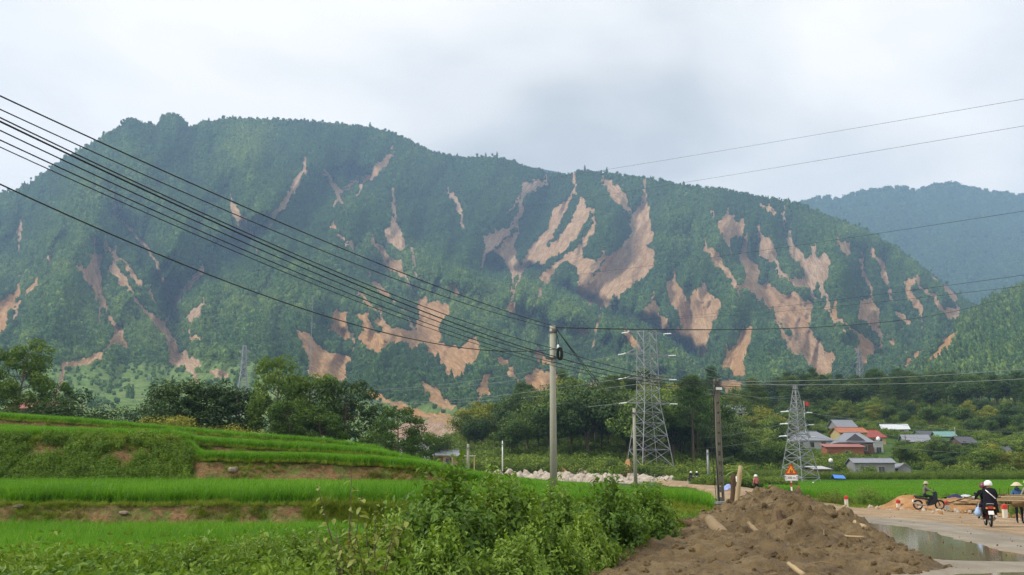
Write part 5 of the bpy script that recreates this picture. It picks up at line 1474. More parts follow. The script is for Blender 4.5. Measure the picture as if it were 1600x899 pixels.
# ================================================================== poles, pylons and wires
M_CONC = mat_plain("pole_concrete", (.30, .29, .23), .9, .15, 0, .22, 1.2, .3)
M_CONCD = mat_plain("old_concrete", (.15, .14, .11), .9, .15, 0, .3, 1.5, .3)
M_STEEL = mat_plain("galvanised_steel", (.27, .28, .29), .55, .4, .2, .15, .5)
M_BLACK = mat_plain("black_rubber", (.012, .012, .013), .6, .3, 0, .2)
M_WIRED = mat_plain("dark_cable", (.02, .021, .022), .6, .3, 0, .2)
M_WIREL = mat_plain("bare_aluminium_wire", (.24, .25, .25), .5, .4, .3, .1)
M_PORC = mat_plain("white_insulator", (.72, .74, .72), .3, .5, 0, .05)
M_IRON = mat_plain("painted_iron", (.10, .10, .10), .6, .3, .3, .2)

PZ1 = terr_z(866, 45); PX1 = XY(865, 45)
pole1 = tag(empty("utility_pole", (PX1, 45, PZ1 - .3)), "pale round concrete utility pole standing behind the front hedge", "utility pole")
ph = float(P(866, 509, 45)[2]) - PZ1 + .3
MB().lathe([(.17, 0), (.15, ph * .5), (.125, ph)], (0, 0, 0), 14).build("shaft", M_CONC, pole1, True)
for zz_ in (ph - .35, ph - 1.55):
    MB().lathe([(.16, zz_), (.16, zz_ + .07)], (0, 0, 0), 14).build("band", M_IRON, pole1)
mb = MB(); mb.box((.0, -.16, ph - 1.52), (.62, .07, .07)); mb.build("crossarm", M_IRON, pole1)
mb = MB(); mb.box((.12, -.1, ph - .22), (.30, .06, .06)); mb.build("bracket", M_IRON, pole1)
for k_ in range(2):   # slack jumper cables down to the coil
    mb = MB(); mb.tube([(.20 - .05 * k_, -.16, ph - .25), (.16 + .10 * k_, -.20, ph - .75), (.22 + .06 * k_, -.22, ph - 1.05)], .017, 5); mb.build("jumper_cable", M_BLACK, pole1)
mb = MB()
for k_ in range(6):
    a0 = k_ * .5; rc = .19 + .015 * (k_ % 3)
    mb.tube([(.26 + .02 * k_ + .15 * math.cos(t_ * .3927) * .6, -.24 + .02 * (k_ - 3), ph - 1.32 + (rc + .07) * math.sin(t_ * .3927)) for t_ in range(17)], .018, 5)
mb.build("cable_coil", M_BLACK, pole1)
mb = MB(); mb.lathe([(.045, 0), (.06, .05), (.05, .12), (.02, .18)], (.24, -.24, ph - 1.08), 8); mb.build("splice_cap", M_PORC, pole1)

# H-type pole with openings
px2, D2 = 1125, 62.0
z2_ = float(P(px2, 784, D2)[2]) - .4
pole2 = tag(empty("utility_pole", (XY(px2, D2), D2, z2_), .35), "dark concrete utility pole with openings above the culvert", "utility pole")
h2 = float(P(px2, 592, D2)[2]) - z2_
mb = MB()
for sx_ in (-1, 1):
    mb.add([(sx_ * .17 - .05, -.09, 0), (sx_ * .17 + .05, -.09, 0), (sx_ * .17 + .05, .09, 0), (sx_ * .17 - .05, .09, 0),
            (sx_ * .115 - .045, -.07, h2), (sx_ * .115 + .045, -.07, h2), (sx_ * .115 + .045, .07, h2), (sx_ * .115 - .045, .07, h2)],
           [(3, 2, 1, 0), (4, 5, 6, 7), (0, 1, 5, 4), (1, 2, 6, 5), (2, 3, 7, 6), (3, 0, 4, 7)])
mb.build("shaft", M_CONCD, pole2)
for k_ in range(12):
    zc = .5 + k_ * .62
    if zc > h2: break
    MB().box((0, 0, zc), (.26 - .008 * k_, .12, .34 if k_ < 6 else .50)).build("web", M_CONCD, pole2)
MB().box((0, -.12, h2 - .35), (.55, .06, .07)).build("crossarm", M_IRON, pole2)
MB().box((.1, -.12, h2 - .62), (.4, .08, .16)).build("bracket", M_PORC, pole2)
for k_, ox in enumerate((-.36, -.30, -.52)):
    mb = MB(); mb.tube([(-.1, -.13, h2 - .3), (ox, -.16, h2 - 1.2), (ox - .06 * k_, -.2, h2 * .5), (ox + .1, -.16, .4)], .02, 5); mb.build("down_cable", M_BLACK, pole2)

def small_pole(px, D, ytop, ybase, r_, label, mat=M_CONC):
    zb = float(P(px, ybase, D)[2]) - .8; h = float(P(px, ytop, D)[2]) - zb
    o = tag(empty("utility_pole", (XY(px, D), D, zb)), label, "utility pole")
    MB().lathe([(r_, 0), (r_ * .72, h)], (0, 0, 0), 10).build("shaft", mat, o, True)
    MB().box((0, -r_ * .9, h - .5), (.9, .08, .08)).build("crossarm", M_IRON, o)
    return o
small_pole(993, 100, 638, 752, .19, "pale concrete pole in front of the big pylon's left legs")
small_pole(731, 128, 694, 729, .2, "short concrete pole right of the yellow house")
small_pole(785, 150, 689, 728, .10, "thin white pole in front of the knoll's trees", M_PORC)
small_pole(1107, 150, 703, 748, .2, "short grey pole in front of the dark hedge behind the dark pole", M_STEEL)
small_pole(1498, 250, 668, 684, .16, "thin pole beside the teal roof")
small_pole(1419, 240, 680, 694, .14, "thin dark post in front of the grey roof", M_CONCD)

def tower(px, D, ytop, ybase, prof, panels, arms, name, label, rz, leg_r, brace_r, joined=False, ins=True, mat=None):
    """lattice tower; prof = [(height share, half width share of the height)]"""
    mat = mat or M_STEEL
    zb = float(P(px, ybase, D)[2]); H_ = float(P(px, ytop, D)[2]) - zb
    o = tag(empty(name, (XY(px, D), D, zb), rz), label, "pylon")
    hw = lambda f: H_ * float(np.interp(f, [a for a, b in prof], [b for a, b in prof]))
    cs = [(-1, -1), (1, -1), (1, 1), (-1, 1)]
    pt = lambda c, f: Vector((c[0] * hw(f), c[1] * hw(f), f * H_))
    allb = MB()
    def bar(a, b, r_, nm):
        if joined: allb.bar(a, b, r_, 3)
        else: MB().bar(a, b, r_, 4).build(nm, mat, o)
    for c in cs:
        mb = MB(); mb.tube([pt(c, f) - (Vector((0, 0, .4)) if f == 0 else Vector()) for f, _ in prof], leg_r, 4); mb.build("leg", mat, o)
    for i in range(4):
        c0, c1 = cs[i], cs[(i + 1) % 4]
        for f0, f1 in zip(panels[:-1], panels[1:]):
            bar(pt(c0, f0), pt(c1, f1), brace_r, "brace"); bar(pt(c1, f0), pt(c0, f1), brace_r, "brace")
        for f0 in panels[1:]:
            bar(pt(c0, f0), pt(c1, f0), brace_r, "crossbar")
    if joined: allb.build("lattice", mat, o)
    tips = []
    for f, ln, rise in arms:
        for sd in (-1, 1):
            mb = MB(); tip = Vector((sd * ln * H_, 0, f * H_))
            w = hw(f)
            for sy_ in (-1, 1):
                mb.bar(Vector((sd * w, sy_ * w, f * H_)), tip, brace_r * 1.1, 4)
                mb.bar(Vector((sd * w, sy_ * w, (f + rise) * H_)), tip, brace_r * .9, 4)
                mb.bar(Vector((sd * w, sy_ * w, (f + rise * .5) * H_)), tip * .5 + Vector((sd * w, sy_ * w, f * H_)) * .5, brace_r * .7, 4)
            mb.build("arm", mat, o)
            if ins:
                for dy in (-1, 1):
                    q = tip + Vector((sd * .02 * H_, dy * .02 * H_, -.004 * H_))
                    dr = Vector((sd * .5, dy * .9, -.05)).normalized()
                    mb = MB(); Lg = .055 * H_
                    mb.tube([tip + dr * Lg * k_ / 8 for k_ in range(9)], [leg_r * (.9 if k_ % 2 else 1.5) for k_ in range(9)], 6); mb.build("insulator", M_PORC, o)
            tips.append(o.matrix_basis @ tip)
    return o, tips, H_
bpy.context.view_layer.update()
PR1 = [(0, .128), (.22, .098), (.52, .056), (1.0, .046)]
PN1 = [0, .11, .22, .31, .39, .46, .52, .60, .68, .76, .84, .92, 1.0]
T1o, T1t, H1_ = tower(1016, 180, 517, 757, PR1, PN1, [(.52, .16, .055), (.68, .16, .055), (.84, .16, .055), (.985, .13, .0)], "transmission_tower", "largest grey lattice pylon, right of the concrete utility pole", .35, .082, .043)
PR2 = [(0, .150), (.45, .075), (.75, .045), (1.0, .012)]
PN2 = [0, .10, .20, .29, .37, .45, .52, .58, .64, .70, .76, .83, .90, 1.0]
T2o, T2t, H2_ = tower(1250, 152, 603, 763, PR2, PN2, [(.50, .19, .06), (.62, .17, .05), (.74, .15, .05)], "transmission_tower", "tapering grey lattice pylon behind the triangular warning sign", .6, .075, .042)
PN3 = [0, .15, .29, .41, .52, .62, .72, .82, .91, 1.0]
ARM3 = [(.62, .13, .04), (.75, .12, .04), (.88, .11, .04)]
T3o, T3t, H3_ = tower(372, 780, 540, 622, [(0, .12), (.5, .05), (1, .03)], PN3, ARM3, "transmission_tower", "pale lattice pylon standing among the left valley fields", .4, .28, .17, True, False)
T4o, T4t, H4_ = tower(876, 330, 614, 692, [(0, .14), (.5, .07), (1, .03)], PN3, ARM3, "transmission_tower", "lattice pylon partly hidden behind the concrete pole", .4, .15, .09, True, False)
T5o, T5t, H5_ = tower(1355, 640, 545, 604, [(0, .11), (.5, .05), (1, .025)], PN3, ARM3, "transmission_tower", "small pale pylon above the woodland at the right", .3, .22, .14, True, False)
T6o, T6t, H6_ = tower(223, 1000, 590, 640, [(0, .11), (.5, .05), (1, .03)], PN3, ARM3, "transmission_tower", "faint far pylon on the left valley fields", .2, .2, .12, True, False)
zb = float(P(478, 592, 820)[2]); hm = float(P(478, 462, 820)[2]) - zb
o = tag(empty("radio_mast", (XY(478, 820), 820, zb)), "very thin tall mast in front of the forest left of centre", "mast")
mb = MB(); mb.tube([(0, 0, -3), (0, 0, hm)], [.32, .22], 4); mb.build("mast_shaft", M_WIREL, o)
for k_ in range(3):
    MB().box((0, 0, hm * (.35 + .25 * k_)), (.9, .9, .25)).build("platform", M_STEEL, o)

def wire(a, b, sag, r_, mat, label, n=40, group=None, ext=0.0):
    a, b = Vector(a), Vector(b)
    if ext: a = a + (a - b) * ext
    pts = []
    for i in range(n + 1):
        f = i / n; q = a.lerp(b, f); g = (f - ext / (1 + ext)) * (1 + ext); q.z -= sag * 4 * g * (1 - g); pts.append(q)
    mb = MB(); mb.tube(pts, r_, 4, False)
    return tag(mb.build("overhead_cable", mat), label, "cable", group)
PD = 44.82
for ya, yb, sag, r_, lab in ((150, 510, .32, .016, "topmost black cable from the upper left to the concrete pole"),
    (171, 514, .42, .013, "second black cable from the top running to the concrete pole"),
    (184, 545, .42, .015, "third cable from the top, upper one of the thick close pair"),
    (190, 557, .36, .020, "thickest cable of the close pair running to the concrete pole"),
    (204, 560, .40, .014, "cable just below the thick close pair at the upper left"),
    (219, 567, .40, .014, "second cable below the thick close pair at the upper left"),
    (230, 572, .40, .011, "thin lowest cable of the dense bundle at the upper left"),
    (288, 546, 1.05, .015, "lone black cable sagging well below the bundle at left")):
    wire(P(0, ya, 17.0), P(866, yb, PD), sag, r_, mat=M_WIRED, label=lab, ext=.30)
for yb, y2, r_, lab in ((545, 596, .016, "upper cable from the concrete pole to the dark pole"), (557, 598, .022, "thick cable from the concrete pole to the dark pole"),
                        (566, 601, .016, "third cable from the concrete pole to the dark pole"), (572, 604, .014, "lowest cable from the concrete pole to the dark pole")):
    wire(P(866, yb, PD), P(1124, y2, 61.8), .38, r_, M_WIRED, lab)
wire(P(869, 514, PD), P(990, 645, 99.5), .5, .024, M_WIRED, "steep black cable falling from the concrete pole to the pale pole")
wire(P(871, 516, PD), P(994, 648, 99.5), .8, .020, M_WIRED, "second steep cable just right of the first steep one")
for y2, ye, r_, lab, m_ in ((597, 553, .02, "upper pale cable from the dark pole to the right edge", M_WIREL), (600, 574, .02, "middle pale cable from the dark pole to the right edge", M_WIREL), (603, 605, .02, "low dark cable from the dark pole to the right edge", M_WIRED)):
    wire(P(1124, y2, 61.8), P(1820, ye, 78), .5, r_, m_, lab)
for (xa, ya, Da), (xb, yb, Db), sag, r_, lab in (
    ((1600, 155, 260), (500, 322, 1450), 6, .050, "highest thin line crossing the sky at the right"),
    ((1600, 197, 260), (560, 350, 1450), 6, .050, "second thin line crossing the sky at the right"),
    ((1600, 330, 240), (640, 440, 1200), 8, .050, "thin line crossing the landslides below the ridge"),
    ((1600, 430, 220), (820, 498, 900), 6, .045, "upper of three lines close together at the right edge"),
    ((1600, 447, 220), (870, 492, 900), 6, .045, "middle of three lines close together at the right edge")):
    wire(P(xa, ya, Da), P(xb, yb, Db), sag, r_, M_WIRED, lab, 40, None, .2)
wire(P(870, 512, PD), P(1600, 452, 150), 2.0, .026, M_WIRED, "dark line rising from the top of the concrete pole to the right", 40)
wn = 0
names = ("upper", "middle", "lower")
for k_ in range(3):
    for sd in (0, 1):
        wire(T3t[k_ * 2 + sd], T1t[k_ * 2 + sd], 16, .04, M_WIREL, "%s %s line between the left valley pylon and the largest pylon" % (names[2 - k_], ("near", "far")[sd]), 50)
        wire(T1t[k_ * 2 + sd], T5t[k_ * 2 + sd], 12, .04, M_WIREL, "%s %s line between the largest pylon and the small right pylon" % (names[2 - k_], ("near", "far")[sd]), 50)
for k_ in range(3):
    wire(T5t[k_ * 2], P(1900, 560 + 14 * (2 - k_), 700), 8, .045, M_WIREL, "%s line leaving the small right pylon to the right edge" % names[2 - k_])
    wire(T2t[k_ * 2 + 1], P(1900, 628 + 16 * (2 - k_), 330), 6, .024, M_WIREL, "%s line from the tapering pylon over the houses" % names[2 - k_])
    wire(T4t[k_ * 2], T2t[k_ * 2], 6, .016, M_WIREL, "%s line between the half hidden pylon and the tapering pylon" % names[2 - k_])
    wire(T6t[k_ * 2], T3t[k_ * 2], 12, .045, M_WIREL, "%s line between the faint far pylon and the left valley pylon" % names[2 - k_])
    wire(P(-150, 520 + 12 * k_, 1000), P(480, 516 + 14 * k_, 1020), 9, .04, M_WIREL, "%s long line over the fields at the far left" % names[k_])
wire(P(640, 694, 128), P(731, 697, 127.8), .4, .02, M_WIRED, "short wire from the lone tree to the short pole")
wire(P(731, 697, 127.8), P(785, 692, 149.8), .6, .02, M_WIRED, "wire between the short pole and the thin white pole")

# ================================================================== houses
M_ROOF_G = mat_plain("grey_roof_sheet", (.21, .22, .245), .6, .3, 0, .12, .8)
M_ROOF_D = mat_plain("dark_roof_sheet", (.085, .09, .10), .7, .3, 0, .2, .8)
M_ROOF_O = mat_plain("orange_roof_sheet", (.36, .125, .06), .6, .3, 0, .15, .8)
M_ROOF_R = mat_plain("red_roof_sheet", (.27, .06, .045), .6, .3, 0, .15, .8)
M_ROOF_P = mat_plain("faded_red_roof_sheet", (.30, .12, .10), .7, .3, 0, .2, .8)
M_ROOF_W = mat_plain("white_roof_sheet", (.50, .53, .54), .5, .3, 0, .06, .8)
M_ROOF_T = mat_plain("teal_roof_sheet", (.14, .27, .25), .6, .3, 0, .12, .8)
M_W_WHITE = mat_plain("white_wall", (.42, .43, .42), .9, .15, 0, .12, .6)
M_W_YEL = mat_plain("yellow_wall", (.42, .34, .17), .9, .15, 0, .12, .6)
M_W_GREY = mat_plain("grey_cement_wall", (.24, .24, .235), .95, .1, 0, .25, .8)
M_W_WOOD = mat_plain("brown_wood_wall", (.12, .075, .05), .85, .2, 0, .3, 1.2)
M_W_BRICK = mat_plain("red_brick_wall", (.30, .12, .075), .95, .1, 0, .25, 2.0)
M_PANE = mat_plain("window_glass", (.03, .035, .04), .15, .5, 0, .1)
M_FRAME = mat_plain("window_frame", (.35, .30, .25), .7, .3, 0, .1)
M_DOOR = mat_plain("wood_door", (.16, .08, .04), .7, .3, 0, .2)

def sheet(mb, q, th):
    """slab from 4 corner points, thickened downwards"""
    q = [Vector(a) for a in q]; n = (q[1] - q[0]).cross(q[3] - q[0]).normalized()
    if n.z < 0: n = -n
    b = [a - n * th for a in q]; mb.add(q + b, [(0, 1, 2, 3), (7, 6, 5, 4), (0, 4, 5, 1), (1, 5, 6, 2), (2, 6, 7, 3), (3, 7, 4, 0)])
def house(px, D, wpx, yr, ye, yb, kind, roofm, wallm, label, rz=0.0, depth=7.0, wins=2, over=.45, cat="house", door=True):
    w = wpx * D / F / 1.0; zb = float(P(px, yb, D)[2]) - .6
    wh = max(1.6, float(P(px, ye, D)[2]) - zb); rh = max(.35, float(P(px, yr, D)[2]) - float(P(px, ye, D)[2]))
    o = tag(empty("house", (XY(px, D), D, zb), rz), label, cat)
    ww = w - 2 * over; d = depth
    mb = MB(); mb.box((0, 0, wh / 2), (ww, d, wh))
    if kind == 'gable': mb.prism([(-d / 2 + .02, 0), (d / 2 - .02, 0), (0, rh - .1)], ww - .04, Matrix.Rotation(math.pi / 2, 3, 'Z'), (0, 0, wh - .01))
    if kind == 'front': mb.prism([(-ww / 2 + .02, 0), (ww / 2 - .02, 0), (0, rh - .1)], d - .04, None, (0, 0, wh - .01))
    mb.build("wall", wallm, o)
    a, b = w / 2, d / 2 + over; th = .10; lo = -rh * over / (d / 2)
    rib = []
    if kind == 'gable':
        for s in (-1, 1):
            mb = MB(); sheet(mb, [(-a, 0, wh + rh), (a, 0, wh + rh), (a, s * b, wh + lo), (-a, s * b, wh + lo)], th); rf = mb.build("roof", roofm, o)
            mb = MB()
            for k_ in range(int(w / .9)):
                x = -a + .45 + k_ * .9; mb.bar((x, 0, wh + rh + .02), (x, s * b, wh + lo + .02), .035, 3)
            mb.build("roof_rib", roofm, rf)["kind"] = "stuff"
        MB().box((0, 0, wh + rh + .02), (w, .3, .08)).build("ridge_cap", roofm, o)
    elif kind == 'front':
        lo2 = -rh * over / (ww / 2)
        for s in (-1, 1):
            mb = MB(); sheet(mb, [(0, -b, wh + rh), (0, b, wh + rh), (s * a, b, wh + lo2), (s * a, -b, wh + lo2)], th); mb.build("roof", roofm, o)
    elif kind == 'hip':
        g = min(a * .6, d * .5)
        for s in (-1, 1):
            mb = MB(); sheet(mb, [(-a + g, 0, wh + rh), (a - g, 0, wh + rh), (a, s * b, wh + lo), (-a, s * b, wh + lo)], th); mb.build("roof", roofm, o)
            mb = MB(); sheet(mb, [(s * (a - g), 0, wh + rh - .01), (s * (a - g) * .999, .01, wh + rh - .01), (s * a, b, wh + lo - .01), (s * a, -b, wh + lo - .01)], th); mb.build("roof", roofm, o)
        MB().box((0, 0, wh + rh + .02), (2 * (a - g), .3, .10)).build("ridge_cap", roofm, o)
    elif kind == 'shed':
        mb = MB(); sheet(mb, [(-a, b, wh + rh), (a, b, wh + rh), (a, -b, wh), (-a, -b, wh)], th); mb.build("roof", roofm, o)
    else:
        MB().box((0, 0, wh + .12), (w, d + 2 * over, .24)).build("roof", roofm, o)
    for k_ in range(wins):
        x = (k_ + 1) / (wins + 1) * ww - ww / 2 + (.0 if not door else .5)
        hz = min(1.2, wh * .45)
        f_ = MB(); f_.box((x, -d / 2 - .02, wh * .55), (1.25, .08, hz + .2)); fr_ = f_.build("window", M_FRAME, o)
        MB().box((x - .28, -d / 2 - .05, wh * .55), (.5, .06, hz)).build("pane", M_PANE, fr_)
        MB().box((x + .28, -d / 2 - .05, wh * .55), (.5, .06, hz)).build("pane", M_PANE, fr_)
        MB().box((x, -d / 2 - .12, wh * .55 - hz / 2 - .15), (1.5, .25, .08)).build("sill", wallm, fr_)
    if door: MB().box((-ww / 2 + .8, -d / 2 - .03, 1.1), (.95, .08, 2.2)).build("door", M_DOOR, o)
    return o
house(1267, 250, 62, 674, 688, 702, 'hip', M_ROOF_G, M_W_WHITE, "house with wide grey hipped roof right behind the tapering pylon", .12, 8)
hb_ = house(1335, 238, 54, 676, 691, 710, 'hip', M_ROOF_G, M_W_WOOD, "brown wooden house with grey roof and black gable among red roofs", -.1, 9)
mb = MB(); mb.prism([(-2.2, 0), (2.2, 0), (0, 1.6)], .3, None, (-.3, -4.7, 0)); g_ = mb.build("front_gable", M_ROOF_D, hb_); g_.location = (0, 0, float(P(1335, 690, 238)[2]) - float(P(1335, 710, 238)[2]) + .6)
house(1319, 231, 62, 693, 699, 717, 'shed', M_ROOF_P, M_W_BRICK, "low red brick shed with faded red roof below the wooden house", 0, 4, 1, .4, "shed")
house(1330, 262, 48, 668, 676, 686, 'gable', M_ROOF_O, M_W_YEL, "house with long orange roof behind the wooden house", .1, 6)
house(1366, 268, 40, 672, 683, 696, 'hip', M_ROOF_R, M_W_YEL, "yellow house with bright red hipped roof", -.15, 6)
house(1320, 300, 36, 656, 667, 676, 'gable', M_ROOF_G, M_W_GREY, "small house with grey roof uphill of the orange roof", .2, 6)
house(1402, 305, 42, 663, 671, 679, 'gable', M_ROOF_W, M_W_WHITE, "house with gleaming white roof on the hillside", -.2, 7)
house(1433, 268, 42, 679, 690, 698, 'gable', M_ROOF_G, M_W_GREY, "house with plain grey roof left of the teal roof", -.15, 7)
house(1448, 290, 28, 673, 681, 690, 'gable', M_ROOF_D, M_W_GREY, "small house with dark roof adjoining the teal roof", .1, 6, 1)
house(1479, 285, 32, 674, 682, 691, 'gable', M_ROOF_T, M_W_GREY, "house with pale teal roof on the hillside", -.1, 6)
house(1508, 262, 30, 682, 692, 700, 'gable', M_ROOF_D, M_W_WOOD, "dark roofed house half hidden right of the teal roof", .15, 6, 1)
house(1577, 235, 28, 697, 707, 716, 'gable', M_ROOF_D, M_W_WOOD, "dark roofed house near the right edge", .1, 6, 1)
house(1361, 190, 64, 716, 723, 744, 'gable', M_ROOF_G, M_W_GREY, "long grey cement house with two windows above the rice fields", -.08, 6, 2, .3, "house", False)
house(1408, 192, 22, 724, 731, 744, 'front', M_ROOF_G, M_W_GREY, "little grey gabled annex beside the cement house", -.08, 5, 0, .2, "annex", False)
hh_ = house(1372, 240, 15, 689, 692, 714, 'flat', M_W_WHITE, M_W_WHITE, "narrow pale two storey building beside the wooden house", 0, 3.5, 1, .1, "building", False)
house(1279, 185, 28, 728, 733, 745, 'shed', M_W_WHITE, M_W_WOOD, "small shed with pale roof behind the tapering pylon's base", .1, 4, 0, .3, "shed", False)
yh = house(694, 150, 44, 703, 711, 732, 'gable', M_ROOF_G, M_W_YEL, "small yellow house with grey roof beyond the rice terraces", .15, 5, 1)
mb = MB(); mb.box((2.4, -3.4, 2.35), (3.6, 1.8, .14)); mb.build("porch_slab", M_W_WHITE, yh)
for k_ in (-1, 1):
    MB().box((2.4 + 1.6 * k_, -4.1, 1.15), (.16, .16, 2.3)).build("porch_post", M_W_YEL, yh)
house(648, 118, 34, 686, 692, 722, 'gable', M_ROOF_W, M_W_WHITE, "white house half hidden behind the lone rounded tree", -.3, 5, 1)
house(52, 128, 70, 627, 641, 652, 'gable', M_ROOF_P, M_W_YEL, "house with faded red roof behind the left terraces", .12, 7)
house(1146, 300, 40, 633, 645, 654, 'gable', M_ROOF_G, M_W_WHITE, "house with light grey roof behind the dark utility pole", .15, 7)
house(1112, 285, 20, 638, 645, 656, 'gable', M_ROOF_D, M_W_WHITE, "small dark roofed house left of the dark utility pole", -.1, 5, 1)
house(370, 300, 8, 638, 641, 646, 'gable', M_ROOF_W, M_W_WHITE, "tiny white roofed hut behind the left tree row", .1, 2, 0, .1, "hut", False)
house(755, 640, 10, 637, 640, 646, 'gable', M_ROOF_W, M_W_WHITE, "tiny far hut at the foot of the landslides", .1, 4, 0, .2, "hut", False)
def tank(px, py, D, r_, label):
    q = P(px, py, D); MBq = MB(); MBq.lathe([(r_ * .2, -r_), (r_ * .8, -r_ * .7), (r_, 0), (r_ * .8, r_ * .7), (r_ * .25, r_), (r_ * .25, r_ * 1.15)], (0, 0, 0), 14)
    o = tag(empty("water_tank", tuple(float(a) for a in q)), label, "water tank"); MBq.build("tank_shell", M_PORC, o, True)
    mb = MB()
    zg = float(ground_z(q[0], q[1]))
    for ax in (-1, 1):
        for ay in (-1, 1): mb.bar((ax * r_ * .6, ay * r_ * .6, -r_ * .6), (ax * r_ * .7, ay * r_ * .7, min(-r_ * 1.3, zg - float(q[2]))), .05, 4)
    mb.build("stand", M_IRON, o)
tank(1298, 720, 188, .42, "round white tank left of the grey cement house")
tank(1232, 690, 246, .5, "round white tank left of the wide grey roof")
tank(1372, 686, 240, .5, "round white tank on the narrow pale building")
tank(1271, 758, 140, .35, "round white tank low behind the warning sign")
# blue tarp shelter
q = P(1310, 752, 158); o = tag(empty("tarp_shelter", (float(q[0]), 158, float(ground_z(q[0], 158)))), "small bright blue tarp shelter at the field edge", "tarp shelter")
mb = MB(); sheet(mb, [(-.85, 0, 1.35), (.85, .1, 1.25), (.9, -1, .75), (-.9, -1, .8)], .04); sheet(mb, [(-.85, 0, 1.35), (.85, .1, 1.25), (.9, 1, .75), (-.9, 1, .8)], .04); mb.build("tarp", mat_plain("blue_tarp", (.06, .20, .62), .5, .3, 0, .15), o)
for ax, ay in ((-.8, -.9), (.8, -.9), (.8, .9), (-.8, .9)):
    MB().bar((ax, ay, -.1), (ax, ay, .78), .03, 4).build("pole", M_W_WOOD, o)
# red flag
q = P(1257, 646, 236); o = tag(empty("flag", tuple(float(a) for a in q)), "red flag on a pole right of the tapering pylon", "flag")
MB().bar((0, 0, -6), (0, 0, 2.9), .05, 6).build("flagpole", M_PORC, o)
fv = [(1.3 * i / 8, .12 * math.sin(i * .9), 2.8 - .9 * j - .03 * i) for j in (0, 1) for i in range(9)]
mb = MB(); mb.add(fv, [(i, i + 1, i + 10, i + 9) for i in range(8)]); mb.build("cloth", mat_plain("red_cloth", (.42, .05, .04), .8, .1, 0, .1), o)
# ================================================================== roadside things
M_RED = mat_plain("red_paint", (.50, .045, .03), .6, .3, 0, .15)
M_WHITEP = mat_plain("weathered_white_paint", (.62, .58, .48), .75, .2, 0, .15, 6)
M_ORANGE = mat_plain("sign_orange", (.80, .30, .02), .5, .3, 0, .05)
M_SIGNW = mat_plain("sign_white", (.75, .75, .73), .5, .3, 0, .04)
M_INK = mat_plain("sign_black", (.01, .01, .012), .5, .3, 0, .05)

def marker(px, ybase, ytop, label, w=.17):
    D = 1.6 / math.tan(-math.atan((449.5 - ybase) / F) - PITCH) if ybase > 760 else 60
    h = max(.5, float(P(px, ytop, D)[2]))
    o = tag(empty("marker_post", (XY(px, D), D, -.05), .1 * random.random()), label, "marker post")
    MB().box((0, 0, (h - .18) / 2), (w, w, h - .18 + .05)).build("post", M_WHITEP, o)
    mb = MB(); a = w / 2 + .006
    mb.add([(-a, -a, h - .19), (a, -a, h - .19), (a, a, h - .19), (-a, a, h - .19), (-a, -a, h - .02), (a, -a, h - .02), (a, a, h - .02), (-a, a, h - .02), (0, 0, h + .05)],
           [(3, 2, 1, 0), (0, 1, 5, 4), (1, 2, 6, 5), (2, 3, 7, 6), (3, 0, 4, 7), (4, 5, 8), (5, 6, 8), (6, 7, 8), (7, 4, 8)])
    mb.build("red_cap", M_RED, o)
    return D
marker(1320, 793, 774, "marker post farthest left along the road edge")
marker(1400.5, 795, 780, "marker post left of the parked motorbike")
marker(1476, 797, 782, "marker post right of the parked motorbike")
marker(1565, 809, 787, "nearest marker post, right of the two riders")

# warning sign
Ds = 57.0
so = tag(empty("warning_sign", (XY(1236, Ds), Ds, 0)), "triangular red and orange warning sign with 200 m plate", "road sign")
ztop = float(P(1236, 724.5, Ds)[2]); tw = 19 * Ds / F
for k_ in range(8):
    MB().lathe([(.045, k_ * .24), (.045, k_ * .24 + .24)], (0, 0, 0), 10).build("pole_band", M_RED if k_ % 2 == 1 else M_SIGNW, so)
zt = ztop - tw * .866
def tri(s, y0, th, zoff):
    h = tw * .866; c = h / 3; q = [(-tw / 2 * s, zt + c - c * s), (tw / 2 * s, zt + c - c * s), (0, zt + c + (h - c) * s)]
    return MB().prism(q, th, None, (0, y0, 0))
tri(1.0, -.06, .03, 0).build("sign_rim", M_RED, so)
tri(.68, -.078, .012, 0).build("sign_face", M_ORANGE, so)
mb = MB()
for bx_, sc_ in ((-.045, 1.0), (.055, .85)):     # two walking children
    b0 = zt + .08
    mb.prism([(bx_ - .025, b0 + .08), (bx_ + .025, b0 + .08), (bx_ + .02, b0 + .15 * sc_), (bx_ - .02, b0 + .15 * sc_)], .008, None, (0, -.089, 0))
    mb.prism([(bx_ - .05, b0), (bx_ - .028, b0), (bx_ + .008, b0 + .085), (bx_ - .02, b0 + .085)], .008, None, (0, -.0895, 0))
    mb.prism([(bx_ + .05, b0), (bx_ + .028, b0), (bx_ - .008, b0 + .085), (bx_ + .02, b0 + .085)], .008, None, (0, -.0885, 0))
    mb.prism([(bx_ + .022 * math.cos(k_ * 1.0472), b0 + .175 * sc_ + .022 * math.sin(k_ * 1.0472)) for k_ in range(6)], .008, None, (0, -.089, 0))
mb.build("pictogram", M_INK, so)
pw = tw * 1.02; pz = zt - .19
MB().box((0, -.06, pz), (pw, .03, .30)).build("plate", M_SIGNW, so)
def text_mesh(body, size, name, mat, parent, loc):
    cu = bpy.data.curves.new(name, 'FONT'); cu.body = body; cu.size = size; cu.align_x = 'CENTER'; cu.align_y = 'CENTER'; cu.extrude = .003
    tmp = bpy.data.objects.new(name, cu); COL.objects.link(tmp)
    bpy.context.view_layer.update()
    me = bpy.data.meshes.new_from_object(tmp.evaluated_get(bpy.context.evaluated_depsgraph_get()))
    bpy.data.objects.remove(tmp); me.materials.clear(); me.materials.append(mat)
    o = link(bpy.data.objects.new(name, me), parent); o.location = loc; o.rotation_euler = (math.pi / 2, 0, 0); return o
text_mesh("200 m", .185, "lettering", M_INK, so, (0, -.079, pz))
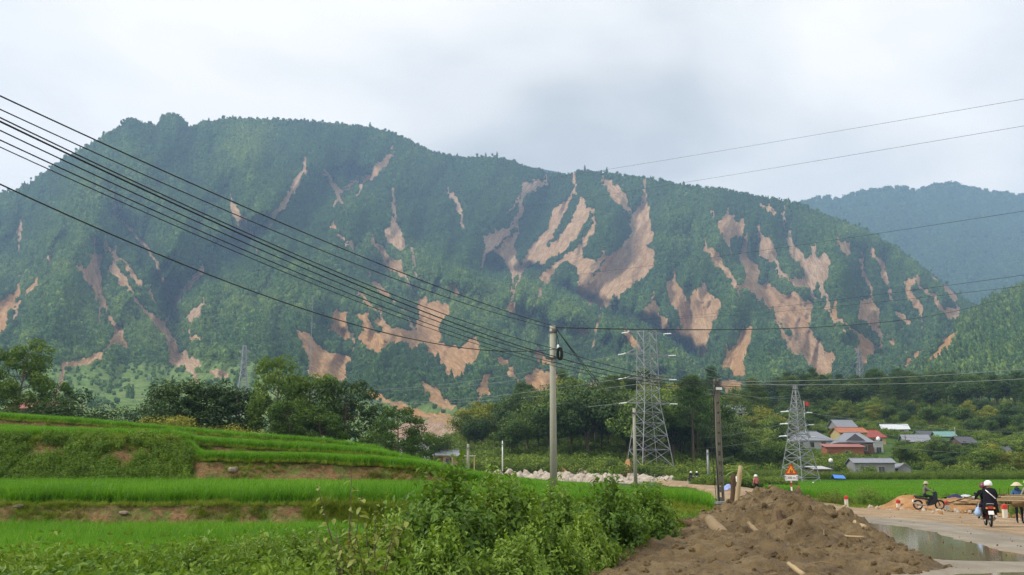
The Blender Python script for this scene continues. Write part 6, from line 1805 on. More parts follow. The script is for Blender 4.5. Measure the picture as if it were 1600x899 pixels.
for s_ in (-1, 1):
    mb = MB(); xq = s_ * (pw / 2 - .045)
    mb.prism([(xq - .011, pz - .11), (xq + .011, pz - .11), (xq + .011, pz + .05), (xq + .032, pz + .05), (xq, pz + .12), (xq - .032, pz + .05), (xq - .011, pz + .05)], .006, None, (0, -.079, 0)); mb.build("arrow", M_INK, so)
# small red and white marker and white box beside it
o = tag(empty("marker_post", (XY(1247, 68), 68, .25)), "small pointed red and white post right of the warning sign", "marker post")
MB().box((0, 0, .2), (.26, .26, .5)).build("post", M_WHITEP, o)
MB().lathe([(.15, .45), (.12, .62), (.02, .98)], (0, 0, 0), 10).build("red_cap", M_RED, o)
o = tag(empty("plastic_box", (XY(1266, 55), 55, .22)), "white box lying right of the warning sign", "box")
MB().box((0, 0, .1), (.36, .3, .2)).build("body", M_SIGNW, o); MB().box((0, 0, .215), (.38, .32, .03)).build("lid", M_SIGNW, o)

# culvert block and posts
o = tag(empty("culvert", (XY(1133, 55), 55, 0)), "concrete culvert block with a slab on top below the dark pole", "culvert")
q = P(1133, 784, 55); zc = float(q[2]) - .12
mb = MB(); mb.box((-.22, 0, zc / 2 - .3), (.58, .9, zc + .6)); mb.box((.30, .2, zc / 2 - .3), (.46, .5, zc + .6)); mb.build("block", mat_plain("mossy_concrete", (.22, .19, .09), .9, .1, 0, .3, 3, .4), o)
MB().box((.02, -.03, zc + .062), (1.15, 1.1, .12)).build("slab", M_W_GREY, o)
def log(px0, py0, D0, px1, py1, D1, r0, r1, label, mat, name="log", bend=.06, mid=None):
    a = V3(px0, py0, D0); b = V3(px1, py1, D1); n = 7; r = np.random.default_rng(int(px0 * 7 + py0))
    pts = []
    for i in range(n):
        f = i / (n - 1)
        q_ = a.lerp(b, f) if mid is None else (a * (1 - f) ** 2 + mid * 2 * f * (1 - f) + b * f * f)
        pts.append(q_ + Vector(r.normal(size=3)) * bend * r0 * 1.2)
    mb = MB(); mb.tube(pts, [(r0 + (r1 - r0) * i / (n - 1)) * (1 + .12 * r.normal()) for i in range(n)], 9)
    return tag(mb.build(name, mat, None, True), label, name.replace("_", " "))
M_LOG = mat_plain("muddy_log", (.24, .175, .10), .9, .15, 0, .3, 5, .5)
M_LOGD = mat_plain("dark_wet_wood", (.09, .055, .032), .9, .2, 0, .35, 5, .5)
M_LOGP = mat_plain("pale_debarked_wood", (.36, .27, .15), .8, .2, 0, .2, 5, .3)
log(1145, 742, 54, 1146, 800, 54, .14, .16, "rough brown wooden post beside the dark pole", M_LOGD, "wooden_post")
log(1157, 728, 45, 1149, 806, 45, .085, .12, "slanting pale wooden post behind the mud heap", M_LOGP, "wooden_post")
log(1108, 812, 24.6, 1137, 846, 22.6, .13, .17, "thick broken log stub sticking out of the mud", M_LOG)
log(1222, 803, 25.5, 1248, 787, 25.6, .045, .06, "pale bent branch rising from the mud, left half", M_LOGP, "branch")
log(1247, 787, 25.6, 1266, 805, 25.2, .06, .05, "pale bent branch rising from the mud, right half", M_LOGP, "branch")
log(1217, 800, 24.5, 1221, 818, 24.3, .06, .09, "short dark stump upright in the mud", M_LOGD, "stump")
log(1170, 818, 24.0, 1190, 838, 23.0, .05, .06, "half buried pale log in the middle of the heap", M_LOG)
log(1060, 812, 26, 1083, 822, 25.6, .06, .09, "dark log lying at the left rim of the mud heap", M_LOGD)
log(1232, 881, 17.9, 1256, 899, 17.2, .035, .045, "yellowish stick lying in the mud at the bottom", M_LOGP, "stick")
log(1320, 838, 21.6, 1350, 840, 21.4, .025, .02, "thin pale stick on the right flank of the heap", M_LOGP, "stick")
log(1358, 848, 20.5, 1372, 862, 19.9, .02, .012, "thin dark twig on the right flank of the heap", M_LOGD, "stick")
log(1385, 866, 19.6, 1398, 855, 19.7, .02, .010, "forked dark twig at the right toe of the heap", M_LOGD, "stick")
log(1313, 797, 44, 1322, 789, 44, .05, .05, "pale stick standing at the right shoulder of the heap", M_LOGP, "stick")
log(1335, 816, 23.6, 1352, 826, 23.2, .05, .07, "pale flat piece of wood on the heap's right edge", M_LOGP, "plank")

# orange soil mound behind the parked motorbike
mx2 = np.linspace(XY(1375, 58), XY(1560, 58), 90); my2 = np.linspace(55.5, 62, 50)
SX, SY = np.meshgrid(mx2, my2)
sp_, _ = to_px(np.stack([SX, 0 * SX + 58, 0 * SX], -1))
prof = np.interp(sp_, [1375, 1395, 1415, 1430, 1450, 1480, 1505, 1530, 1560], [0, .25, .75, .85, .55, .62, .72, .6, .3])
SZ = (prof * np.exp(-((SY - 58.6) / 1.7) ** 2) + .12 * fbm(SX / .8, SY / .8, 0, 4, 601) * sstep(0, .2, prof)) - .06
t = NT("orange_soil"); nn = t.noise(1.6, 6, .7, t.pos())
M_SOIL = t.done(t.princ(t.ramp(nn, [(.3, (.20, .10, .045)), (.5, (.34, .18, .075)), (.7, (.42, .28, .15))]), .95, .1, 0, t.bump(t.noise(9, 5, .7, t.pos()), .8, .05)))
tag(mobj("soil_mound", np_mesh("soil_mound", np.stack([SX, SY, SZ], -1), grid_faces(50, 90), True, None, [M_SOIL])), "low orange soil mound behind the parked motorbike", "soil mound")
def soil_bank(px, D, ytop, halfpx, label):
    z0 = float(ground_z(XY(px, D), D)); h = top_h(ytop, D, z0); w = halfpx * D / F; u, v = np.meshgrid(np.linspace(-1, 1, 26), np.linspace(-1, 1, 18))
    zz_ = h * np.clip(1 - np.abs(u) ** 1.3, 0, 1) * sstep(-1, .6, v) * (1 + .35 * fbm(u * 2, v * 2, px, 3, 655)) - .1
    me = np_mesh("soil_bank", np.stack([XY(px, D) + u * w, D + v * 3, z0 + zz_], -1), grid_faces(18, 26), True, None, [M_SOIL]); tag(mobj("soil_bank", me), label, "soil bank")
soil_bank(984, 171, 714, 12, "orange eroded bank behind the big pylon's left legs")
soil_bank(880, 171, 729, 9, "small orange eroded bank right of the concrete pole")
for px, py, D, s_, lab in ((30, 791, 33.0, .14, "pale stone on the low paddy bank at the far left"), (365, 735, 47.9, .22, "grey stone in the brown bank beside the overgrown one"), (193, 802, 32.7, .13, "flat pale stone in the middle of the low paddy bank")):
    ob = mobj("stone", clod("stone", int(px), mat_plain("bank_stone", (.23, .185, .135), .9, .15, 0, .35, 3, .4))); ob.location = V3(px, py, D); ob.scale = (s_ * 1.3, s_, s_); tag(ob, lab, "stone")
# roadside stones
ps = []
for _ in range(260):
    y_ = random.uniform(38, 60); xr_ = float(np.interp(y_, yl, XR)); ps.append((xr_ - abs(random.gauss(0, 1.2)), y_, 0.0))
ps = np.array(ps)
scatter("roadside_stones", ps, .03 + .16 * rng.random(len(ps)) ** 3, rng.random((len(ps), 3)) * 6.28, rng.random(len(ps)), rng.integers(0, 4, len(ps)), [clod("road_stone", 610 + i, M_SOIL if i % 2 else M_STONE) for i in range(4)], "small stones and dirt along the road edge", "stones")

# pile of salvaged wood at the right edge
wp = tag(empty("wood_pile", (XY(1555, 50), 50, 0)), "heap of salvaged planks and sticks at the right edge", "wood pile")
rw_ = np.random.default_rng(620)
for k_ in range(34):
    ln = 1.0 + 1.6 * rw_.random(); a = rw_.normal() * .35; x0 = rw_.uniform(-1.6, 2.2); zz_ = .35 + .62 * rw_.random() * (1 - .25 * abs(x0 - .4)); y0 = rw_.uniform(-.5, .9)
    mb = MB(); d = Vector((math.cos(a), rw_.normal() * .3, .12 * rw_.normal())).normalized() * ln / 2
    if k_ % 2: mb.tube([Vector((x0, y0, zz_)) - d, Vector((x0, y0, zz_)) + d], [.035, .025], 6)
    else: mb.box((x0, y0, zz_), (ln, .11, .03), 0, Matrix.Rotation(a * .5, 3, 'Y') @ Matrix.Rotation(.3 * rw_.normal(), 3, 'Z'))
    mb.build("plank", (M_LOGP, M_LOG, M_LOGD)[k_ % 3], wp)
for k_ in range(15):
    x0 = .1 + .13 * k_ + .05 * rw_.normal(); mb = MB(); mb.tube([(x0, .2 + .2 * rw_.random(), .1), (x0 + .1 * rw_.normal(), .25, 1.05 + .25 * rw_.random())], [.022, .015], 5); mb.build("stake", M_LOGD if k_ % 2 else M_LOG, wp)
# crumpled cloth bundle on the mound
cl = tag(empty("cloth_bundle", (XY(1500, 55.5), 55.5, .62)), "crumpled blue and white cloth bundle on the soil mound", "cloth bundle")
for k_, (m_, off_) in enumerate(((mat_plain("navy_cloth", (.04, .035, .10), .9, .1), -.35), (mat_plain("pale_cloth", (.45, .47, .50), .9, .1), .25))):
    g = 18; X_, Y_ = np.meshgrid(np.linspace(-.55, .55, g), np.linspace(-.3, .3, g)); Z_ = .22 * np.exp(-(X_ / .4) ** 2 - (Y_ / .25) ** 2) + .09 * fbm(X_ * 5 + k_ * 9, Y_ * 5, 0, 3, 630)
    me = np_mesh("cloth", np.stack([X_ + off_, Y_, Z_], -1), grid_faces(g, g), True, None, [m_]); link(bpy.data.objects.new("cloth", me), cl)

# ================================================================== motorbikes
M_TYRE = mat_plain("tyre", (.022, .02, .018), .85, .2, 0, .3)
M_RIM = mat_plain("wheel_metal", (.45, .45, .44), .35, .5, .8, .1)
M_BIKE = mat_plain("dark_bike_paint", (.015, .016, .022), .3, .5, 0, .1)
M_BIKER = mat_plain("red_bike_paint", (.16, .03, .025), .35, .5, 0, .2)
M_SEAT = mat_plain("black_seat", (.012, .012, .012), .55, .3, 0, .1)
M_ENG = mat_plain("engine_metal", (.10, .10, .10), .5, .4, .5, .2)
M_LAMP = mat_plain("lamp_glass", (.6, .6, .58), .15, .5, 0, .05)
M_TAIL = mat_plain("tail_lamp", (.35, .03, .02), .3, .5, 0, .05)
def motorbike(label, loc, rz, paint, steer=0.0):
    """faces +X, wheels on z=0"""
    o = tag(empty("motorbike", loc, rz, .9), label, "motorbike")
    RX_ = Matrix.Rotation(math.pi / 2, 3, 'X')
    for xw in (-.62, .62):
        w = MB(); pts = [(xw + .245 * math.cos(a), 0, .285 + .245 * math.sin(a)) for a in np.linspace(0, 2 * math.pi, 25)]
        w.tube(pts, .042, 8, False); wh_ = w.build("wheel", M_TYRE, o, True)
        rm = MB(); pts = [(xw + .205 * math.cos(a), 0, .285 + .205 * math.sin(a)) for a in np.linspace(0, 2 * math.pi, 25)]; rm.tube(pts, .016, 6, False); rm.build("rim", M_RIM, wh_, True)
        for k_ in range(10):
            a = k_ * .628; MB().bar((xw, .012 * (-1) ** k_, .285), (xw + .205 * math.cos(a), 0, .285 + .205 * math.sin(a)), .005, 3).build("spoke", M_RIM, wh_)
        h = MB(); h.lathe([(.045, -.05), (.05, 0), (.045, .05)], (xw, 0, .285), 10, RX_); h.build("hub", M_ENG, wh_)
        f = MB(); a0, a1 = ((.5, 2.7) if xw > 0 else (.35, 2.4))
        arc = [(xw + .31 * math.cos(a), .285 + .31 * math.sin(a)) for a in np.linspace(a0, a1, 9)] + [(xw + .295 * math.cos(a), .285 + .295 * math.sin(a)) for a in np.linspace(a1, a0, 9)]
        vs = [(x, s, z) for s in (-.06, .06) for x, z in arc]; n_ = len(arc)
        f.add(vs, [tuple(range(n_)), tuple(reversed(range(n_, 2 * n_)))] + [(i, n_ + i, n_ + (i + 1) % n_, (i + 1) % n_) for i in range(n_)]); f.build("fender", paint, o)
    b = MB(); b.prism([(-.78, .66), (-.55, .62), (-.25, .60), (.02, .50), (.22, .48), (.34, .70), (.44, .92), (.36, .98), (.25, .86), (.12, .66), (-.05, .64), (-.30, .72), (-.80, .76)], .27); b.build("body", paint, o)
    b = MB(); b.prism([(-.12, .30), (.10, .26), (.34, .34), (.46, .62), (.50, .92), (.38, .94), (.26, .62), (.10, .50), (-.14, .50)], .34); b.build("leg_shield", paint, o)
    s_ = MB(); s_.prism([(-.80, .765), (-.20, .735), (-.10, .70), (-.04, .72), (-.14, .80), (-.34, .82), (-.78, .86)], .25); s_.build("seat", M_SEAT, o)
    e_ = MB(); e_.lathe([(.07, -.12), (.10, -.06), (.10, .06), (.07, .12)], (-.02, 0, .33), 12, RX_); e_.box((.16, 0, .36), (.26, .15, .14)); e_.build("engine", M_ENG, o)
    x_ = MB(); x_.tube([(.12, -.13, .28), (-.1, -.15, .22), (-.4, -.16, .27)], [.02, .02, .035], 7); x_.tube([(-.38, -.16, .27), (-.92, -.16, .40)], [.045, .05], 9); x_.build("exhaust", M_RIM, o)
    fk = MB()
    for sd in (-.07, .07): fk.tube([(.62, sd, .285), (.50, sd, .62), (.40, sd, .90)], .02, 6)
    fk.build("fork", M_ENG, o)
    hb = MB(); hb.tube([(.26, -.33, 1.02), (.36, -.12, .99), (.38, 0, .97), (.36, .12, .99), (.26, .33, 1.02)], .014, 6); hb.build("handlebar", M_ENG, o)
    hd = MB(); hd.prism([(.28, .93), (.46, .90), (.52, 1.0), (.40, 1.08), (.28, 1.04)], .22); hd.build("headlamp_cowl", paint, o)
    MB().lathe([(.07, 0), (.075, .03), (.03, .05)], (.47, 0, .97), 12, Matrix.Rotation(math.pi / 2, 3, 'Y')).build("headlight", M_LAMP, o)
    for sd in (-1, 1):
        m = MB(); m.bar((.28, sd * .25, 1.02), (.24, sd * .33, 1.20), .007, 4); m.lathe([(.05, -.008), (.055, .0), (.05, .008)], (.24, sd * .35, 1.22), 10, Matrix.Rotation(math.pi / 2, 3, 'Y')); m.build("mirror", M_BIKE, o)
        m = MB(); m.tube([(.27, sd * .27, 1.02), (.26, sd * .36, 1.02)], .02, 6); m.build("grip", M_SEAT, o)
        m = MB(); m.bar((-.02, sd * .10, .27), (-.02, sd * .26, .27), .015, 5); m.build("footpeg", M_ENG, o)
    MB().box((-.84, 0, .72), (.05, .16, .10)).build("tail_light", M_TAIL, o)
    for sd in (-1, 1): MB().box((-.83, sd * .13, .70), (.05, .06, .06)).build("indicator", M_ORANGE, o)
    MB().box((-.90, 0, .53), (.015, .19, .14), 0, Matrix.Rotation(.25, 3, 'Y')).build("number_plate", M_SIGNW, o)
    r_ = MB(); r_.tube([(-.55, -.12, .80), (-.85, -.12, .86), (-.90, 0, .87), (-.85, .12, .86), (-.55, .12, .80)], .012, 5); r_.build("grab_rail", M_RIM, o)
    return o

# ================================================================== people
M_SKIN = mat_plain("skin", (.42, .24, .16), .6, .3, 0, .08)
M_HAIR = mat_plain("black_hair", (.012, .010, .009), .6, .3, 0, .1)
def cloth_mat(name, col, var=.25): return mat_plain(name, col, .9, .1, 0, var, 8)
M_CBLACK = cloth_mat("black_coat", (.014, .013, .018)); M_CNAVY = cloth_mat("navy_trousers", (.016, .017, .026)); M_CGREY = cloth_mat("grey_shirt", (.14, .13, .11), .5)
M_CAMO = cloth_mat("camouflage_jacket", (.24, .23, .17), .6); M_CBLUE = cloth_mat("blue_scarf", (.06, .12, .25)); M_CWHITE = cloth_mat("white_shirt", (.65, .65, .63), .1); M_CPINK = cloth_mat("pink_jacket", (.50, .16, .17)); M_KHAKI = cloth_mat("khaki_shorts", (.16, .14, .09))
def person(label, loc, rz, J, mats, s=1.0, name="person"):
    """one continuous figure grown from joints J; mats: region -> material"""
    bones = [("pelvis", "waist", "top"), ("waist", "chest", "top"), ("chest", "neck", "top"), ("neck", "head", "skin"), ("head", "crown", "hair"), ("head", "nose", "skin")]
    for sd in "LR":
        bones += [("chest", "shoulder" + sd, "top"), ("shoulder" + sd, "elbow" + sd, "top"), ("elbow" + sd, "wrist" + sd, "top"), ("wrist" + sd, "palm" + sd, "skin"),
                  ("pelvis", "hip" + sd, "legs"), ("hip" + sd, "knee" + sd, "legs"), ("knee" + sd, "ankle" + sd, "shin"), ("ankle" + sd, "toe" + sd, "shoe")]
    R0 = {"pelvis": .135, "waist": .125, "chest": .15, "neck": .055, "head": .095, "crown": .075, "nose": .022, "shoulder": .075, "elbow": .048, "wrist": .032, "palm": .036, "hip": .095, "knee": .062, "ankle": .042, "toe": .038}
    names_ = list(J.keys()); idx = {n: i for i, n in enumerate(names_)}
    me = bpy.data.meshes.new("body"); me.from_pydata([J[n] for n in names_], [(idx[a], idx[b]) for a, b, _ in bones if a in idx and b in idx], []); me.update()
    tmp = bpy.data.objects.new("body", me); COL.objects.link(tmp)
    sk = tmp.modifiers.new("skin", 'SKIN'); sk.use_smooth_shade = True
    for n in names_:
        k0 = n.rstrip("LR") if n[-1] in "LR" else n; v = me.skin_vertices[0].data[idx[n]]; r0 = R0[k0]
        v.radius = (r0, r0 * (.78 if k0 in ("chest", "waist", "pelvis") else 1.0)); v.use_root = (n == "pelvis")
    sb = tmp.modifiers.new("sub", 'SUBSURF'); sb.levels = 2; sb.render_levels = 2
    bpy.context.view_layer.update()
    m2 = bpy.data.meshes.new_from_object(tmp.evaluated_get(bpy.context.evaluated_depsgraph_get()))
    bpy.data.objects.remove(tmp)
    regs = ["top", "legs", "shin", "shoe", "skin", "hair"]; m2.materials.clear()
    for r_ in regs: m2.materials.append(mats[r_])
    cen = np.empty(len(m2.polygons) * 3, np.float32); m2.polygons.foreach_get("center", cen); cen = cen.reshape(-1, 3)
    best = np.full(len(cen), 1e9); mi = np.zeros(len(cen), np.int32)
    for a, b, rg in bones:
        if a not in J or b not in J: continue
        A, B = np.array(J[a]), np.array(J[b]); ab = B - A; tq = np.clip(((cen - A) @ ab) / (ab @ ab), 0, 1); d = np.linalg.norm(cen - A - tq[:, None] * ab, axis=1)
        m = d < best; best[m] = d[m]; mi[m] = regs.index(rg)
    hd = np.array(J["head"])
    near_h = np.linalg.norm(cen - hd, axis=1) < .16
    mi[near_h & (cen[:, 1] - hd[1] < .02) & (cen[:, 2] > hd[2] - .03)] = regs.index("hair")
    m2.polygons.foreach_set("material_index", mi); m2.polygons.foreach_set("use_smooth", np.ones(len(m2.polygons), bool)); m2.update()
    # five bent fingers on each hand, in the same mesh
    o = tag(empty(name, loc, rz, s), label, "person")
    import bmesh
    bm = bmesh.new(); bm.from_mesh(m2)
    for sd in "LR":
        w = Vector(J["wrist" + sd]); p_ = Vector(J["palm" + sd]); d = (p_ - w).normalized(); sv = d.cross(Vector((0, 0, 1))) if abs(d.z) < .9 else d.cross(Vector((0, 1, 0)))
        sv.normalize(); nv = d.cross(sv)
        mb = MB()
        for k_, (off_, ln) in enumerate(((-.030, .062), (-.010, .075), (.010, .078), (.030, .066))):
            b0 = p_ + sv * off_ + d * .012; mb.tube([b0, b0 + d * ln * .5 + nv * .006, b0 + d * ln * .8 + nv * .03], [.0095, .009, .007], 6)
        b0 = w + d * .03 + sv * -.03; mb.tube([b0, b0 - sv * .03 + d * .03, b0 - sv * .03 + d * .06 + nv * .015], [.011, .010, .008], 6)
        vv = [bm.verts.new(v) for v in mb.v]
        for f in mb.f:
            fc = bm.faces.new([vv[i] for i in f]); fc.material_index = regs.index("skin"); fc.smooth = True
    bm.to_mesh(m2); bm.free()
    link(bpy.data.objects.new("body", m2), o)
    ey = MB()
    for s2 in (-1, 1): ey.lathe([(.001, -.009), (.008, -.004), (.008, .004), (.001, .009)], (hd[0] + s2 * .034, hd[1] + .088, hd[2] + .012), 6)
    ey.build("eyes", M_HAIR, o)
    return o
STAND = {"pelvis": (0, 0, .93), "waist": (0, 0, 1.10), "chest": (0, 0, 1.32), "neck": (0, .01, 1.47), "head": (0, .03, 1.58), "crown": (0, .02, 1.67), "nose": (0, .13, 1.575),
         "shoulderL": (-.18, 0, 1.40), "elbowL": (-.25, .0, 1.13), "wristL": (-.24, .12, .93), "palmL": (-.24, .15, .86), "shoulderR": (.18, 0, 1.40), "elbowR": (.25, .0, 1.13), "wristR": (.24, .12, .93), "palmR": (.24, .15, .86),
         "hipL": (-.09, 0, .88), "kneeL": (-.10, .03, .49), "ankleL": (-.10, 0, .08), "toeL": (-.11, .16, .04), "hipR": (.09, 0, .88), "kneeR": (.10, .03, .49), "ankleR": (.10, 0, .08), "toeR": (.11, .16, .04)}
def sit(seat_z, lean, reach):   # astride, facing +Y
    return {"pelvis": (0, 0, seat_z + .10), "waist": (0, .02 + lean * .3, seat_z + .27), "chest": (0, .05 + lean, seat_z + .50), "neck": (0, .08 + lean, seat_z + .64), "head": (0, .11 + lean, seat_z + .76), "crown": (0, .10 + lean, seat_z + .85), "nose": (0, .21 + lean, seat_z + .755),
            "shoulderL": (-.19, .05 + lean, seat_z + .56), "elbowL": (-.29, .22 + lean, seat_z + .34), "wristL": (-.28, reach - .08, seat_z + .30), "palmL": (-.28, reach, seat_z + .28),
            "shoulderR": (.19, .05 + lean, seat_z + .56), "elbowR": (.29, .22 + lean, seat_z + .34), "wristR": (.28, reach - .08, seat_z + .30), "palmR": (.28, reach, seat_z + .28),
            "hipL": (-.11, .05, seat_z + .06), "kneeL": (-.22, .44, seat_z + .0), "ankleL": (-.21, .28, seat_z - .42), "toeL": (-.22, .42, seat_z - .46), "hipR": (.11, .05, seat_z + .06), "kneeR": (.22, .44, seat_z + .0), "ankleR": (.21, .28, seat_z - .42), "toeR": (.22, .42, seat_z - .46)}
def helmet(parent, J, mat, name="helmet"):
    h = J["head"]; mb = MB(); prof = [(.145, -.055), (.152, .0), (.145, .06), (.115, .115), (.06, .15), (.005, .158)]
    mb.lathe(prof, (h[0], h[1] - .01, h[2] + .02), 18); ob = mb.build(name, mat, parent, True)
    vz = MB(); vz.prism([(-.11, 0), (.11, 0), (.09, .02), (-.09, .02)], .07, None, (h[0], h[1] + .165, h[2] + .005)); vz.build("visor", mat, ob); return ob
M_HELW = mat_plain("white_helmet", (.75, .75, .73), .25, .5, 0, .03); M_HELM = mat_plain("maroon_helmet", (.16, .03, .05), .3, .5, 0, .1)

# --- ridden motorbike seen from behind
Dr = 35.4; xr = XY(1538, Dr); ang = math.radians(73)
motorbike("dark muddy motorbike ridden by two people away along the road", (xr, Dr, .02), ang, M_BIKER)
def on_bike(bx, by, bang, along): return (bx + math.cos(bang) * along, by + math.sin(bang) * along, 0.02)
blackset = {"top": M_CBLACK, "legs": M_CNAVY, "shin": M_CNAVY, "shoe": M_SEAT, "skin": M_SKIN, "hair": M_HAIR}
Jd = sit(.76, .04, .50); Jp = sit(.80, .02, .34)
for k_ in ("wristL", "palmL"): Jp[k_] = (-.17, .30, 1.05)
for k_ in ("wristR", "palmR"): Jp[k_] = (.17, .30, 1.05)
Jp["toeL"] = (-.24, .40, .36); Jp["palmL"] = (-.15, .36, 1.05); Jp["palmR"] = (.15, .36, 1.05)
dl = on_bike(xr, Dr, ang, -.12)
d1 = person("rider in dark clothes and maroon helmet steering the motorbike", (dl[0] - .06, dl[1], dl[2]), ang - math.pi / 2 + .05, Jd, blackset, .88)
helmet(d1, Jd, M_HELM)
pl_ = on_bike(xr, Dr, ang, -.48)
d2 = person("passenger in long black coat and white helmet with pale strap", (pl_[0] + .05, pl_[1], pl_[2]), ang - math.pi / 2, Jp, blackset, .90)
helmet(d2, Jp, M_HELW)
c_ = MB(); prof = [(.30, -.28), (.27, .0), (.23, .25), (.235, .45), (.20, .56), (.08, .63)]
c_.lathe(prof, (0, .02, .80), 18); co_ = c_.build("coat", M_CBLACK, d2, True); co_.scale = (1, .78, 1)
st = MB(); st.tube([(-.14, -.09, 1.37), (-.06, -.185, 1.28), (.06, -.205, 1.16), (.17, -.18, 1.05)], .017, 5); st.build("strap", M_HELW, d2)
bg = tag(empty("plastic_bag", on_bike(xr, Dr, ang, -.15)), "blue and white plastic bag hanging left of the ridden motorbike", "bag")
mb = MB(); mb.lathe([(.03, .66), (.09, .58), (.13, .48), (.12, .38), (.05, .33)], (-.34, 0, 0), 10); mb.build("bag_body", mat_plain("blue_white_plastic", (.30, .42, .62), .4, .4, 0, .5, 9), bg, True)
mb = MB(); mb.tube([(-.34, -.03, .65), (-.30, 0, .8), (-.34, .03, .65)], .006, 4); mb.build("bag_handle", M_HELW, bg)

# --- parked motorbike with a man sitting on it
Dp = 54.6; xp = XY(1448, Dp)
motorbike("black motorbike standing sideways at the far road edge", (xp, Dp, .02), math.radians(-8), M_BIKE)
Js = sit(.78, .05, .42)
Js.update({"wristL": (-.12, .34, 1.16), "palmL": (-.08, .38, 1.22), "wristR": (.10, .36, 1.14), "palmR": (.05, .40, 1.20), "head": (0, .17, 1.52), "nose": (0, .27, 1.48), "crown": (0, .15, 1.61), "ankleR": (.26, .12, .36), "toeR": (.27, .26, .31)})
s1 = person("man in grey shirt and bucket hat sitting on the standing motorbike", (xp - .22, Dp, .03), math.radians(-98), Js, {"top": M_CGREY, "legs": M_CNAVY, "shin": M_CNAVY, "shoe": M_SEAT, "skin": M_SKIN, "hair": M_HAIR}, .88)
hx0 = Js["head"]
mb = MB(); mb.lathe([(.19, -.02), (.185, -.005), (.125, .025), (.115, .09), (.09, .13), (.01, .14)], (hx0[0], hx0[1] - .01, hx0[2] + .045), 16); mb.build("bucket_hat", cloth_mat("khaki_hat", (.38, .36, .24), .15), s1, True)
mb = MB(); mb.box((0, .41, 1.27), (.07, .012, .13)); mb.build("phone", M_SEAT, s1)

# --- people carrying wood at the right edge
Dk = 37.8
Jc = dict(STAND); Jc.update({"elbowL": (-.27, .08, 1.12), "wristL": (-.24, .30, 1.05), "palmL": (-.23, .36, 1.05), "elbowR": (.27, .08, 1.12), "wristR": (.24, .30, 1.05), "palmR": (.23, .36, 1.05), "kneeL": (-.10, .12, .50), "ankleL": (-.10, .10, .08), "toeL": (-.11, .26, .04)})
c1 = person("woman in wide conical hat and dark trousers carrying wood", (XY(1587, Dk), Dk, .02), math.radians(165), Jc, {"top": M_CBLUE, "legs": M_CNAVY, "shin": M_CNAVY, "shoe": M_SEAT, "skin": M_SKIN, "hair": M_HAIR}, .83)
hc = Jc["head"]
mb = MB(); mb.lathe([(.265, -.02), (.255, .0), (.16, .075), (.11, .13), (.01, .155)], (hc[0], hc[1], hc[2] + .07), 20); mb.build("conical_hat", cloth_mat("straw_hat", (.50, .44, .30), .15), c1, True)
mb = MB(); mb.lathe([(.262, -.03), (.10, .02), (.05, .03)], (hc[0], hc[1], hc[2] + .065), 20); mb.build("hat_lining", M_HAIR, c1, True)
mb = MB(); mb.lathe([(.10, -.12), (.12, -.08), (.10, -.03)], (hc[0], hc[1], hc[2]), 14); mb.build("scarf", M_CBLUE, c1, True)
Jm = dict(STAND); Jm.update({"elbowL": (-.30, .12, 1.14), "wristL": (-.30, .34, 1.06), "palmL": (-.30, .40, 1.05), "elbowR": (.30, .10, 1.12), "wristR": (.26, .32, 1.04), "palmR": (.25, .38, 1.03), "kneeR": (.11, .15, .50), "ankleR": (.11, .13, .08), "toeR": (.12, .29, .04)})
c2 = person("person in camouflage jacket and shorts cut by the right edge", (XY(1604, 37.2), 37.2, .02), math.radians(100), Jm, {"top": M_CAMO, "legs": M_KHAKI, "shin": M_SKIN, "shoe": M_SEAT, "skin": M_SKIN, "hair": M_HAIR}, .90)
mb = MB(); mb.lathe([(.17, -.01), (.12, .03), (.11, .09), (.01, .13)], (0, .02, 1.63), 14); mb.build("cap", cloth_mat("green_cap", (.30, .40, .12), .2), c2, True)
for k_ in range(4):
    z_ = .95 + .05 * k_; a = V3(1552 + 6 * k_, 782 - 2.5 * k_, 37.5); b = V3(1640, 786 - 3 * k_, 36.8)
    mb = MB(); mb.tube([a, a.lerp(b, .5) + Vector((0, 0, .03)), b], [.03, .038, .035], 7)
    tag(mb.build("carried_pole", (M_LOGP, M_LOG)[k_ % 2]), ("lowest", "second lowest", "second highest", "highest")[k_] + " of four wooden poles carried at the right edge", "wooden pole")
mb = MB(); q = V3(1590, 788, 37.35); mb.lathe([(.16, -.10), (.24, .02), (.27, .10), (.25, .10), (.14, -.06)], tuple(q), 16); tag(mb.build("basket", mat_plain("woven_basket", (.20, .13, .07), .9, .1, 0, .3, 20), None, True), "round brown basket held by the woman in the conical hat", "basket")

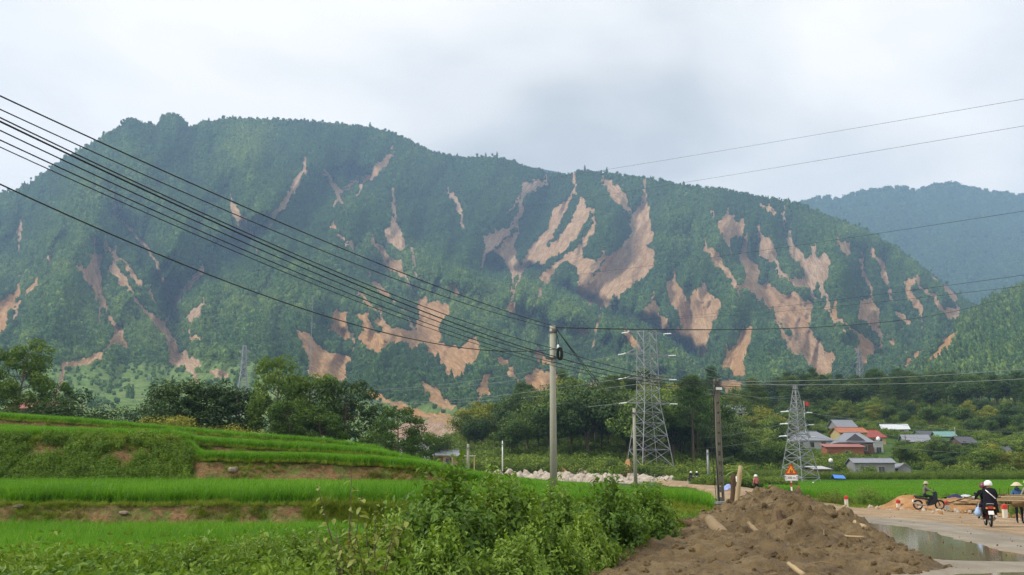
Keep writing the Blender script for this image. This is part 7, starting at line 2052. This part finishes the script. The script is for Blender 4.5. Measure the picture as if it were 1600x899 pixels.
# --- small far-off group on the road
for k_, (px, D, rz, lab, tp) in enumerate(((1152, 88, 2.6, "far person in white shirt beside the brown post", M_CWHITE), (1181, 84, .4, "far person in pink jacket behind the mud heap", M_CPINK))):
    zq = float(np.maximum(0, ground_z(XY(px, D), D) + .33))
    pe = person(lab, (XY(px, D), D, zq - .35), rz, STAND, {"top": tp, "legs": M_CNAVY, "shin": M_CNAVY, "shoe": M_SEAT, "skin": M_SKIN, "hair": M_HAIR}, .93)
    if k_ == 1: helmet(pe, STAND, M_HELW)
for k_, (px, D, lab, lab2) in enumerate(((1080, 126, "far motorbike left of the small group beyond the paddy", "far rider with white helmet at the left of the small group"), (1091, 128, "far motorbike right of the small group beyond the paddy", "far rider with white helmet at the right of the small group"))):
    zq = float(np.maximum(0, ground_z(XY(px, D), D) + .33)); rz = math.radians(-70 - 60 * k_)
    motorbike(lab, (XY(px, D), D, zq), rz, M_BIKE)
    pe = person(lab2, (XY(px, D) - .1, D, zq), rz - math.pi / 2, sit(.78, .04, .5), blackset, .9); helmet(pe, sit(.78, .04, .5), M_HELW)
o = tag(empty("tarp_pile", (XY(1138, 82), 82, float(ground_z(XY(1138, 82), 82)) + .3)), "blue and white tarp bundle by the far road side", "tarp pile")
g = 14; X_, Y_ = np.meshgrid(np.linspace(-.6, .6, g), np.linspace(-.4, .4, g)); Z_ = .55 * np.exp(-(X_ / .5) ** 2 - (Y_ / .35) ** 2) + .12 * fbm(X_ * 4, Y_ * 4, 0, 3, 640)
link(bpy.data.objects.new("tarp", np_mesh("tarp", np.stack([X_, Y_, Z_], -1), grid_faces(g, g), True, None, [mat_plain("blue_white_tarp", (.25, .32, .60), .6, .2, 0, .6, 4)])), o)
# ================================================================== the hazy valley air
def haze_box():
    mb = MB(); mb.box((0, 4000, 705), (16000, 9000, 1490))
    t = NT("haze_air")
    v = t.n("ShaderNodeVolumePrincipled")
    v.inputs["Color"].default_value = (.42, .66, 1.0, 1)
    v.inputs["Density"].default_value = HAZE_DENS
    v.inputs["Anisotropy"].default_value = 0.0
    t.L(v.outputs[0], t.out.inputs["Volume"])
    o = mb.build("haze", t.m)
    tag(o, "thin blue haze filling the whole valley", "haze", kind="stuff")
HAZE_DENS = 0.00016
haze_box()
